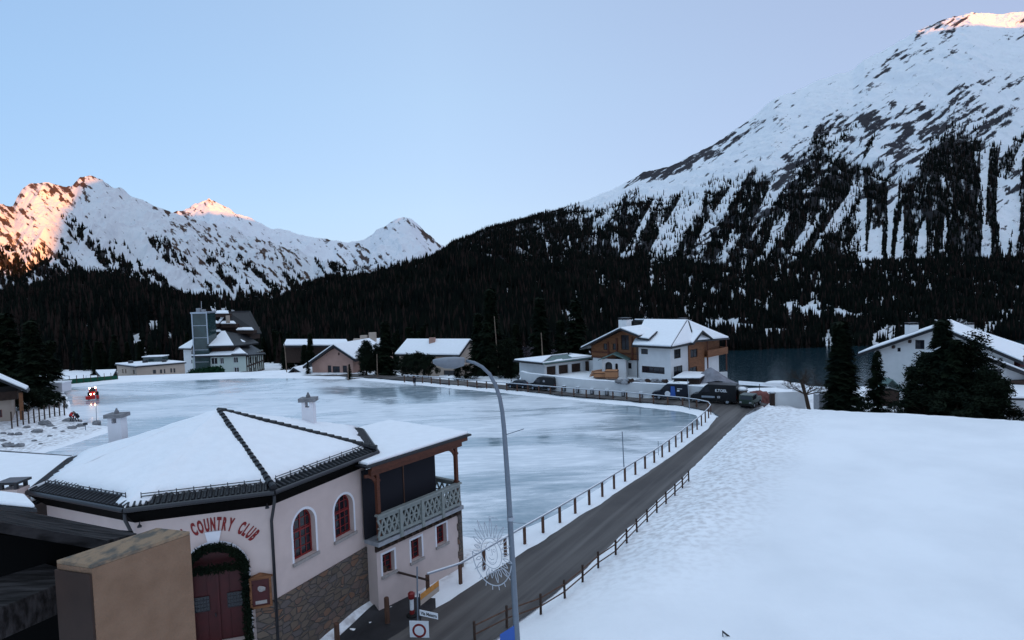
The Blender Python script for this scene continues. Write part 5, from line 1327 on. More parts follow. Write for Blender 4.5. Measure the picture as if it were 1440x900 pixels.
# rear body (white plinth storey + timber storey)
O1 = cp(0, .9, 0); zW = 4.6
gab = [(0, 6.6), (6.6, 9.2), (14.3, 6.5)]
lo_ops = ops(O1, uC, [(873, 888, 510, 518)], nx=2)
walls(ch, O1, uC, 14.3, 13.6, TZ-.5, zW, lo_ops, m='white', fm='darkwood')
up_ops = ops(O1, uC, [(850, 858, 483, 492), (863, 871, 483, 492), (875, 886, 471, 492)], nx=2)
walls(ch, cp(-.12, .78, 0), uC, 14.5, 13.8, zW+.01, gab, up_ops, m='wood', fm='darkwood', rtop=6.9, name='timber_wall')
for s in (3.3, 4.9, 7.7):
    b = MB(); b.pbox(cp(-.12, .78, 0), uC, s-.13, s+.13, zW, 8.6-abs(s-6.6)*.42, -.14, -.003); b.build('timber_post', M['redbrown'], ch)
b = MB()
for z in (zW+.12, zW+.95): b.pbox(cp(-.12, .78, 0), uC, 0, 14.3, z-.09, z+.09, -.09, -.003)
b.build('timber_beam', M['redbrown'], ch)
# white block in front, right
O2 = cp(9.2, -.05, 0); b2o = ops(O2, uC, [(901.5, 911, 490.5, 498)], nx=2)+ops(O2, uC, [(902.5, 934.5, 515.5, 525)], nx=4)
O2r = pt(O2, uC, 5.3, 0, 0); b2r = ops(O2r, nC, [(948, 957.5, 491, 504), (947.5, 960, 514.5, 529)], nx=2)
walls(ch, O2, uC, 5.3, 4.8, TZ-.5, 6.9, b2o, b2r, m='white', fm='darkwood')
# timber gable end on the right and its balcony bay
O3 = cp(9.4, 4.75, 0); L3 = 5.3; ga = onplane(977, 468, pt(O3, uC, L3, 0, 0), nC)
b3r = ops(pt(O3, uC, L3, 0, 0), nC, [(971, 981, 491, 502.5), (970, 980.5, 516, 526.5)], nx=2)
walls(ch, O3, uC, L3, 4.5, TZ-.5, 6.9, [], b3r, m='wood', fm='darkwood', rtop=[(0, 7.2), (2.2, 8.2), (4.5, 7.3)], name='timber_wall')
O4 = cp(9.4, 9.3, 0); b4r = ops(pt(O4, uC, 4.6, 0, 0), nC, [(989, 994, 488, 497), (996, 1000.5, 488, 497), (1003, 1009, 487, 496)], nx=2)+ops(pt(O4, uC, 4.6, 0, 0), nC, [(990, 995.5, 513, 523)])
walls(ch, O4, uC, 4.6, 5.6, TZ-.5, 6.8, [], b4r, m='wood', fm='darkwood', name='timber_wall')
b = MB(); Ob = cp(14.1, 9.3, 0); b.pbox(cp(0, 0, 0), uC, 14.0, 15.3, 4.55, 4.72, 9.2, 15.6)
b.pbox(cp(0, 0, 0), uC, 15.2, 15.3, 4.75, 5.6, 9.2, 15.6); b.pbox(cp(0, 0, 0), uC, 14.0, 15.2, 4.75, 5.6, 15.5, 15.6); b.build('balcony', M['wood'], ch)
for k in (9.4, 15.4):
    b = MB(); b.pbox(cp(0, 0, 0), uC, 15.05, 15.2, 5.62, 7.0, k-.08, k+.08); b.build('balcony_post', M['redbrown'], ch)
    b = MB(); b.pbox(cp(0, 0, 0), uC, 15.05, 15.2, TZ-.3, 4.54, k-.08, k+.08); b.build('balcony_post', M['redbrown'], ch)
b = MB(); b.pbox(cp(0, 0, 0), uC, 9.5, 14.05, TZ-.4, 4.5, 9.32, 14.9)
b.build('lower_wall', M['white'], ch)
# roofs
zE = 7.0; rz_ = 10.2
roofs(ch, [[cp(-1.2, -.9, 6.15), cp(6.5, -.9, 9.45), cp(6.5, 9, 9.45), cp(-1.2, 12, 6.15)], [cp(6.5, -.9, 9.45), cp(9.6, -.6, 8.4), cp(10.2, 5, 8.6), cp(6.5, 9, 9.45)]], th=.2, sth=.24)
roofs(ch, [[cp(8.7, -1.1, 7.0), cp(15.3, -1.1, 7.0), cp(13.2, 7.2, rz_), cp(5.5, 7.2, rz_)],
           [cp(15.3, -1.1, 7.0), cp(15.5, 5.0, 7.15), cp(13.2, 7.2, rz_)],
           [cp(13.2, 7.2, rz_), cp(15.5, 5.0, 7.4), cp(15.7, 15.4, 7.0)],
           [cp(15.7, 15.4, 7.0), cp(-1, 15.4, 7.0), cp(3.5, 7.2, rz_), cp(13.2, 7.2, rz_)],
           [cp(-1.2, 4, 6.4), cp(3.5, 7.2, rz_), cp(-1, 15.4, 7.0)]], th=.2, sth=.26)
roofs(ch, [[cp(12.0, 6.9, 9.0), cp(15.9, 6.9, 8.75), cp(15.9, 3.9, 7.1), cp(12.4, 3.9, 7.35)], [cp(12.0, 6.9, 9.0), cp(12.2, 9.8, 7.7), cp(15.9, 9.8, 7.35), cp(15.9, 6.9, 8.75)]], th=.18, sth=.22)
roofs(ch, [[cp(9.2, -.3, 8.05), cp(11.2, -.3, 7.9), cp(11.0, 2.4, 8.9), cp(9.0, 2.4, 8.9)]], th=.12, sth=.2)
c = D(879, 460, 99); chimney(ch, (c.x, c.y, 8.6), 1.5, 1.3, c.z-8.6+1.15, uC)
c = D(960.5, 458, 98); chimney(ch, (c.x, c.y, 9.2), 1.05, 1.0, D(960, 451, 98).z-9.2+.1, uC)
c = D(931, 462, 97); b = MB(); b.box((c.x, c.y, c.z-.2), (.65, .6, 1.3), radians(-45)); b.build('vent', M['dark'], ch)
b = MB()
for x in (905, 911, 917): a_ = D(x, 450, 101); b.tube([a_-Vector((0, 0, .9)), a_+Vector((0, 0, .35))], .04, 5)
b.tube([D(903, 452, 101), D(918, 451, 101)], .03, 5); b.build('aerial', M['galv'], ch)
b = MB(); a_ = D(996, 455, 100); b.tube([D(997, 470, 100), a_], .05, 6); b.build('flue', M['galv'], ch)
b = MB(); b.tube([cp(9.05, -.2, 6.8), cp(9.05, -.2, TZ)], .07, 6); b.build('down_pipe', M['dark'], ch)
# entrance porch with arched openings
po = D(847, 530, 95); uP = rdir(-20); OP = Vector((po.x, po.y, 0)); pw = []
pz = onplane(868, 505, OP, uP)[1]
o1 = op_px(OP, uP, 851, 861, 509, 527, arch=True, d=.3); 
a1, a2 = onplane(846, 520, OP, uP)[0], onplane(880, 520, OP, uP)[0]
pw = MB(); o2 = op_px(OP, uP, 865, 869, 511, 524, arch=True, d=.3); panel(pw, OP, uP, a2, TZ-.3, pz, [o1, o2], .3)
nP = n_of(uP); panel(pw, pt(OP, uP, a2, 0, 0), nP, 2.4, TZ-.3, pz, []); panel(pw, pt(OP, uP, 0, 2.4, 0), (-nP[0], -nP[1]), 2.4, TZ-.3, pz, []); pw.build('porch_wall', M['white'], ch)
b = MB(); b.pbox(OP, uP, .1, a2-.1, TZ-.3, pz-.2, .5, .55); b.build('porch_door', M['glass'], ch)
roofs(ch, [[pt(OP, uP, -.5, -.5, pz-.1), pt(OP, uP, a2/2, -.5, pz+.85), pt(OP, uP, a2/2, 2.6, pz+.85), pt(OP, uP, -.5, 2.6, pz-.1)], [pt(OP, uP, a2/2, -.5, pz+.85), pt(OP, uP, a2+.5, -.5, pz-.1), pt(OP, uP, a2+.5, 2.6, pz-.1), pt(OP, uP, a2/2, 2.6, pz+.85)]], m='copper', th=.12, snow=False, name='porch_roof')

# garage with three brown doors
gA, gK = D(731, 534, 103), G(766, 540, 2.0); gK = D(766, 534, 98.5)
uG, _l = unit(gK, D(828, 530, 103.5)); 
gr = thing('garage', 'low white garage with three brown doors and a patchy green and snowy hipped roof', 'garage', (gK.x, gK.y, 2))
OG = Vector((gK.x, gK.y, 0)); LG = _l; gz0 = 1.6; gzt = onplane(790, 506.5, OG, uG)[1]
go_ = ops(OG, uG, [(769, 782, 515, 533), (786, 799.5, 513, 533), (804, 817, 511, 531)], d=.3)
wb_ = MB(); panel(wb_, OG, uG, LG, gz0, gzt, go_, .3); nG = n_of(uG); WG = (Vector((gA.x, gA.y))-Vector((gK.x, gK.y))).length+.5
uL2, LL2 = unit(gA, gK); panel(wb_, Vector((gA.x, gA.y, 0)), uL2, LL2, gz0, gzt, [])
panel(wb_, pt(OG, uG, LG, 0, 0), nG, 5.5, gz0, gzt, []); wb_.build('wall', M['white'], gr)
for q in go_:
    b = MB(); b.pbox(OG, uG, q['s0'], q['s1'], q['zb'], q['zt'], .2, .27)
    for j in range(1, 6): b.pbox(OG, uG, q['s0'], q['s1'], q['zb']+(q['zt']-q['zb'])*j/6-.015, q['zb']+(q['zt']-q['zb'])*j/6+.015, .18, .2)
    b.build('garage_door', M['darkwood'], gr)
A1, A2, A3, A4 = Vector((gA.x-1.0, gA.y-.4, gzt)), Vector((gK.x-.3, gK.y-1.2, gzt)), Vector(pt(OG, uG, LG+.8, -.6, gzt)), Vector(pt(OG, uG, LG+.8, 6, gzt))
B1, B2 = D(777, 500.5, 102.5), D(800, 498, 105)
roofs(gr, [[A1, A2, B1], [A3, A4, B2]], th=.25, sth=.2)
roofs(gr, [[A2, A3, B2, B1]], m='copper', th=.25, snow=False)
roofs(gr, [[A1, B1, B2, A4, A1+Vector((2, 7, 0))][:4]], th=.2, sth=.2)
for (ax, bx, t0, t1) in ((.62, .98, .25, .8), (.18, .38, .05, .22)):
    L_ = lambda f, g_: (A2+(A3-A2)*f)*(1-g_)+(B1+(B2-B1)*f)*g_+Vector((0, 0, .01))
    b = MB(); b.prism([L_(ax, t0), L_(bx, t0*.6), L_(bx, t1), L_(ax+.08, t1*.9)], (0, 0, .14)); b.build('roof_snow', M['roofsnow'], gr, bevel=.04)
b = MB(); b.prism([A2+Vector((0, 0, .01)), A3+Vector((0, 0, .01)), A3*.93+(B2*.07)+Vector((0, 0, .01)), A2*.93+B1*.07+Vector((0, 0, .01))], (0, 0, .12)); b.build('roof_snow', M['roofsnow'], gr)
b = MB(); b.pbox(OG, uG, 0, LG, gzt-.35, gzt-.22, -.5, .1); b.build('fascia', M['redbrown'], gr)
# link wall between garage and chalet
lk = D(828, 531, 103); uK, lK = unit(lk, D(850, 528, 99.5)); z1 = onplane(838, 508, Vector((lk.x, lk.y, 0)), uK)[1]
t = thing('courtyard_wall', 'white courtyard wall with a dark doorway between garage and chalet', 'wall', (lk.x, lk.y, 2))
b = MB(); panel(b, Vector((lk.x, lk.y, 0)), uK, lK, 1.6, z1, []); b.pbox(Vector((lk.x, lk.y, 0)), uK, 0, lK, 1.6, z1, .01, .4); b.build('wall_body', M['white'], t)
b = MB(); b.pbox(Vector((lk.x, lk.y, 0)), uK, -1.0, .2, 1.8, z1-.2, -.35, -.05); b.build('doorway', M['darkwood'], t)

# long white perimeter wall with niche lanterns
wl_pts = [(733, 545.5, 99.8), (742, 547, 98.6), (820, 554, 91.5), (902, 561, 87.2), (992, 573, 82.6)]
WP = [D(x, y, d) for x, y, d in wl_pts]
pw = thing('perimeter_wall', 'long white plastered garden wall in front of the chalet and garage', 'garden wall', (WP[2].x, WP[2].y, .3))
b = MB()
tops = [2.9, 2.75, 2.5, 2.35, 2.3]
for i in range(len(WP)-1):
    u_, l_ = unit(WP[i], WP[i+1]); n2 = n_of(u_)
    p, q = Vector((WP[i].x, WP[i].y, -.2)), Vector((WP[i+1].x, WP[i+1].y, -.2)); th = Vector((n2[0], n2[1], 0))*.5
    b.hexa([p, q, q+th, p+th], [Vector((p.x, p.y, tops[i])), Vector((q.x, q.y, tops[i+1])), Vector((q.x, q.y, tops[i+1]))+th, Vector((p.x, p.y, tops[i]))+th])
b.build('wall_body', M['white'], pw)
b = MB()
for i in range(len(WP)-1):
    u_, l_ = unit(WP[i], WP[i+1]); n2 = n_of(u_); th = Vector((n2[0], n2[1], 0))
    p, q = Vector((WP[i].x, WP[i].y, tops[i]+.002)), Vector((WP[i+1].x, WP[i+1].y, tops[i+1]+.002))
    b.hexa([p-th*.03, q-th*.03, q+th*.53, p+th*.53], [p+Vector((0, 0, .07))+th*.02, q+Vector((0, 0, .07))+th*.02, q+Vector((0, 0, .07))+th*.48, p+Vector((0, 0, .07))+th*.48])
b.build('wall_snow', M['roofsnow'], pw)
for i, (x, y) in enumerate(((794, 546), (813, 548), (833, 550), (854, 551.5), (877, 553), (902, 555.5))):
    k = max(j for j in range(len(WP)-1) if wl_pts[j][0] <= x); u_, l_ = unit(WP[k], WP[k+1]); s_, z_ = onplane(x, y, WP[k], u_)
    ln = thing('wall_lantern', ('dark square lantern on the white garden wall, %s of six counted from the garage end' % ['first', 'second', 'third', 'fourth', 'fifth', 'sixth'][i]), 'lantern', tuple(pt(WP[k], u_, s_, -.2, z_-.4)), 'square lanterns along the white garden wall')
    b = MB(); b.pbox(WP[k], u_, s_-.22, s_+.22, z_-.42, z_+.36, -.26, -.004); b.build('lantern_box', M['dark'], ln)
    b = MB(); b.pbox(WP[k], u_, s_-.14, s_+.14, z_-.3, z_+.24, -.272, -.262); b.build('lantern_pane', M['curtain'], ln)
    b = MB(); b.pbox(WP[k], u_, s_-.26, s_+.26, z_+.362, z_+.44, -.30, -.004); b.build('lantern_cap', M['roofsnow'], ln)
# clutter on the terrace: crates, planks, pots
def crate(px0, px1, y0, y1, dd, label, m='tan', snow=False):
    a, c = D(px0, y1, dd), D(px1, y0, dd); t = thing('timber_crate', label, 'crate', (a.x, a.y, a.z)); w = c.x-a.x; h = c.z-a.z
    b = MB(); b.box(((a.x+c.x)/2, dd+.8, a.z+h/2), (w, 1.6, h), -.3); b.build('crate_box', M[m], t, bevel=.02)
    b = MB()
    for f in (0, 1): b.box(((a.x+c.x)/2, dd+.8, a.z+h*(.12+.76*f)), (w+.06, 1.66, .1), -.3)
    b.build('crate_batten', M['postwood'], t)
crate(853, 870, 521, 533, 91.5, 'large orange-brown board crate on the terrace, nearest the chalet porch'); crate(837, 853, 524, 532, 93, 'lower orange-brown crate left of the tallest one on the terrace')
tb = thing('plank_stack', 'low stack of pale timber planks lying before the porch', 'planks', tuple(D(843, 526, 95)))
for j in range(4):
    a, c = D(829+j, 529-j*2.2, 95), D(862-j*2, 523-j*1.6, 95.5); b = MB(); b.tube([a, c], .10, 4); b.build('plank', M['tan'], tb)
rnd = random.Random(9)
for i in range(9):
    x = 872+i*8+rnd.uniform(-2, 2); dd = 88.6-i*.15; p = D(x, 538+i*.3, dd); p.z = 2.2; b = MB(); b.blob((p.x, p.y, p.z+.3), rnd.uniform(.3, .62), i, 6, .7, (1.5, 1, .7))
    tag(b.build('rock', [M['grey'], M['conc'], M['darkwood']][i % 3], loc=p), '%s rubble heap behind the white garden wall, %s of nine from the left' % (['grey', 'pale', 'dark brown'][i % 3], 'first second third fourth fifth sixth seventh eighth ninth'.split()[i]), 'rubble', 'rubble heaps behind the garden wall')
# flat snowy shelter and tarpaulin right of the chalet
sh = thing('site_shelter', 'flat snowy builders shelter with dark sides behind the dark blue van', 'shelter', tuple(D(965, 545, 86)))
p = [D(945, 541, 86), D(985, 541, 85), D(998, 534, 90), D(962, 532, 92)]; zt_ = p[0].z+.5
P = [Vector((q.x, q.y, zt_+.35)) for q in p]; roofs(sh, [P], th=.15, sth=.14, ins=.08)
b = MB(); b.prism([Vector((q.x, q.y, 2.0)) for q in [P[0]+(P[2]-P[0])*.06, P[1]+(P[3]-P[1])*.06, P[2], P[3]]], (0, 0, zt_+.2-2.0)); b.build('shelter_side', M['darkwood'], sh)
tp = MB(); rnd = random.Random(3); NX, NY = 14, 8; a0, a1 = D(982, 545, 87), D(1032, 548, 88)
for j in range(NY+1):
    for i in range(NX+1):
        f, g_ = i/NX, j/NY; x = a0.x+(a1.x-a0.x)*f; y = 86+5*g_; pk = max(0, 1-abs(f-.42)/.5)*sin(pi*min(1, g_*1.0)*.9+.2)
        tp.v.append((x, y, 2.0+2.0*pk**.8*(.9+.12*rnd.random())))
for j in range(NY):
    for i in range(NX): q = j*(NX+1)+i; tp.f.append([q, q+1, q+NX+2, q+NX+1]); tp.mi.append(0)
tpo = tag(tp.build('tarpaulin', M['tarp'], loc=(a0.x, 86, 2)), 'grey tarpaulin draped over a heap right of the chalet', 'tarpaulin')
so_ = tpo.modifiers.new('s', 'SOLIDIFY'); so_.thickness = .05
tw = MB(); p = [D(1018, 536, 98), D(1052, 545, 96), D(1050, 550, 96), D(1016, 542, 98)]; tw.prism(p, (0, .4, 0)); tag(tw.build('board_stack', M['conc'], loc=p[0]), 'pale sloping board beside the grey tarpaulin, against the lake', 'board')
lowp = thing('garden_parapet', 'small white parapet below the chalet balcony beside the lake', 'parapet', tuple(D(1010, 528, 100)))
b = MB(); a_, c_ = D(1003, 534, 100), D(1023, 534, 99); b.hexa([a_, c_, c_+Vector((0, .4, 0)), a_+Vector((0, .4, 0))], [D(1003, 524, 100), D(1023, 523, 99), D(1023, 523, 99)+Vector((0, .4, 0)), D(1003, 524, 100)+Vector((0, .4, 0))]); b.build('wall_body', M['white'], lowp)

# gate pillars, wall and the bits by the road end
def pillar(px, yt, yb, dd, w, label, m='darkwood'):
    a, c = D(px, yb, dd), D(px, yt, dd); t = thing('gate_pillar', label, 'pillar', (a.x, a.y, a.z)); b = MB(); b.box((a.x, dd, (a.z+c.z)/2), (w, w, c.z-a.z)); b.build('pillar_body', M[m], t)
    b = MB(); b.box((a.x, dd, c.z+.05), (w+.2, w+.2, .09)); b.build('pillar_cap', M['grey'], t)
    b = MB(); b.blob((a.x, dd, c.z+.16), w*.6, 2, 7, .05, (1, 1, .5)); b.build('snow_cap', M['roofsnow'], t, smooth=True)
pillar(1044, 549, 572, 80, .95, 'stone gate pillar with a domed snow cap right of the large black van', 'stonewall')
pillar(1086, 553, 570, 79, .5, 'slim dark gate post at the left end of the plain white wall')
t = thing('side_wall', 'plain low white wall panel behind the crest of the snow field', 'wall', tuple(D(1110, 572, 79)))
b = MB(); a_, c_ = D(1089, 574, 79), D(1133, 574, 78.4); h_ = Vector((0, .35, 0)); b.hexa([a_-Vector((0, 0, 2)), c_-Vector((0, 0, 2)), c_+h_-Vector((0, 0, 2)), a_+h_-Vector((0, 0, 2))], [D(1089, 552, 79), D(1133, 551, 78.4), D(1133, 551, 78.4)+h_, D(1089, 552, 79)+h_]); b.build('wall_body', M['white'], t)
t = thing('snowy_hut', 'little hut with a rounded snow cap behind the bare tree', 'hut', tuple(D(1158, 566, 84)))
a_ = D(1158, 560, 84); b = MB(); b.box((a_.x, 84, a_.z-.6), (1.9, 1.6, 2.4)); b.build('hut_body', M['conc'], t); b = MB(); b.blob((a_.x, 84, a_.z+.8), 1.25, 4, 8, .08, (1, .9, .42)); b.build('snow_cap', M['roofsnow'], t, smooth=True)
t = thing('tarp_heap', 'heap under a dull red tarpaulin by the gate, in front of the lake', 'heap', tuple(D(1066, 560, 84)))
a_ = D(1066, 561, 84); b = MB(); b.blob((a_.x, 84, a_.z), 1.5, 7, 8, .35, (1.15, .8, .75)); b.build('heap_cover', mat('dull_red_tarpaulin', (.24, .09, .08), .8, .2, var=.5, scale=2), t, smooth=True)
b = MB(); b.tube([(a_.x+.2, 84, a_.z), tuple(D(1068, 540, 84))], .04, 6); b.build('heap_pole', M['darkwood'], t)
for i, (x, y, w) in enumerate(((1092, 537, 8), (1112, 541, 10), (1130, 546, 8))):
    a_ = D(x, y, 100+i*2); b = MB(); b.blob((a_.x, a_.y, a_.z-.2), w*.11, i, 7, .15, (2.2, 1, .45)); tag(b.build('snow_mound', M['roofsnow'], loc=a_, smooth=True), 'low snow mound above the lake, ' + ['left one of three', 'middle one of three', 'right one of three'][i], 'snow mound', 'snow mounds above the lake')
# white boards/platform along the slope edge
t = MB(); p = [D(1040, 536, 118), D(1165, 545, 104), D(1165, 549, 104), D(1040, 541, 118)]; t.prism(p, (0, .5, 0)); tag(t.build('snowy_rail', M['roofsnow'], loc=p[0]), 'long snow-covered boarding along the slope edge above the lake', 'boarding')

# ============================================================ VEHICLES
vp = [(0, .35), (0, .95), (.25, 1.15), (1.15, 1.35), (1.95, 2.2), (2.4, 2.42), (5.1, 2.42), (5.3, 2.2), (5.35, .35)]
a_, c_ = D(917, 568.5, 85.2), D(968, 571, 83.2); u_, l_ = unit(a_, c_); a_.z = .42
sc_ = l_/5.35; pr = [(s*sc_, z*sc_) for s, z in vp]
g_ = [[(s*sc_, z*sc_) for s, z in ((1.35, 1.5), (2.0, 2.12), (2.6, 2.15), (2.6, 1.45))]]
root, A, O = vehicle('dark_blue_van', 'dark blue van with snowy roof and bright blue and white side panels', 'van', tuple(a_), u_, pr, 1.9, 'vanblue', g_, [1.05*sc_, 4.3*sc_], .36*sc_, screen=((1.2*sc_, 1.42*sc_), (1.93*sc_, 2.15*sc_)), snow=(2.3*sc_, 5.2*sc_, 2.43*sc_))
b = MB(); b.prism([A(2.75*sc_, -.012, .55*sc_), A(3.55*sc_, -.012, .55*sc_), A(3.4*sc_, -.012, 2.1*sc_), A(2.85*sc_, -.012, 2.1*sc_)], Vector(A(0, .008, 0))-Vector(A(0, 0, 0))); b.build('blue_panel', M['blue'], root)
b = MB(); b.prism([A((2.35+.42*cos(t_))*sc_, -.02, (.95+.42*sin(t_))*sc_) for t_ in np.linspace(0, 2*pi, 17)[:-1]], Vector(A(0, .006, 0))-Vector(A(0, 0, 0))); b.build('white_disc', M['whitep'], root)
b = MB(); b.pbox(O, u_, 3.75*sc_, 4.5*sc_, O.z+1.72*sc_, O.z+1.80*sc_, -.02, -.006); b.pbox(O, u_, 3.75*sc_, 4.1*sc_, O.z+1.35*sc_, O.z+1.6*sc_, -.02, -.006); b.build('white_lettering', M['whitep'], root)
b = MB(); b.tube([A(3.2*sc_, .7, 2.55*sc_), A(3.2*sc_, .7, 2.95*sc_)], .04, 5); b.tube([A(3.0*sc_, .7, 2.75*sc_), A(4.0*sc_, .7, 2.62*sc_)], .03, 5); b.build('roof_rack', M['dark'], root)
vb = [(0, .4), (0, 1.0), (.3, 1.25), (1.15, 1.45), (2.1, 2.55), (2.4, 2.75), (6.2, 2.75), (6.3, 2.6), (6.35, .4)]
a_, c_ = D(971, 574, 82.0), D(1036, 575, 79.2); u_, l_ = unit(a_, c_); a_.z = .42; sc_ = l_/6.35; pr = [(s*sc_, z*sc_) for s, z in vb]
g_ = [[(s*sc_, z*sc_) for s, z in ((1.5, 1.65), (2.15, 2.35), (2.7, 2.35), (2.7, 1.6))]]
root, A, O = vehicle('black_box_van', 'large black high-roofed van with small white lettering, parked at the road end', 'van', tuple(a_), u_, pr, 2.1, 'vanblack', g_, [1.15*sc_, 5.1*sc_], .38*sc_, screen=((1.2*sc_, 1.52*sc_), (2.07*sc_, 2.5*sc_)))
b = MB(); flat_text(b, 'E.TOEL', O, u_, 4.3*sc_, O.z+1.75*sc_, .52*sc_, k=-.02, ext=.004, bold=.012); b.build('white_lettering', M['whitep'], root)
b = MB(); b.pbox(O, u_, 1.6*sc_, 3.4*sc_, O.z+.85*sc_, O.z+1.12*sc_, -.03, -.004); b.build('side_trim', M['galv'], root)
b = MB(); b.pbox(O, u_, 3.75*sc_, 4.15*sc_, O.z+.85*sc_, O.z+1.15*sc_, -.03, -.004); b.build('side_badge', M['chrome'], root)
a_, c_ = D(742, 550.5, 96.8), D(779, 553, 94.2); u_, l_ = unit(a_, c_); a_.z = .42; sc_ = l_/5.35; pr = [(s*sc_, z*sc_) for s, z in vp]
g_ = [[(s*sc_, z*sc_) for s, z in ((1.35, 1.5), (2.0, 2.12), (2.6, 2.15), (2.6, 1.45))]]
root, A, O = vehicle('black_van', 'small black van parked at the left end of the white garden wall', 'van', tuple(a_), u_, pr, 1.85, 'vanblack', g_, [1.05*sc_, 4.3*sc_], .36*sc_, screen=((1.2*sc_, 1.42*sc_), (1.93*sc_, 2.15*sc_)))
b = MB(); b.prism([A((3.4+.24*cos(t_))*sc_, -.02, (1.75+.2*sin(t_))*sc_) for t_ in np.linspace(0, 2*pi, 15)[:-1]], Vector(A(0, .006, 0))-Vector(A(0, 0, 0))); b.build('pale_emblem', M['curtain'], root)
b = MB(); b.pbox(O, u_, 1.0*sc_, 3.2*sc_, O.z+.75*sc_, O.z+.9*sc_, -.02, -.004); b.build('side_trim', M['galv'], root)
cpf = [(0, .35), (0, .7), (.9, .85), (1.6, 1.35), (3.2, 1.38), (4.0, .95), (4.3, .85), (4.3, .35)]
a_, c_ = D(712, 548, 99.5), D(741, 550.5, 97.5); u_, l_ = unit(a_, c_); a_.z = .42; sc_ = l_/4.3
vehicle('dark_car', 'dark saloon car parked left of the small black van', 'car', tuple(a_), u_, [(s*sc_, z*sc_) for s, z in cpf], 1.7, 'vanblue', [[(s*sc_, z*sc_) for s, z in ((1.25, .92), (1.7, 1.27), (2.35, 1.29), (2.35, .92))], [(s*sc_, z*sc_) for s, z in ((2.45, .92), (2.45, 1.29), (3.1, 1.29), (3.6, .95))]], [.85*sc_, 3.45*sc_], .32*sc_, screen=((.98*sc_, .9*sc_), (1.58*sc_, 1.32*sc_)))
M['pickup'] = mat('dark_green_paint', (.012, .028, .018), .3, .5)
a_, c_ = D(1058, 584, 76.5), D(1066, 578, 78); u_, l_ = unit(a_, c_); a_.z = .42
u_ = (.62, .785)
vehicle('green_pickup', 'dark green off-road car half hidden behind the corner of the snow field', 'car', (a_.x, a_.y, .42), u_, [(0, .4), (0, 1.05), (.15, 1.6), (1.9, 1.65), (2.4, 1.1), (3.7, 1.05), (3.8, .4)], 1.6, 'pickup', [[(.3, 1.05), (.35, 1.5), (1.7, 1.52), (1.9, 1.05)]], [.8, 3.0], .36, screen=((.02, 1.08), (.13, 1.52)))

# ============================================================ WHITE HOUSE ON THE RIGHT
DH = 95.0
OH = D(1231, 560, 97); OH = Vector((OH.x, 97, 0)); uH = rdir(-40); nH = n_of(uH)
hs = thing('white_house', 'big white gabled house with a dark eave, mostly hidden by black pines', 'house', (OH.x, OH.y, -4))
LH = onplane(1425, 520, OH, uH)[0]; P1 = onplane(1322, 458, OH, uH); P0 = onplane(1208, 497, OH, uH); P2 = onplane(1440, 508, OH, uH)
zat = lambda s: float(np.interp(s, [P0[0], P1[0], P2[0]], [P0[1], P1[1], P2[1]]))-.35
topf = [(0, zat(0)), (P1[0], P1[1]-.35), (LH, zat(LH))]
walls(hs, OH, uH, LH, 11, -5, topf, ops(OH, uH, [(1287, 1300, 478, 491)], nx=2)+ops(OH, uH, [(1262, 1266.5, 489, 494.5)])+ops(OH, uH, [(1316, 1330, 492, 506)], nx=2), m='white', fm='dark', curtain=True)
e0, e1, e2 = pt(OH, uH, P0[0], -1.3, P0[1]), pt(OH, uH, P1[0], -1.3, P1[1]), pt(OH, uH, P2[0], -1.3, P2[1])
bk = Vector((nH[0], nH[1], 0))*13.5; roofs(hs, [[e0, e1, e1+bk, e0+bk], [e1, e2, e2+bk, e1+bk]], th=.42, sth=.26, ins=.12)
b = MB()
for f in (.25, .45, .65): q = e0+(e1-e0)*f+bk*.06; b.box((q.x, q.y, q.z-.78), (.3, 1.1, .4), radians(-40))
b.build('eave_bracket', M['darkwood'], hs)
c = D(1282, 462, DH+4); chimney(hs, (c.x, c.y, c.z-2.4), 1.4, 1.2, 3.0, m='white'); c = D(1363, 462, DH+6); chimney(hs, (c.x, c.y, c.z-2), .9, .9, 2.6, m='white')
e3 = D(1335, 452.5, DH+9); e4 = D(1440, 486, DH+4); e5 = D(1560, 520, DH+4)
roofs(hs, [[D(1330, 470, DH+3), D(1392, 492, DH+1), D(1455, 492, DH+6), e3]], th=.3, sth=.28)
pr_ = thing('house_porch', 'small dark pointed porch in front of the white house wall', 'porch', tuple(D(1255, 560, 91)))
a_, c_, t_ = D(1238, 549, 91), D(1272, 549, 91), D(1255, 533, 91); bk = Vector((0, 3.4, 0))
roofs(pr_, [[a_, t_, t_+bk, a_+bk], [t_, c_, c_+bk, t_+bk]], m='copper', th=.18, snow=False)
b = MB(); w_ = c_.x-a_.x; b.box((a_.x+w_/2, 92.6, a_.z-2.2), (w_-1.0, 2.4, 4.0)); b.build('porch_body', M['darkwood'], pr_)
h2 = thing('annexe_house', 'second white house with a dark sloping eave and a shuttered window at the right edge', 'house', tuple(D(1410, 560, 84)))
O5 = D(1378, 560, 84); O5 = Vector((O5.x, 84, 0)); L5 = 14; a5 = D(1386, 505, 84); b5 = D(1462, 536, 84)
walls(h2, O5, (1, 0), L5, 10, -5, [(0, a5.z-.6), (a5.x-O5.x+.2, a5.z-.3), (b5.x-O5.x, b5.z), (L5, b5.z-2)], ops(O5, (1, 0), [(1388, 1408.5, 519, 532)], nx=3), m='white', fm='dark', curtain=True)
e0, e1, e2 = D(1370, 506, 83), D(1388, 501.5, 83), D(1475, 536, 83); bk = Vector((0, 11, 0)); roofs(h2, [[e0, e1, e1+bk, e0+bk], [e1, e2, e2+bk*.9, e1+bk]], th=.35, sth=.28, ins=.1)
b = MB(); b.pbox(Vector((0, 83.9, 0)), (1, 0), O5.x+1.5, O5.x+L5, D(1420, 541, 84).z, D(1420, 534, 84).z, -.9, 0); b.build('balcony_band', M['darkwood'], h2)
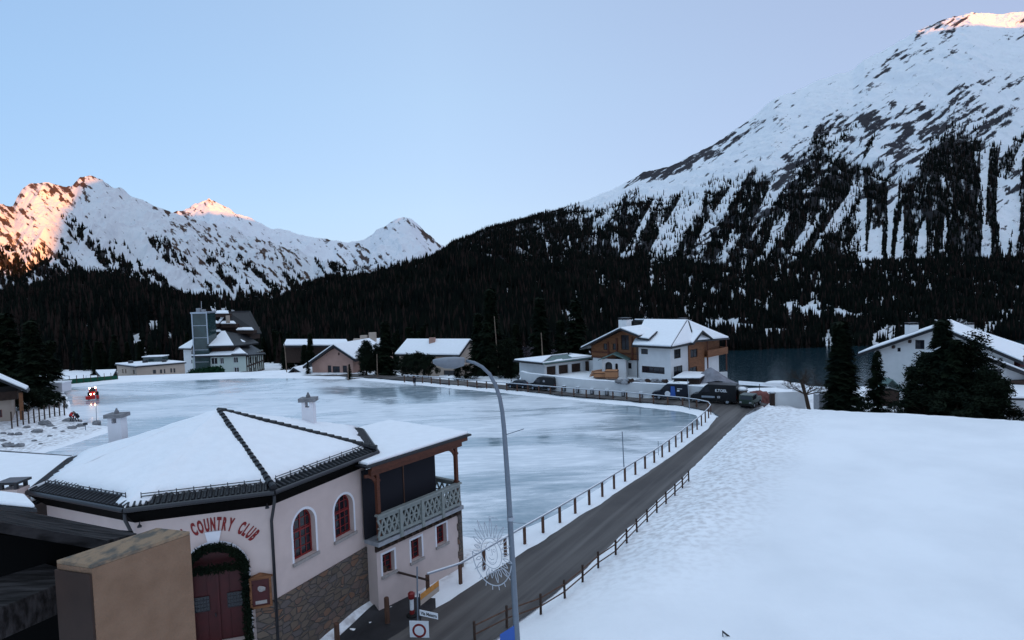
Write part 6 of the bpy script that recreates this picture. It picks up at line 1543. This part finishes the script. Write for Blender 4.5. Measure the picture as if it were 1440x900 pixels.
roofs(h2, [[D(1395, 560, 79), D(1470, 562, 79), D(1470, 545, 83), D(1395, 542, 83)]], th=.2, sth=.3)
c = D(1438, 508, 88); b = MB(); b.box((c.x, c.y, c.z), (1.6, 1.2, 1.4)); b.build('dormer', M['reddoor'], h2)

# ============================================================ HOTEL AND LOW BUILDINGS BEYOND THE RINK
HY = 190.0
hA, hK, hR = D(272, 527, HY), D(347, 527, HY-3), D(372, 530, HY+14)
uO, LO = unit(hA, hK); nO = n_of(uO); OO = Vector((hA.x, hA.y, 0)); zt_ = onplane(310, 500, OO, uO)[1]
ho = thing('hotel', 'large pale old hotel with steep dark roofs and a tall green glass tower', 'hotel', (OO.x, OO.y, -8))
uR, LR = unit(hK, hR)
hf = ops(OO, uO, [(296.5, 305.5, 503, 512.5), (309, 314.5, 503, 512), (328, 334.5, 502, 510.5), (310, 316, 518, 526.5), (329, 336, 516.5, 525.5), (281, 285, 505, 512)], nx=2)
b = MB(); panel(b, OO, uO, LO, -9, zt_, hf, .25); OR_ = Vector((hK.x, hK.y, 0)); hr = ops(OR_, uR, [(351, 353, 502, 511), (355, 357, 502, 511), (359, 361.5, 502, 511), (364, 366, 508, 515), (352, 354, 517, 526), (357, 359, 517, 526), (363, 365.5, 520, 528)])
panel(b, OR_, uR, LR, -9, zt_, hr, .25); p3 = Vector((hR.x, hR.y, 0)); p4 = Vector((hA.x+3, hA.y+18, 0))
for x, y in ((p3, p4), (p4, OO)): q, l_ = unit(x, y); panel(b, x, q, l_, -9, zt_, [])
b.build('wall', M['hotelwall'] if 'hotelwall' in M else mat('pale_green_plaster', (.44, .50, .46), .85, .2, var=.06, scale=.4), ho)
for q in hf: window(ho, OO, uO, q, .25, 'whitep', .12, 'glass')
for q in hr: window(ho, OR_, uR, q, .25, 'dark', .16, 'glass')
b = MB()
for s in np.linspace(.3, LR-.3, 9): b.pbox(OR_, uR, s-.22, s+.22, -9, zt_, -.15, -.01)
for z in (zt_-3.4, zt_-.5, zt_-6.2): b.pbox(OR_, uR, 0, LR, z-.2, z+.2, -.16, -.012)
b.build('half_timbering', M['darkwood'], ho)
# left stair wing and tower
tA, tK = D(260, 528, HY+3), D(272.5, 528, HY+1)
u_, l_ = unit(tA, tK); b = MB(); zz = onplane(266, 490, tA, u_)[1]; O_ = Vector((tA.x, tA.y, 0)); wo_ = ops(O_, u_, [(269, 270.5, 494, 498), (269, 270.5, 506, 511), (269, 270.5, 519, 524)])
walls(ho, O_, u_, l_, 8, -9, zz, wo_, m='white')
roofs(ho, [[pt(O_, u_, -1, -1, zz), pt(O_, u_, l_+1, -1, zz), pt(O_, u_, l_*.7, 3, zz+2.8), pt(O_, u_, l_*.4, 3, zz+2.8)], [pt(O_, u_, -1, -1, zz), pt(O_, u_, l_*.4, 3, zz+2.8), pt(O_, u_, l_*.4, 6, zz+2.8), pt(O_, u_, -1, 9, zz)]], th=.3, sth=.35)
b = MB(); a_, c_ = D(273, 500, HY-1), D(294, 500, HY-1.5); u_, l_ = unit(a_, c_); zz = onplane(283, 441, a_, u_)[1]; b.pbox(a_, u_, 0, l_, -8, zz, 0, 4.5); tw_ = b.build('glass_tower', M['greenglass'], ho)
b = MB(); b.pbox(a_, u_, -.35, l_+.2, zz, zz+.45, -.2, 4.7); b.pbox(a_, u_, -.12, .25, -8, zz-.004, -.15, -.003); b.pbox(a_, u_, l_-.2, l_+.12, zz-9, zz-.004, -.15, -.003)
for j in range(1, 5): b.pbox(a_, u_, .25, l_-.2, zz-j*3.6, zz-j*3.6+.15, -.06, -.003)
q = b.build('tower_frame', M['galv'], ho); q.parent = tw_
b = MB(); b.pbox(a_, u_, .8, 1.9, zz+.46, zz+1.6, 1, 2); b.pbox(a_, u_, 2.5, 3.3, zz+.46, zz+1.2, 1, 2); b.tube([pt(a_, u_, 2.2, 1.5, zz+.4), pt(a_, u_, 2.3, 1.5, zz+3.6)], .1, 5); b.build('tower_vent', M['conc'], ho)
# roofs, front to back
def R(px, py, d): return D(px, py, HY+d)
roofs(ho, [[R(269, 501, -1), R(349, 499, -4), R(333, 486, 3), R(291, 488, 3)], [R(349, 499, -4), R(374, 497, 15), R(352, 484, 12), R(333, 486, 3)]], th=.4, sth=.3, snow=[True, False], name='roof')
b = MB(); b.prism([R(291, 499, 0), R(328, 498, -1), R(328, 486.5, -1), R(291, 487.5, 0)], (0, 5, 0)); b.build('dormer', M['darkwood'], ho)
roofs(ho, [[R(290, 487.3, -1.5), R(329, 486.2, -2), R(317, 466, 7), R(312, 466.5, 7)], [R(329, 486.2, -2), R(364, 482, 10), R(345, 470, 13), R(317, 466, 7)]], th=.4, sth=.35, snow=[True, False])
roofs(ho, [[R(325, 498, -3.6), R(347, 497.5, -4), R(338, 491, 0)]], th=.2, sth=.3)
roofs(ho, [[R(333, 483, 4), R(346, 481.5, 5), R(337, 477, 7), R(333, 477.5, 7)]], th=.3, sth=.35)
b = MB(); b.prism([R(296, 480, 12), R(352, 478, 14), R(352, 462, 14), R(305, 455, 12), R(296, 462, 12)], (0, 8, 0)); b.build('upper_wall', M['darkwood'], ho)
roofs(ho, [[R(293, 470, 10), R(297, 470, 10), R(322, 437.5, 16), R(319, 438, 16)], [R(297, 470, 10), R(368, 468, 16), R(352, 437, 22), R(322, 437.5, 16)]], th=.4, sth=.4, snow=[True, False])
for (x0, x1, y, d_) in ((310, 332, 455.5, 11), (332, 357, 464.5, 11), (302, 322, 441, 13), (292, 308, 455, 10), (296, 312, 467, 9)):
    b = MB(); b.prism([R(x0, y, d_), R(x1, y, d_), R(x1-3, y-3, d_+3), R(x0+3, y-3, d_+3)], (0, 0, .35)); b.build('roof_snow', M['roofsnow'], ho, bevel=.1)
    b = MB(); b.prism([R(x0+1, y+.3, d_+.3), R(x1-1, y+.3, d_+.3), R(x1-1, y+5, d_+.3), R(x0+1, y+5, d_+.3)], (0, 3, 0)); b.build('dormer', M['darkwood'], ho)
b = MB(); q = R(320.5, 449, 9); b.box(tuple(q), (.9, .9, 2.4)); b.build('chimney', M['cream'], ho); q = R(296, 474, 6); b = MB(); b.box(tuple(q), (1.2, 1, 4)); b.build('chimney', M['white'], ho)
# green hedge-like screen before the hotel
hg = MB(); rnd = random.Random(5); a_, c_ = D(269, 527, 172), D(310, 522, 172)
for i in range(30): leaves(hg, a_+(c_-a_)*(i/29)+Vector((0, 0, .2)), 1.3, 60, .7, rnd, (1, .6, 1.0))
M['hedge'] = mat('hedge_green', (.012, .045, .02), .9, .1, var=.4, scale=1)
tag(hg.build('hedge', M['hedge'], loc=a_), 'dark green clipped hedge in front of the pale hotel', 'hedge')

FY = 165.0
fA, fK, fR = D(166, 540, FY+8), D(194, 545, FY), D(261, 535, FY+6)
u1, l1 = unit(fA, fK); u2, l2 = unit(fK, fR); zt_ = onplane(194, 515, fK, u2)[1]
fb = thing('flat_building', 'low beige flat-roofed building with a row of small windows left of the hotel', 'building', tuple(fK))
b = MB(); o_1 = ops(fA, u1, [(172, 173.5, 519, 525), (176, 177.5, 519, 525), (187, 189.5, 520, 526)]); o_2 = ops(fK, u2, [(215, 219.5, 520, 525.5), (225, 228, 519.5, 525), (230.5, 232.5, 519, 525), (239.5, 242, 518, 524), (244, 246.5, 518, 524)])
panel(b, fA, u1, l1, -8, zt_, o_1, .2); panel(b, fK, u2, l2, -8, zt_, o_2, .2); p4 = fA+Vector((u2[0]*l2, u2[1]*l2, 0)); q, l_ = unit(fR, p4); panel(b, fR, q, l_, -8, zt_, []); q, l_ = unit(p4, fA); panel(b, p4, q, l_, -8, zt_, []); b.build('wall', M['cream'], fb)
for q in o_1: window(fb, fA, u1, q, .2, 'dark', .1)
for q in o_2: window(fb, fK, u2, q, .2, 'dark', .1)
T = lambda v, z=zt_: Vector((v.x, v.y, z)); roofs(fb, [[T(fA)-Vector((.6, 0, 0)), T(fK)-Vector((0, .7, 0)), T(fR)+Vector((.5, 0, 0)), T(p4)]], th=.3, sth=.3)
b = MB(); q = D(219, 506, FY+9); b.box((q.x, q.y, zt_+.9), (5.2, 3, 1.5)); b.build('roof_cabin', M['greenglass'], fb); b = MB(); b.box((q.x, q.y, zt_+1.75), (5.6, 3.4, .2)); b.build('cabin_snow', M['roofsnow'], fb)
for x in (184, 204, 231): b = MB(); q = D(x, 511, FY+6); b.box((q.x, q.y, zt_+.5), (.9, .9, .9)); b.build('roof_vent', M['dark'], fb)
sn = thing('snowy_barn', 'small barn with a steep snowy roof left of the flat beige building', 'barn', tuple(D(150, 540, 160)))
roofs(sn, [[D(134, 521.5, 158), D(164, 520.5, 160), D(154, 538, 154), D(148, 538, 154)], [D(134, 521.5, 158), D(164, 520.5, 160), D(166, 536, 166), D(140, 536, 166)]], th=.3, sth=.35)
b = MB(); q = [D(132, 536, 155), D(166, 537, 157)]; b.hexa([q[0]-Vector((0, 0, 3)), q[1]-Vector((0, 0, 3)), q[1]+Vector((0, 8, -3)), q[0]+Vector((0, 8, -3))], [q[0]+Vector((2.4, 1, .3)), q[1]+Vector((-1, 1, .3)), q[1]+Vector((-1, 7, .3)), q[0]+Vector((2.4, 7, .3))]); b.build('wall', M['darkwood'], sn)
nf = thing('green_net_fence', 'green mesh fence with thin posts at the back left of the rink', 'fence', tuple(D(91, 547, 128)))
a_, c_ = D(88, 543, 124), D(166, 536.5, 130); u_, l_ = unit(a_, c_); b = MB(); N = 30
b.hexa([a_-Vector((0, 0, .5)), c_-Vector((0, 0, .5)), c_+Vector((0, .05, -.5)), a_+Vector((0, .05, -.5))], [a_+Vector((0, 0, 1.25)), c_+Vector((0, 0, 1.25)), c_+Vector((0, .05, 1.25)), a_+Vector((0, .05, 1.25))]); b.build('mesh_panel', M['greenn'], nf)
for f in np.linspace(0, 1, 9): q = a_+(c_-a_)*f; b = MB(); b.tube([q-Vector((0, 0, .5)), q+Vector((0, 0, 1.9))], .05, 6); b.build('post', M['postwood'], nf)
for (x, yt, yb, dd, i) in ((121, 528, 545, 136, 0), (108, 528, 548, 133, 1)):
    a_, c_ = D(x, yb, dd), D(x, yt, dd); b = MB(); b.tube([a_, c_], .05, 6); tag(b.build('thin_mast', M['conc'], loc=a_), 'thin pale mast by the green mesh fence, ' + ('right one' if i == 0 else 'left one'), 'mast')

# ============================================================ LEFT HOUSE AND ITS TERRACE
lh = thing('dark_house', 'brown house with a wide snowy eave at the left edge beside the black pines', 'house', tuple(D(10, 603, 82)))
uq = rdir(34); OQ = D(-60, 600, 80); OQ = Vector((OQ.x, OQ.y, 0)); LQ = onplane(18, 600, OQ, uq)[0]; zq = onplane(15, 560, OQ, uq)[1]
walls(lh, OQ, uq, LQ, 6, -.5, zq, ops(OQ, uq, [(-1, 3, 576, 587)], nx=1), m='cream', fm='red')
b = MB(); b.pbox(OQ, uq, -.1, LQ+.8, zq-.1, zq+1.0, -1.0, 6); b.build('timber_storey', M['darkwood'], lh)
roofs(lh, [[D(-80, 500, 78), D(38, 549, 80), D(42, 546, 90), D(-80, 492, 90)]], th=.3, sth=.28)
b = MB(); a_, c_ = D(29, 552, 82), D(31, 590, 82); b.tube([c_, a_], .22, 8); b.build('eave_post', M['wood'], lh)
tf = thing('terrace_fence', 'row of tall dark posts edging the terrace of the brown house', 'fence', tuple(D(50, 600, 82)))
A0, A1 = D(17, 603.5, 79), D(91, 587, 88); hts = np.linspace(21, 17, 11)
for i in range(11):
    p = A0+(A1-A0)*(i/10); t_ = 2.0+.2*random.random(); b = MB(); b.tube([p-Vector((0, 0, .3)), p+Vector((0, 0, t_))], .085, 7); b.build('post', M['darkpost'], tf)
b = MB(); b.tube([A0+Vector((0, 0, .9)), A1+Vector((0, 0, .9))], .02, 5); b.build('rail', M['dark'], tf)
b = MB(); q = [D(-60, 607, 78), A0+Vector((0, -.3, 0)), A1+Vector((0, -.3, 0)), A1+Vector((-3, 4, .1)), D(-60, 585, 88)]; zq_ = max(v.z for v in q); b.prism([Vector((v.x, v.y, v.z-.5)) for v in q], (0, 0, .6)); b.build('terrace_slab', M['conc'], tf)
rnd = random.Random(21)
ORD = 'first second third fourth fifth sixth seventh eighth ninth tenth eleventh twelfth thirteenth fourteenth fifteenth sixteenth seventeenth eighteenth nineteenth'.split()
rk = [(62, 598, 1.0), (52, 607, .8), (71, 599, .55), (77, 601, .35), (97, 592, .9), (113, 597, .75), (101, 600, .7), (26, 611, .55), (15, 612, .5), (5, 612, .45), (12, 626, .9), (28, 625, .7), (70, 611, .35), (38, 603, .5), (48, 618, .4), (4, 619, .5), (88, 605, .35), (110, 590, .6), (57, 622, .3)]
rk.sort()
for i, (x, y, s_) in enumerate(rk):
    p = G(x, y, .5); p.z = gz(p.x, p.y); b = MB(); b.blob((p.x, p.y, p.z+s_*.12), s_*.62, i+30, 6, .55, (1.35, .8, .6))
    tag(b.build('boulder', M['grey'], loc=p), '%s grey boulder on the snowy bank, %s of the nineteen from the left' % ('large' if s_ > .7 else 'middling' if s_ > .45 else 'small', ORD[i]), 'boulder', 'boulders on the snowy bank left of the rink')
bx = thing('white_container', 'pale box hut with a snowy top behind the round dark pines', 'hut', tuple(D(82, 545, 112)))
a_, c_ = D(66, 552, 112), D(88, 539, 112); b = MB(); b.box(((a_.x+c_.x)/2, 113, (a_.z+c_.z)/2), (c_.x-a_.x, 2.4, c_.z-a_.z)); b.build('hut_body', M['trim'], bx); b = MB(); b.box(((a_.x+c_.x)/2, 113, c_.z+.1), (c_.x-a_.x+.2, 2.6, .2)); b.build('snow_cap', M['roofsnow'], bx)

# ============================================================ HOUSES BEHIND THE FAR END OF THE RINK
pk = thing('rose_house', 'rose-coloured gabled house with dark double window and snowy roof behind the rink', 'house', tuple(D(468, 533, 130)))
OR2 = D(440, 536, 130); OR2 = Vector((OR2.x, 130, 0)); uR2, _ = unit(OR2, D(497, 534, 127)); L_ = onplane(497, 530, OR2, uR2)[0]; a_ = onplane(472, 489, OR2, uR2); el = onplane(440, 508, OR2, uR2)[1]; er = onplane(497, 506, OR2, uR2)[1]
walls(pk, OR2, uR2, L_, 12, -3, [(0, el), (a_[0], a_[1]), (L_, er)], ops(OR2, uR2, [(461, 466, 514, 530), (468, 478, 515, 529), (482, 488, 514, 524), (475.5, 477.5, 496, 499.5)], nx=2), m='rose', fm='darkwood')
e0, e1, e2 = onplane(430, 514.5, OR2, uR2), onplane(472, 484.5, OR2, uR2), onplane(503, 505, OR2, uR2); Q = lambda e, k: pt(OR2, uR2, e[0], k, e[1])
roofs(pk, [[Q(e0, -1), Q(e1, -1), Q(e1, 13), Q(e0, 13)], [Q(e1, -1), Q(e2, -1), Q(e2, 13), Q(e1, 13)]], th=.45, sth=.28, ins=.1)
c = D(503, 482, 140); b = MB(); b.box((c.x, c.y, c.z-.8), (1.6, 1.4, 3.4)); b.build('chimney', M['cream'], pk); 
ph = thing('rear_house', 'house with a broad snowy roof and two beige chimneys just behind the rose-coloured one', 'house', tuple(D(520, 520, 150)))
roofs(ph, [[D(476, 492, 148), D(548, 500, 146), D(541, 476, 156), D(505, 479, 158)]], th=.4, sth=.3)
b = MB(); q0, q1 = D(486, 520, 150), D(546, 520, 149); b.hexa([q0, q1, q1+Vector((0, 6, 0)), q0+Vector((0, 6, 0))], [D(486, 494, 150), D(546, 498, 149), D(546, 498, 149)+Vector((0, 6, .6)), D(486, 494, 150)+Vector((0, 6, .6))]); b.build('wall', M['rose'], ph)
for x, y in ((512, 478), (524, 474)): c = D(x, y, 152); b = MB(); b.box((c.x, c.y, c.z), (1.6, 1.2, 2.2)); b.build('chimney', M['cream'], ph)
ss = thing('small_shed', 'tiny rose shed with a snowy gable roof left of the rose-coloured house', 'shed', tuple(D(415, 533, 132)))
O6 = D(403, 533, 132); O6 = Vector((O6.x, 132, 0)); L6 = D(428, 533, 132).x-O6.x; t6 = D(412, 520, 132)
walls(ss, O6, (1, 0), L6, 5, -3, [(0, D(403, 529, 132).z), (t6.x-O6.x, t6.z), (L6, D(428, 529, 132).z)], [], m='rose')
e0, e1, e2 = D(397, 532, 131), D(412, 517.5, 131), D(433, 530, 131); bk = Vector((3.2, 6, .3)); roofs(ss, [[e0, e1, e1+bk, e0+bk], [e1, e2, e2+bk, e1+bk]], th=.3, sth=.25, ins=.1)
lg = thing('long_far_house', 'long far-off house showing only its snowy roof edge above the trees', 'house', tuple(D(440, 500, 185)))
roofs(lg, [[D(398, 486, 180), D(492, 486, 180), D(488, 478.5, 190), D(402, 478.5, 190)]], th=.5, sth=.4)
b = MB(); q0, q1 = D(402, 510, 183), D(490, 510, 183); h_ = Vector((0, 6, 0)); b.hexa([q0, q1, q1+h_, q0+h_], [D(402, 487, 183), D(490, 487, 183), D(490, 487, 183)+h_, D(402, 487, 183)+h_]); b.build('wall', M['darkwood'], lg)
sh2 = thing('snowy_long_house', 'long house with bright snowy roof and beige gable behind the street lamp head', 'house', tuple(D(610, 532, 132)))
O7 = D(563, 534, 134); O7 = Vector((O7.x, O7.y, 0)); u7, _ = unit(O7, D(646, 534, 128)); L7 = onplane(646, 530, O7, u7)[0]; z7 = onplane(606, 498, O7, u7)[1]; zr7 = z7+2.6
walls(sh2, O7, u7, L7, 8, -3, z7, ops(O7, u7, [(568, 572, 506, 520), (624, 640, 521, 531)], nx=2), m='cream', fm='darkwood', rtop=[(0, z7), (4, zr7-.2), (8, z7)], ltop=[(0, z7), (4, zr7-.2), (8, z7)])
roofs(sh2, [[pt(O7, u7, -.8, -.8, z7-.1), pt(O7, u7, L7+.8, -.8, z7-.1), pt(O7, u7, L7+.8, 4, zr7), pt(O7, u7, -.8, 4, zr7)], [pt(O7, u7, -.8, 4, zr7), pt(O7, u7, L7+.8, 4, zr7), pt(O7, u7, L7+.8, 8.8, z7-.1), pt(O7, u7, -.8, 8.8, z7-.1)]], th=.3, sth=.3)
c = D(608, 481, 134); b = MB(); b.box((c.x, c.y, c.z-.6), (1.3, 1.1, 3)); b.build('chimney', M['rose'], sh2); c = D(575, 485, 137); b = MB(); b.lathe((c.x, c.y, c.z-2), [(.6, 0), (.6, 2.2), (.75, 2.3), (0, 2.9)], 10); b.build('chimney', M['conc'], sh2)
lt = thing('lattice_screen', 'low white lattice screen by the far bend of the rink fence', 'screen', tuple(D(632, 536, 122)))
for (x0, x1) in ((618, 630.5), (632.5, 645)):
    a_, c_ = D(x0, 536, 122), D(x1, 536, 122); b = MB(); w_ = c_.x-a_.x; h_ = 1.05; N = 6
    for i in range(N+3):
        for sgn in (1, -1):
            f = (i-1)/N*w_; x0_, x1_ = max(0, f-h_/2), min(w_, f+h_/2); 
            z0_, z1_ = (h_/2+(x0_-f)*sgn), (h_/2+(x1_-f)*sgn)
            b.tube([(a_.x+x0_, 122+.03*sgn, a_.z+z0_), (a_.x+x1_, 122+.03*sgn, a_.z+z1_)], .035, 4)
    b.pbox(a_, (1, 0), 0, w_, a_.z+h_, a_.z+h_+.08, -.05, .05); b.pbox(a_, (1, 0), 0, w_, a_.z-.08, a_.z, -.05, .05); b.build('lattice_panel', M['whitep'], lt)
# picnic tables and rails on the far bank
for i, (x, y) in enumerate(((505, 537), (520, 538), (545, 538.5), (572, 538), (598, 537))):
    p = D(x, y, 119-i*.5); t = thing('picnic_table', 'snow-dusted picnic table beyond the far rink fence, %s of five from the left' % ['first', 'second', 'third', 'fourth', 'fifth'][i], 'table', tuple(p), 'picnic tables beyond the rink'); b = MB(); b.box((p.x, p.y, p.z+.75), (2.0, .8, .07)); b.build('table_top', M['postwood'], t)
    b = MB(); b.box((p.x, p.y, p.z+.80), (1.9, .7, .04)); b.build('snow_cap', M['roofsnow'], t)
    for k in (-.75, .75): b = MB(); b.box((p.x, p.y+k, p.z+.45), (2.0, .28, .06)); b.build('bench_seat', M['postwood'], t)
    for k in (-.7, .7): b = MB(); b.prism([(p.x+k, p.y-.8, p.z), (p.x+k, p.y+.8, p.z), (p.x+k, p.y+.3, p.z+.72), (p.x+k, p.y-.3, p.z+.72)], (.08, 0, 0)); b.build('leg', M['postwood'], t)

# ============================================================ TREES
T_ = tree_px
T_('spruce0', 545, 452, 536, 124, 'dark broad spruce right of the rose-coloured house', 'spruce', w=1.25)
T_('pine0', 516, 477, 535, 122, 'dark pine with an open top in front of the rose-coloured house', 'pine', w=1.0)
T_('pine1', 533, 478, 535, 125, 'upright pine with a bare lower trunk left of the dark broad spruce', 'pine', w=.85)
T_('bush', 588, 487, 536, 119, 'rounded black pine in front of the long snowy-roofed house', 'pine', w=1.05)
T_('bush', 603, 492, 536, 117, 'smaller rounded black pine left of the street lamp head', 'pine', w=1.0)
T_('bush', 574, 490, 536, 121, 'rounded black pine nearest the dark broad spruce', 'pine', w=.9)
T_('spruce2', 694, 405, 540, 118, 'tallest dark spruce beside the street lamp arm', 'spruce', w=1.1)
T_('spruce1', 676, 440, 542, 121, 'dark spruce just left of the tallest one', 'spruce', w=1.1)
T_('spruce1', 728, 455, 541, 124, 'dark spruce between the tallest one and the garage', 'spruce', w=1.0)
T_('spruce0', 762, 418, 532, 122, 'tall broad spruce standing behind the garage roof', 'spruce', w=1.15)
T_('spruce1', 812, 422, 530, 124, 'tall broad spruce between garage and chalet', 'spruce', w=1.25)
T_('spruce2', 790, 450, 530, 120, 'slimmer spruce between the two tall ones behind the garage', 'spruce', w=1.2)
T_('pine1', 712, 470, 541, 112, 'low spreading pine at the foot of the tallest spruce', 'pine', w=1.3)
T_('bush', 655, 508, 541, 112, 'low dark bushy pine under the street lamp arm', 'pine', w=1.6)
T_('bush', 735, 500, 540, 108, 'small bushy pine left of the garage', 'pine', w=1.1)
T_('thin', 1185, 452, 592, 80, 'tall narrow black spruce between the bare tree and the white house', 'spruce', w=1.5)
T_('open', 1234, 494, 590, 80, 'open-branched fir in front of the white house wall', 'fir', w=.95)
T_('spruce0', 1326, 449, 606, 72, 'huge black spruce hiding the middle of the white house', 'spruce', w=1.25)
T_('pine1', 1362, 455, 612, 71, 'huge black pine right of the largest one', 'pine', w=1.05)
T_('spruce0', 1283, 515, 595, 74, 'black spruce at the left foot of the huge pines', 'spruce', w=1.25)
T_('pine0', 1303, 492, 604, 73, 'tall black pine filling the gap left of the huge spruce', 'pine', w=1.15)
T_('spruce1', 1343, 478, 610, 70, 'black spruce wedged between the two largest trees on the right', 'spruce', w=1.3)
T_('pine1', 1385, 505, 614, 69, 'black pine right of the huge pine, before the second white house', 'pine', w=1.2)
T_('bush', 1300, 540, 602, 72, 'low black bushy pine below the huge pines, left side', 'pine', w=1.6)
T_('bush', 1345, 535, 612, 69, 'low black bushy pine at the centre foot of the huge pines', 'pine', w=1.6)
T_('spruce1', 1396, 540, 618, 68, 'black spruce right of the huge pines before the second white house', 'spruce', w=1.5)
T_('bush', 1425, 565, 620, 66, 'low black bush at the right edge of the frame', 'bush', w=1.7)
T_('bush', 1207, 553, 592, 78, 'low black bush between the narrow spruce and the fir', 'bush', w=1.2)
T_('bush', 1258, 560, 590, 78, 'low black bush right of the open-branched fir', 'bush', w=1.2)
# left: round pines by the terrace and the tall dark trees behind
T_('bush', 42, 540, 588, 90, 'round black pine on the terrace, the left one', 'pine', w=1.15)
T_('bush', 62, 538, 588, 93, 'round black pine on the terrace, the middle one', 'pine', w=1.15)
T_('bush', 79, 545, 585, 95, 'round black pine with a pale trunk at the right end of the terrace', 'pine', w=1.0)
T_('spruce0', 52, 450, 580, 108, 'tall black spruce behind the round terrace pines', 'spruce', w=1.3)
T_('spruce1', 18, 440, 580, 112, 'tall black spruce behind the brown house at the left', 'spruce', w=1.3)
T_('spruce2', 76, 478, 570, 118, 'black spruce right of the tall ones behind the terrace', 'spruce', w=1.5)
T_('spruce1', -22, 430, 580, 112, 'tall black spruce cut by the left edge of the frame', 'spruce', w=1.3)
T_('open', 492, 512, 536, 119, 'little fir in front of the rose-coloured house wall', 'fir', w=.9)
T_('open', 434, 508, 533, 128, 'little fir between the tiny shed and the rose-coloured house', 'fir', w=.9)
# front rows of the wood at the foot of the left hill and around the village
gG = 'conifers in the front rows of the wood behind the rink'; rnd = random.Random(77); cnt = 0
def zone_label(px, k, h):
    z_ = ('beyond the green mesh fence' if px < 165 else 'behind the flat beige building' if px < 258 else 'behind the hotel' if px < 375 else 'between hotel and rose-coloured house' if px < 440
          else 'behind the rose-coloured house' if px < 550 else 'behind the long snowy-roofed house' if px < 655 else 'behind the tallest spruce')
    kd = ['broad', 'narrow', 'slim', 'very thin'][k]; sz = 'tall' if h > 9.8 else 'low'
    return '%s %s dark conifer in the wood %s' % (sz, kd, z_), 'conifer', '%s %s conifers %s' % (sz, kd, z_)
for i in range(105):
    px = rnd.uniform(85, 720); y = rnd.uniform(205, 245) if px < 400 else rnd.uniform(165, 260)
    if 255 < px < 385 and y < 222: y = 226+rnd.random()*20
    u = sky_ut(px, 470)[0]; x = u*y; h = rnd.uniform(6.5, 13)
    place_tree(['spruce0', 'spruce1', 'spruce2', 'thin'][i % 4], x, y, gz(x, y)-.3, h, *zone_label(px, i % 4, h), w=rnd.uniform(.9, 1.3))

fs = G(1018, 899, 1.45); fst = thing('field_stake', 'short stake with a small tilted board in the snow field at the bottom edge', 'stake', tuple(fs))
b = MB(); b.tube([fs-Vector((0, 0, .6)), D(1016, 887, fs.y)], .02, 6); b.build('post', M['dark'], fst)
b = MB(); q = [D(1016.5, 887, fs.y), D(1032, 899, fs.y), D(1032, 902, fs.y), D(1016.5, 890, fs.y)]; b.prism(q, (0, .04, 0)); b.build('board', M['dark'], fst)
# tall thin light poles near the garage
for (x0, yt, x1, yb, dd, lb) in ((695, 445, 703, 545, 112, 'tall thin pale mast beside the tallest spruce'), (761, 468, 763, 503, 112, 'thin mast rising behind the left end of the garage roof'), (400, 483, 404, 533, 132, 'thin pale mast left of the tiny rose shed'), (530, 498, 531, 538, 118, 'thin pale mast before the upright pine'), (489.5, 513, 489.5, 537, 118, 'short pale lamp pole before the rose-coloured house')):
    a_, c_ = D(x1, yb, dd), D(x0, yt, dd); b = MB(); b.tube([a_, c_], [.12, .07], 7); tag(b.build('mast', M['palebark'], loc=a_), lb, 'mast')
# bare tree
def bare(mb, p, d, L, r, lv, rnd):
    q = p+d*L; mb.tube([p, p+d*L*.5+Vector((rnd.uniform(-1, 1), 0, rnd.uniform(-1, 1)))*L*.05, q], [r, r*.8, r*.62], 5 if lv > 1 else 4, False)
    if lv == 0: return
    for i in range(3 if lv > 1 else 4):
        a = Vector((rnd.gauss(0, 1), rnd.gauss(0, 1), rnd.gauss(0, .6)+.3)).normalized(); bare(mb, p+d*L*rnd.uniform(.5, 1), (d*.7+a*.75).normalized(), L*rnd.uniform(.55, .8), r*.5, lv-1, rnd)
b0, b1 = D(1140, 577, 77), D(1127, 538, 77); rnd = random.Random(8); bt_ = thing('bare_tree', 'leafless spreading tree with a leaning trunk in front of the lake', 'tree', tuple(b0))
t = MB(); t.tube([b0-Vector((0, 0, 1)), b0+(b1-b0)*.5, b1], [.28, .22, .16], 8); t.build('trunk', M['bark'], bt_)
t = MB()
for i in range(9):
    p = b0+(b1-b0)*rnd.uniform(.45, 1); a = Vector((rnd.uniform(-1, 1), rnd.uniform(-.6, .6), rnd.uniform(.05, .9))).normalized(); bare(t, p, a, 1.5, .085, 4, rnd)
t.build('crown', M['bark'], bt_)
for k, p in PROTO.items():
    if k not in used:
        for c in list(p.children): bpy.data.objects.remove(c)
        bpy.data.objects.remove(p)
for o in list(bpy.data.objects):
    if '_o' in o: del o['_o']
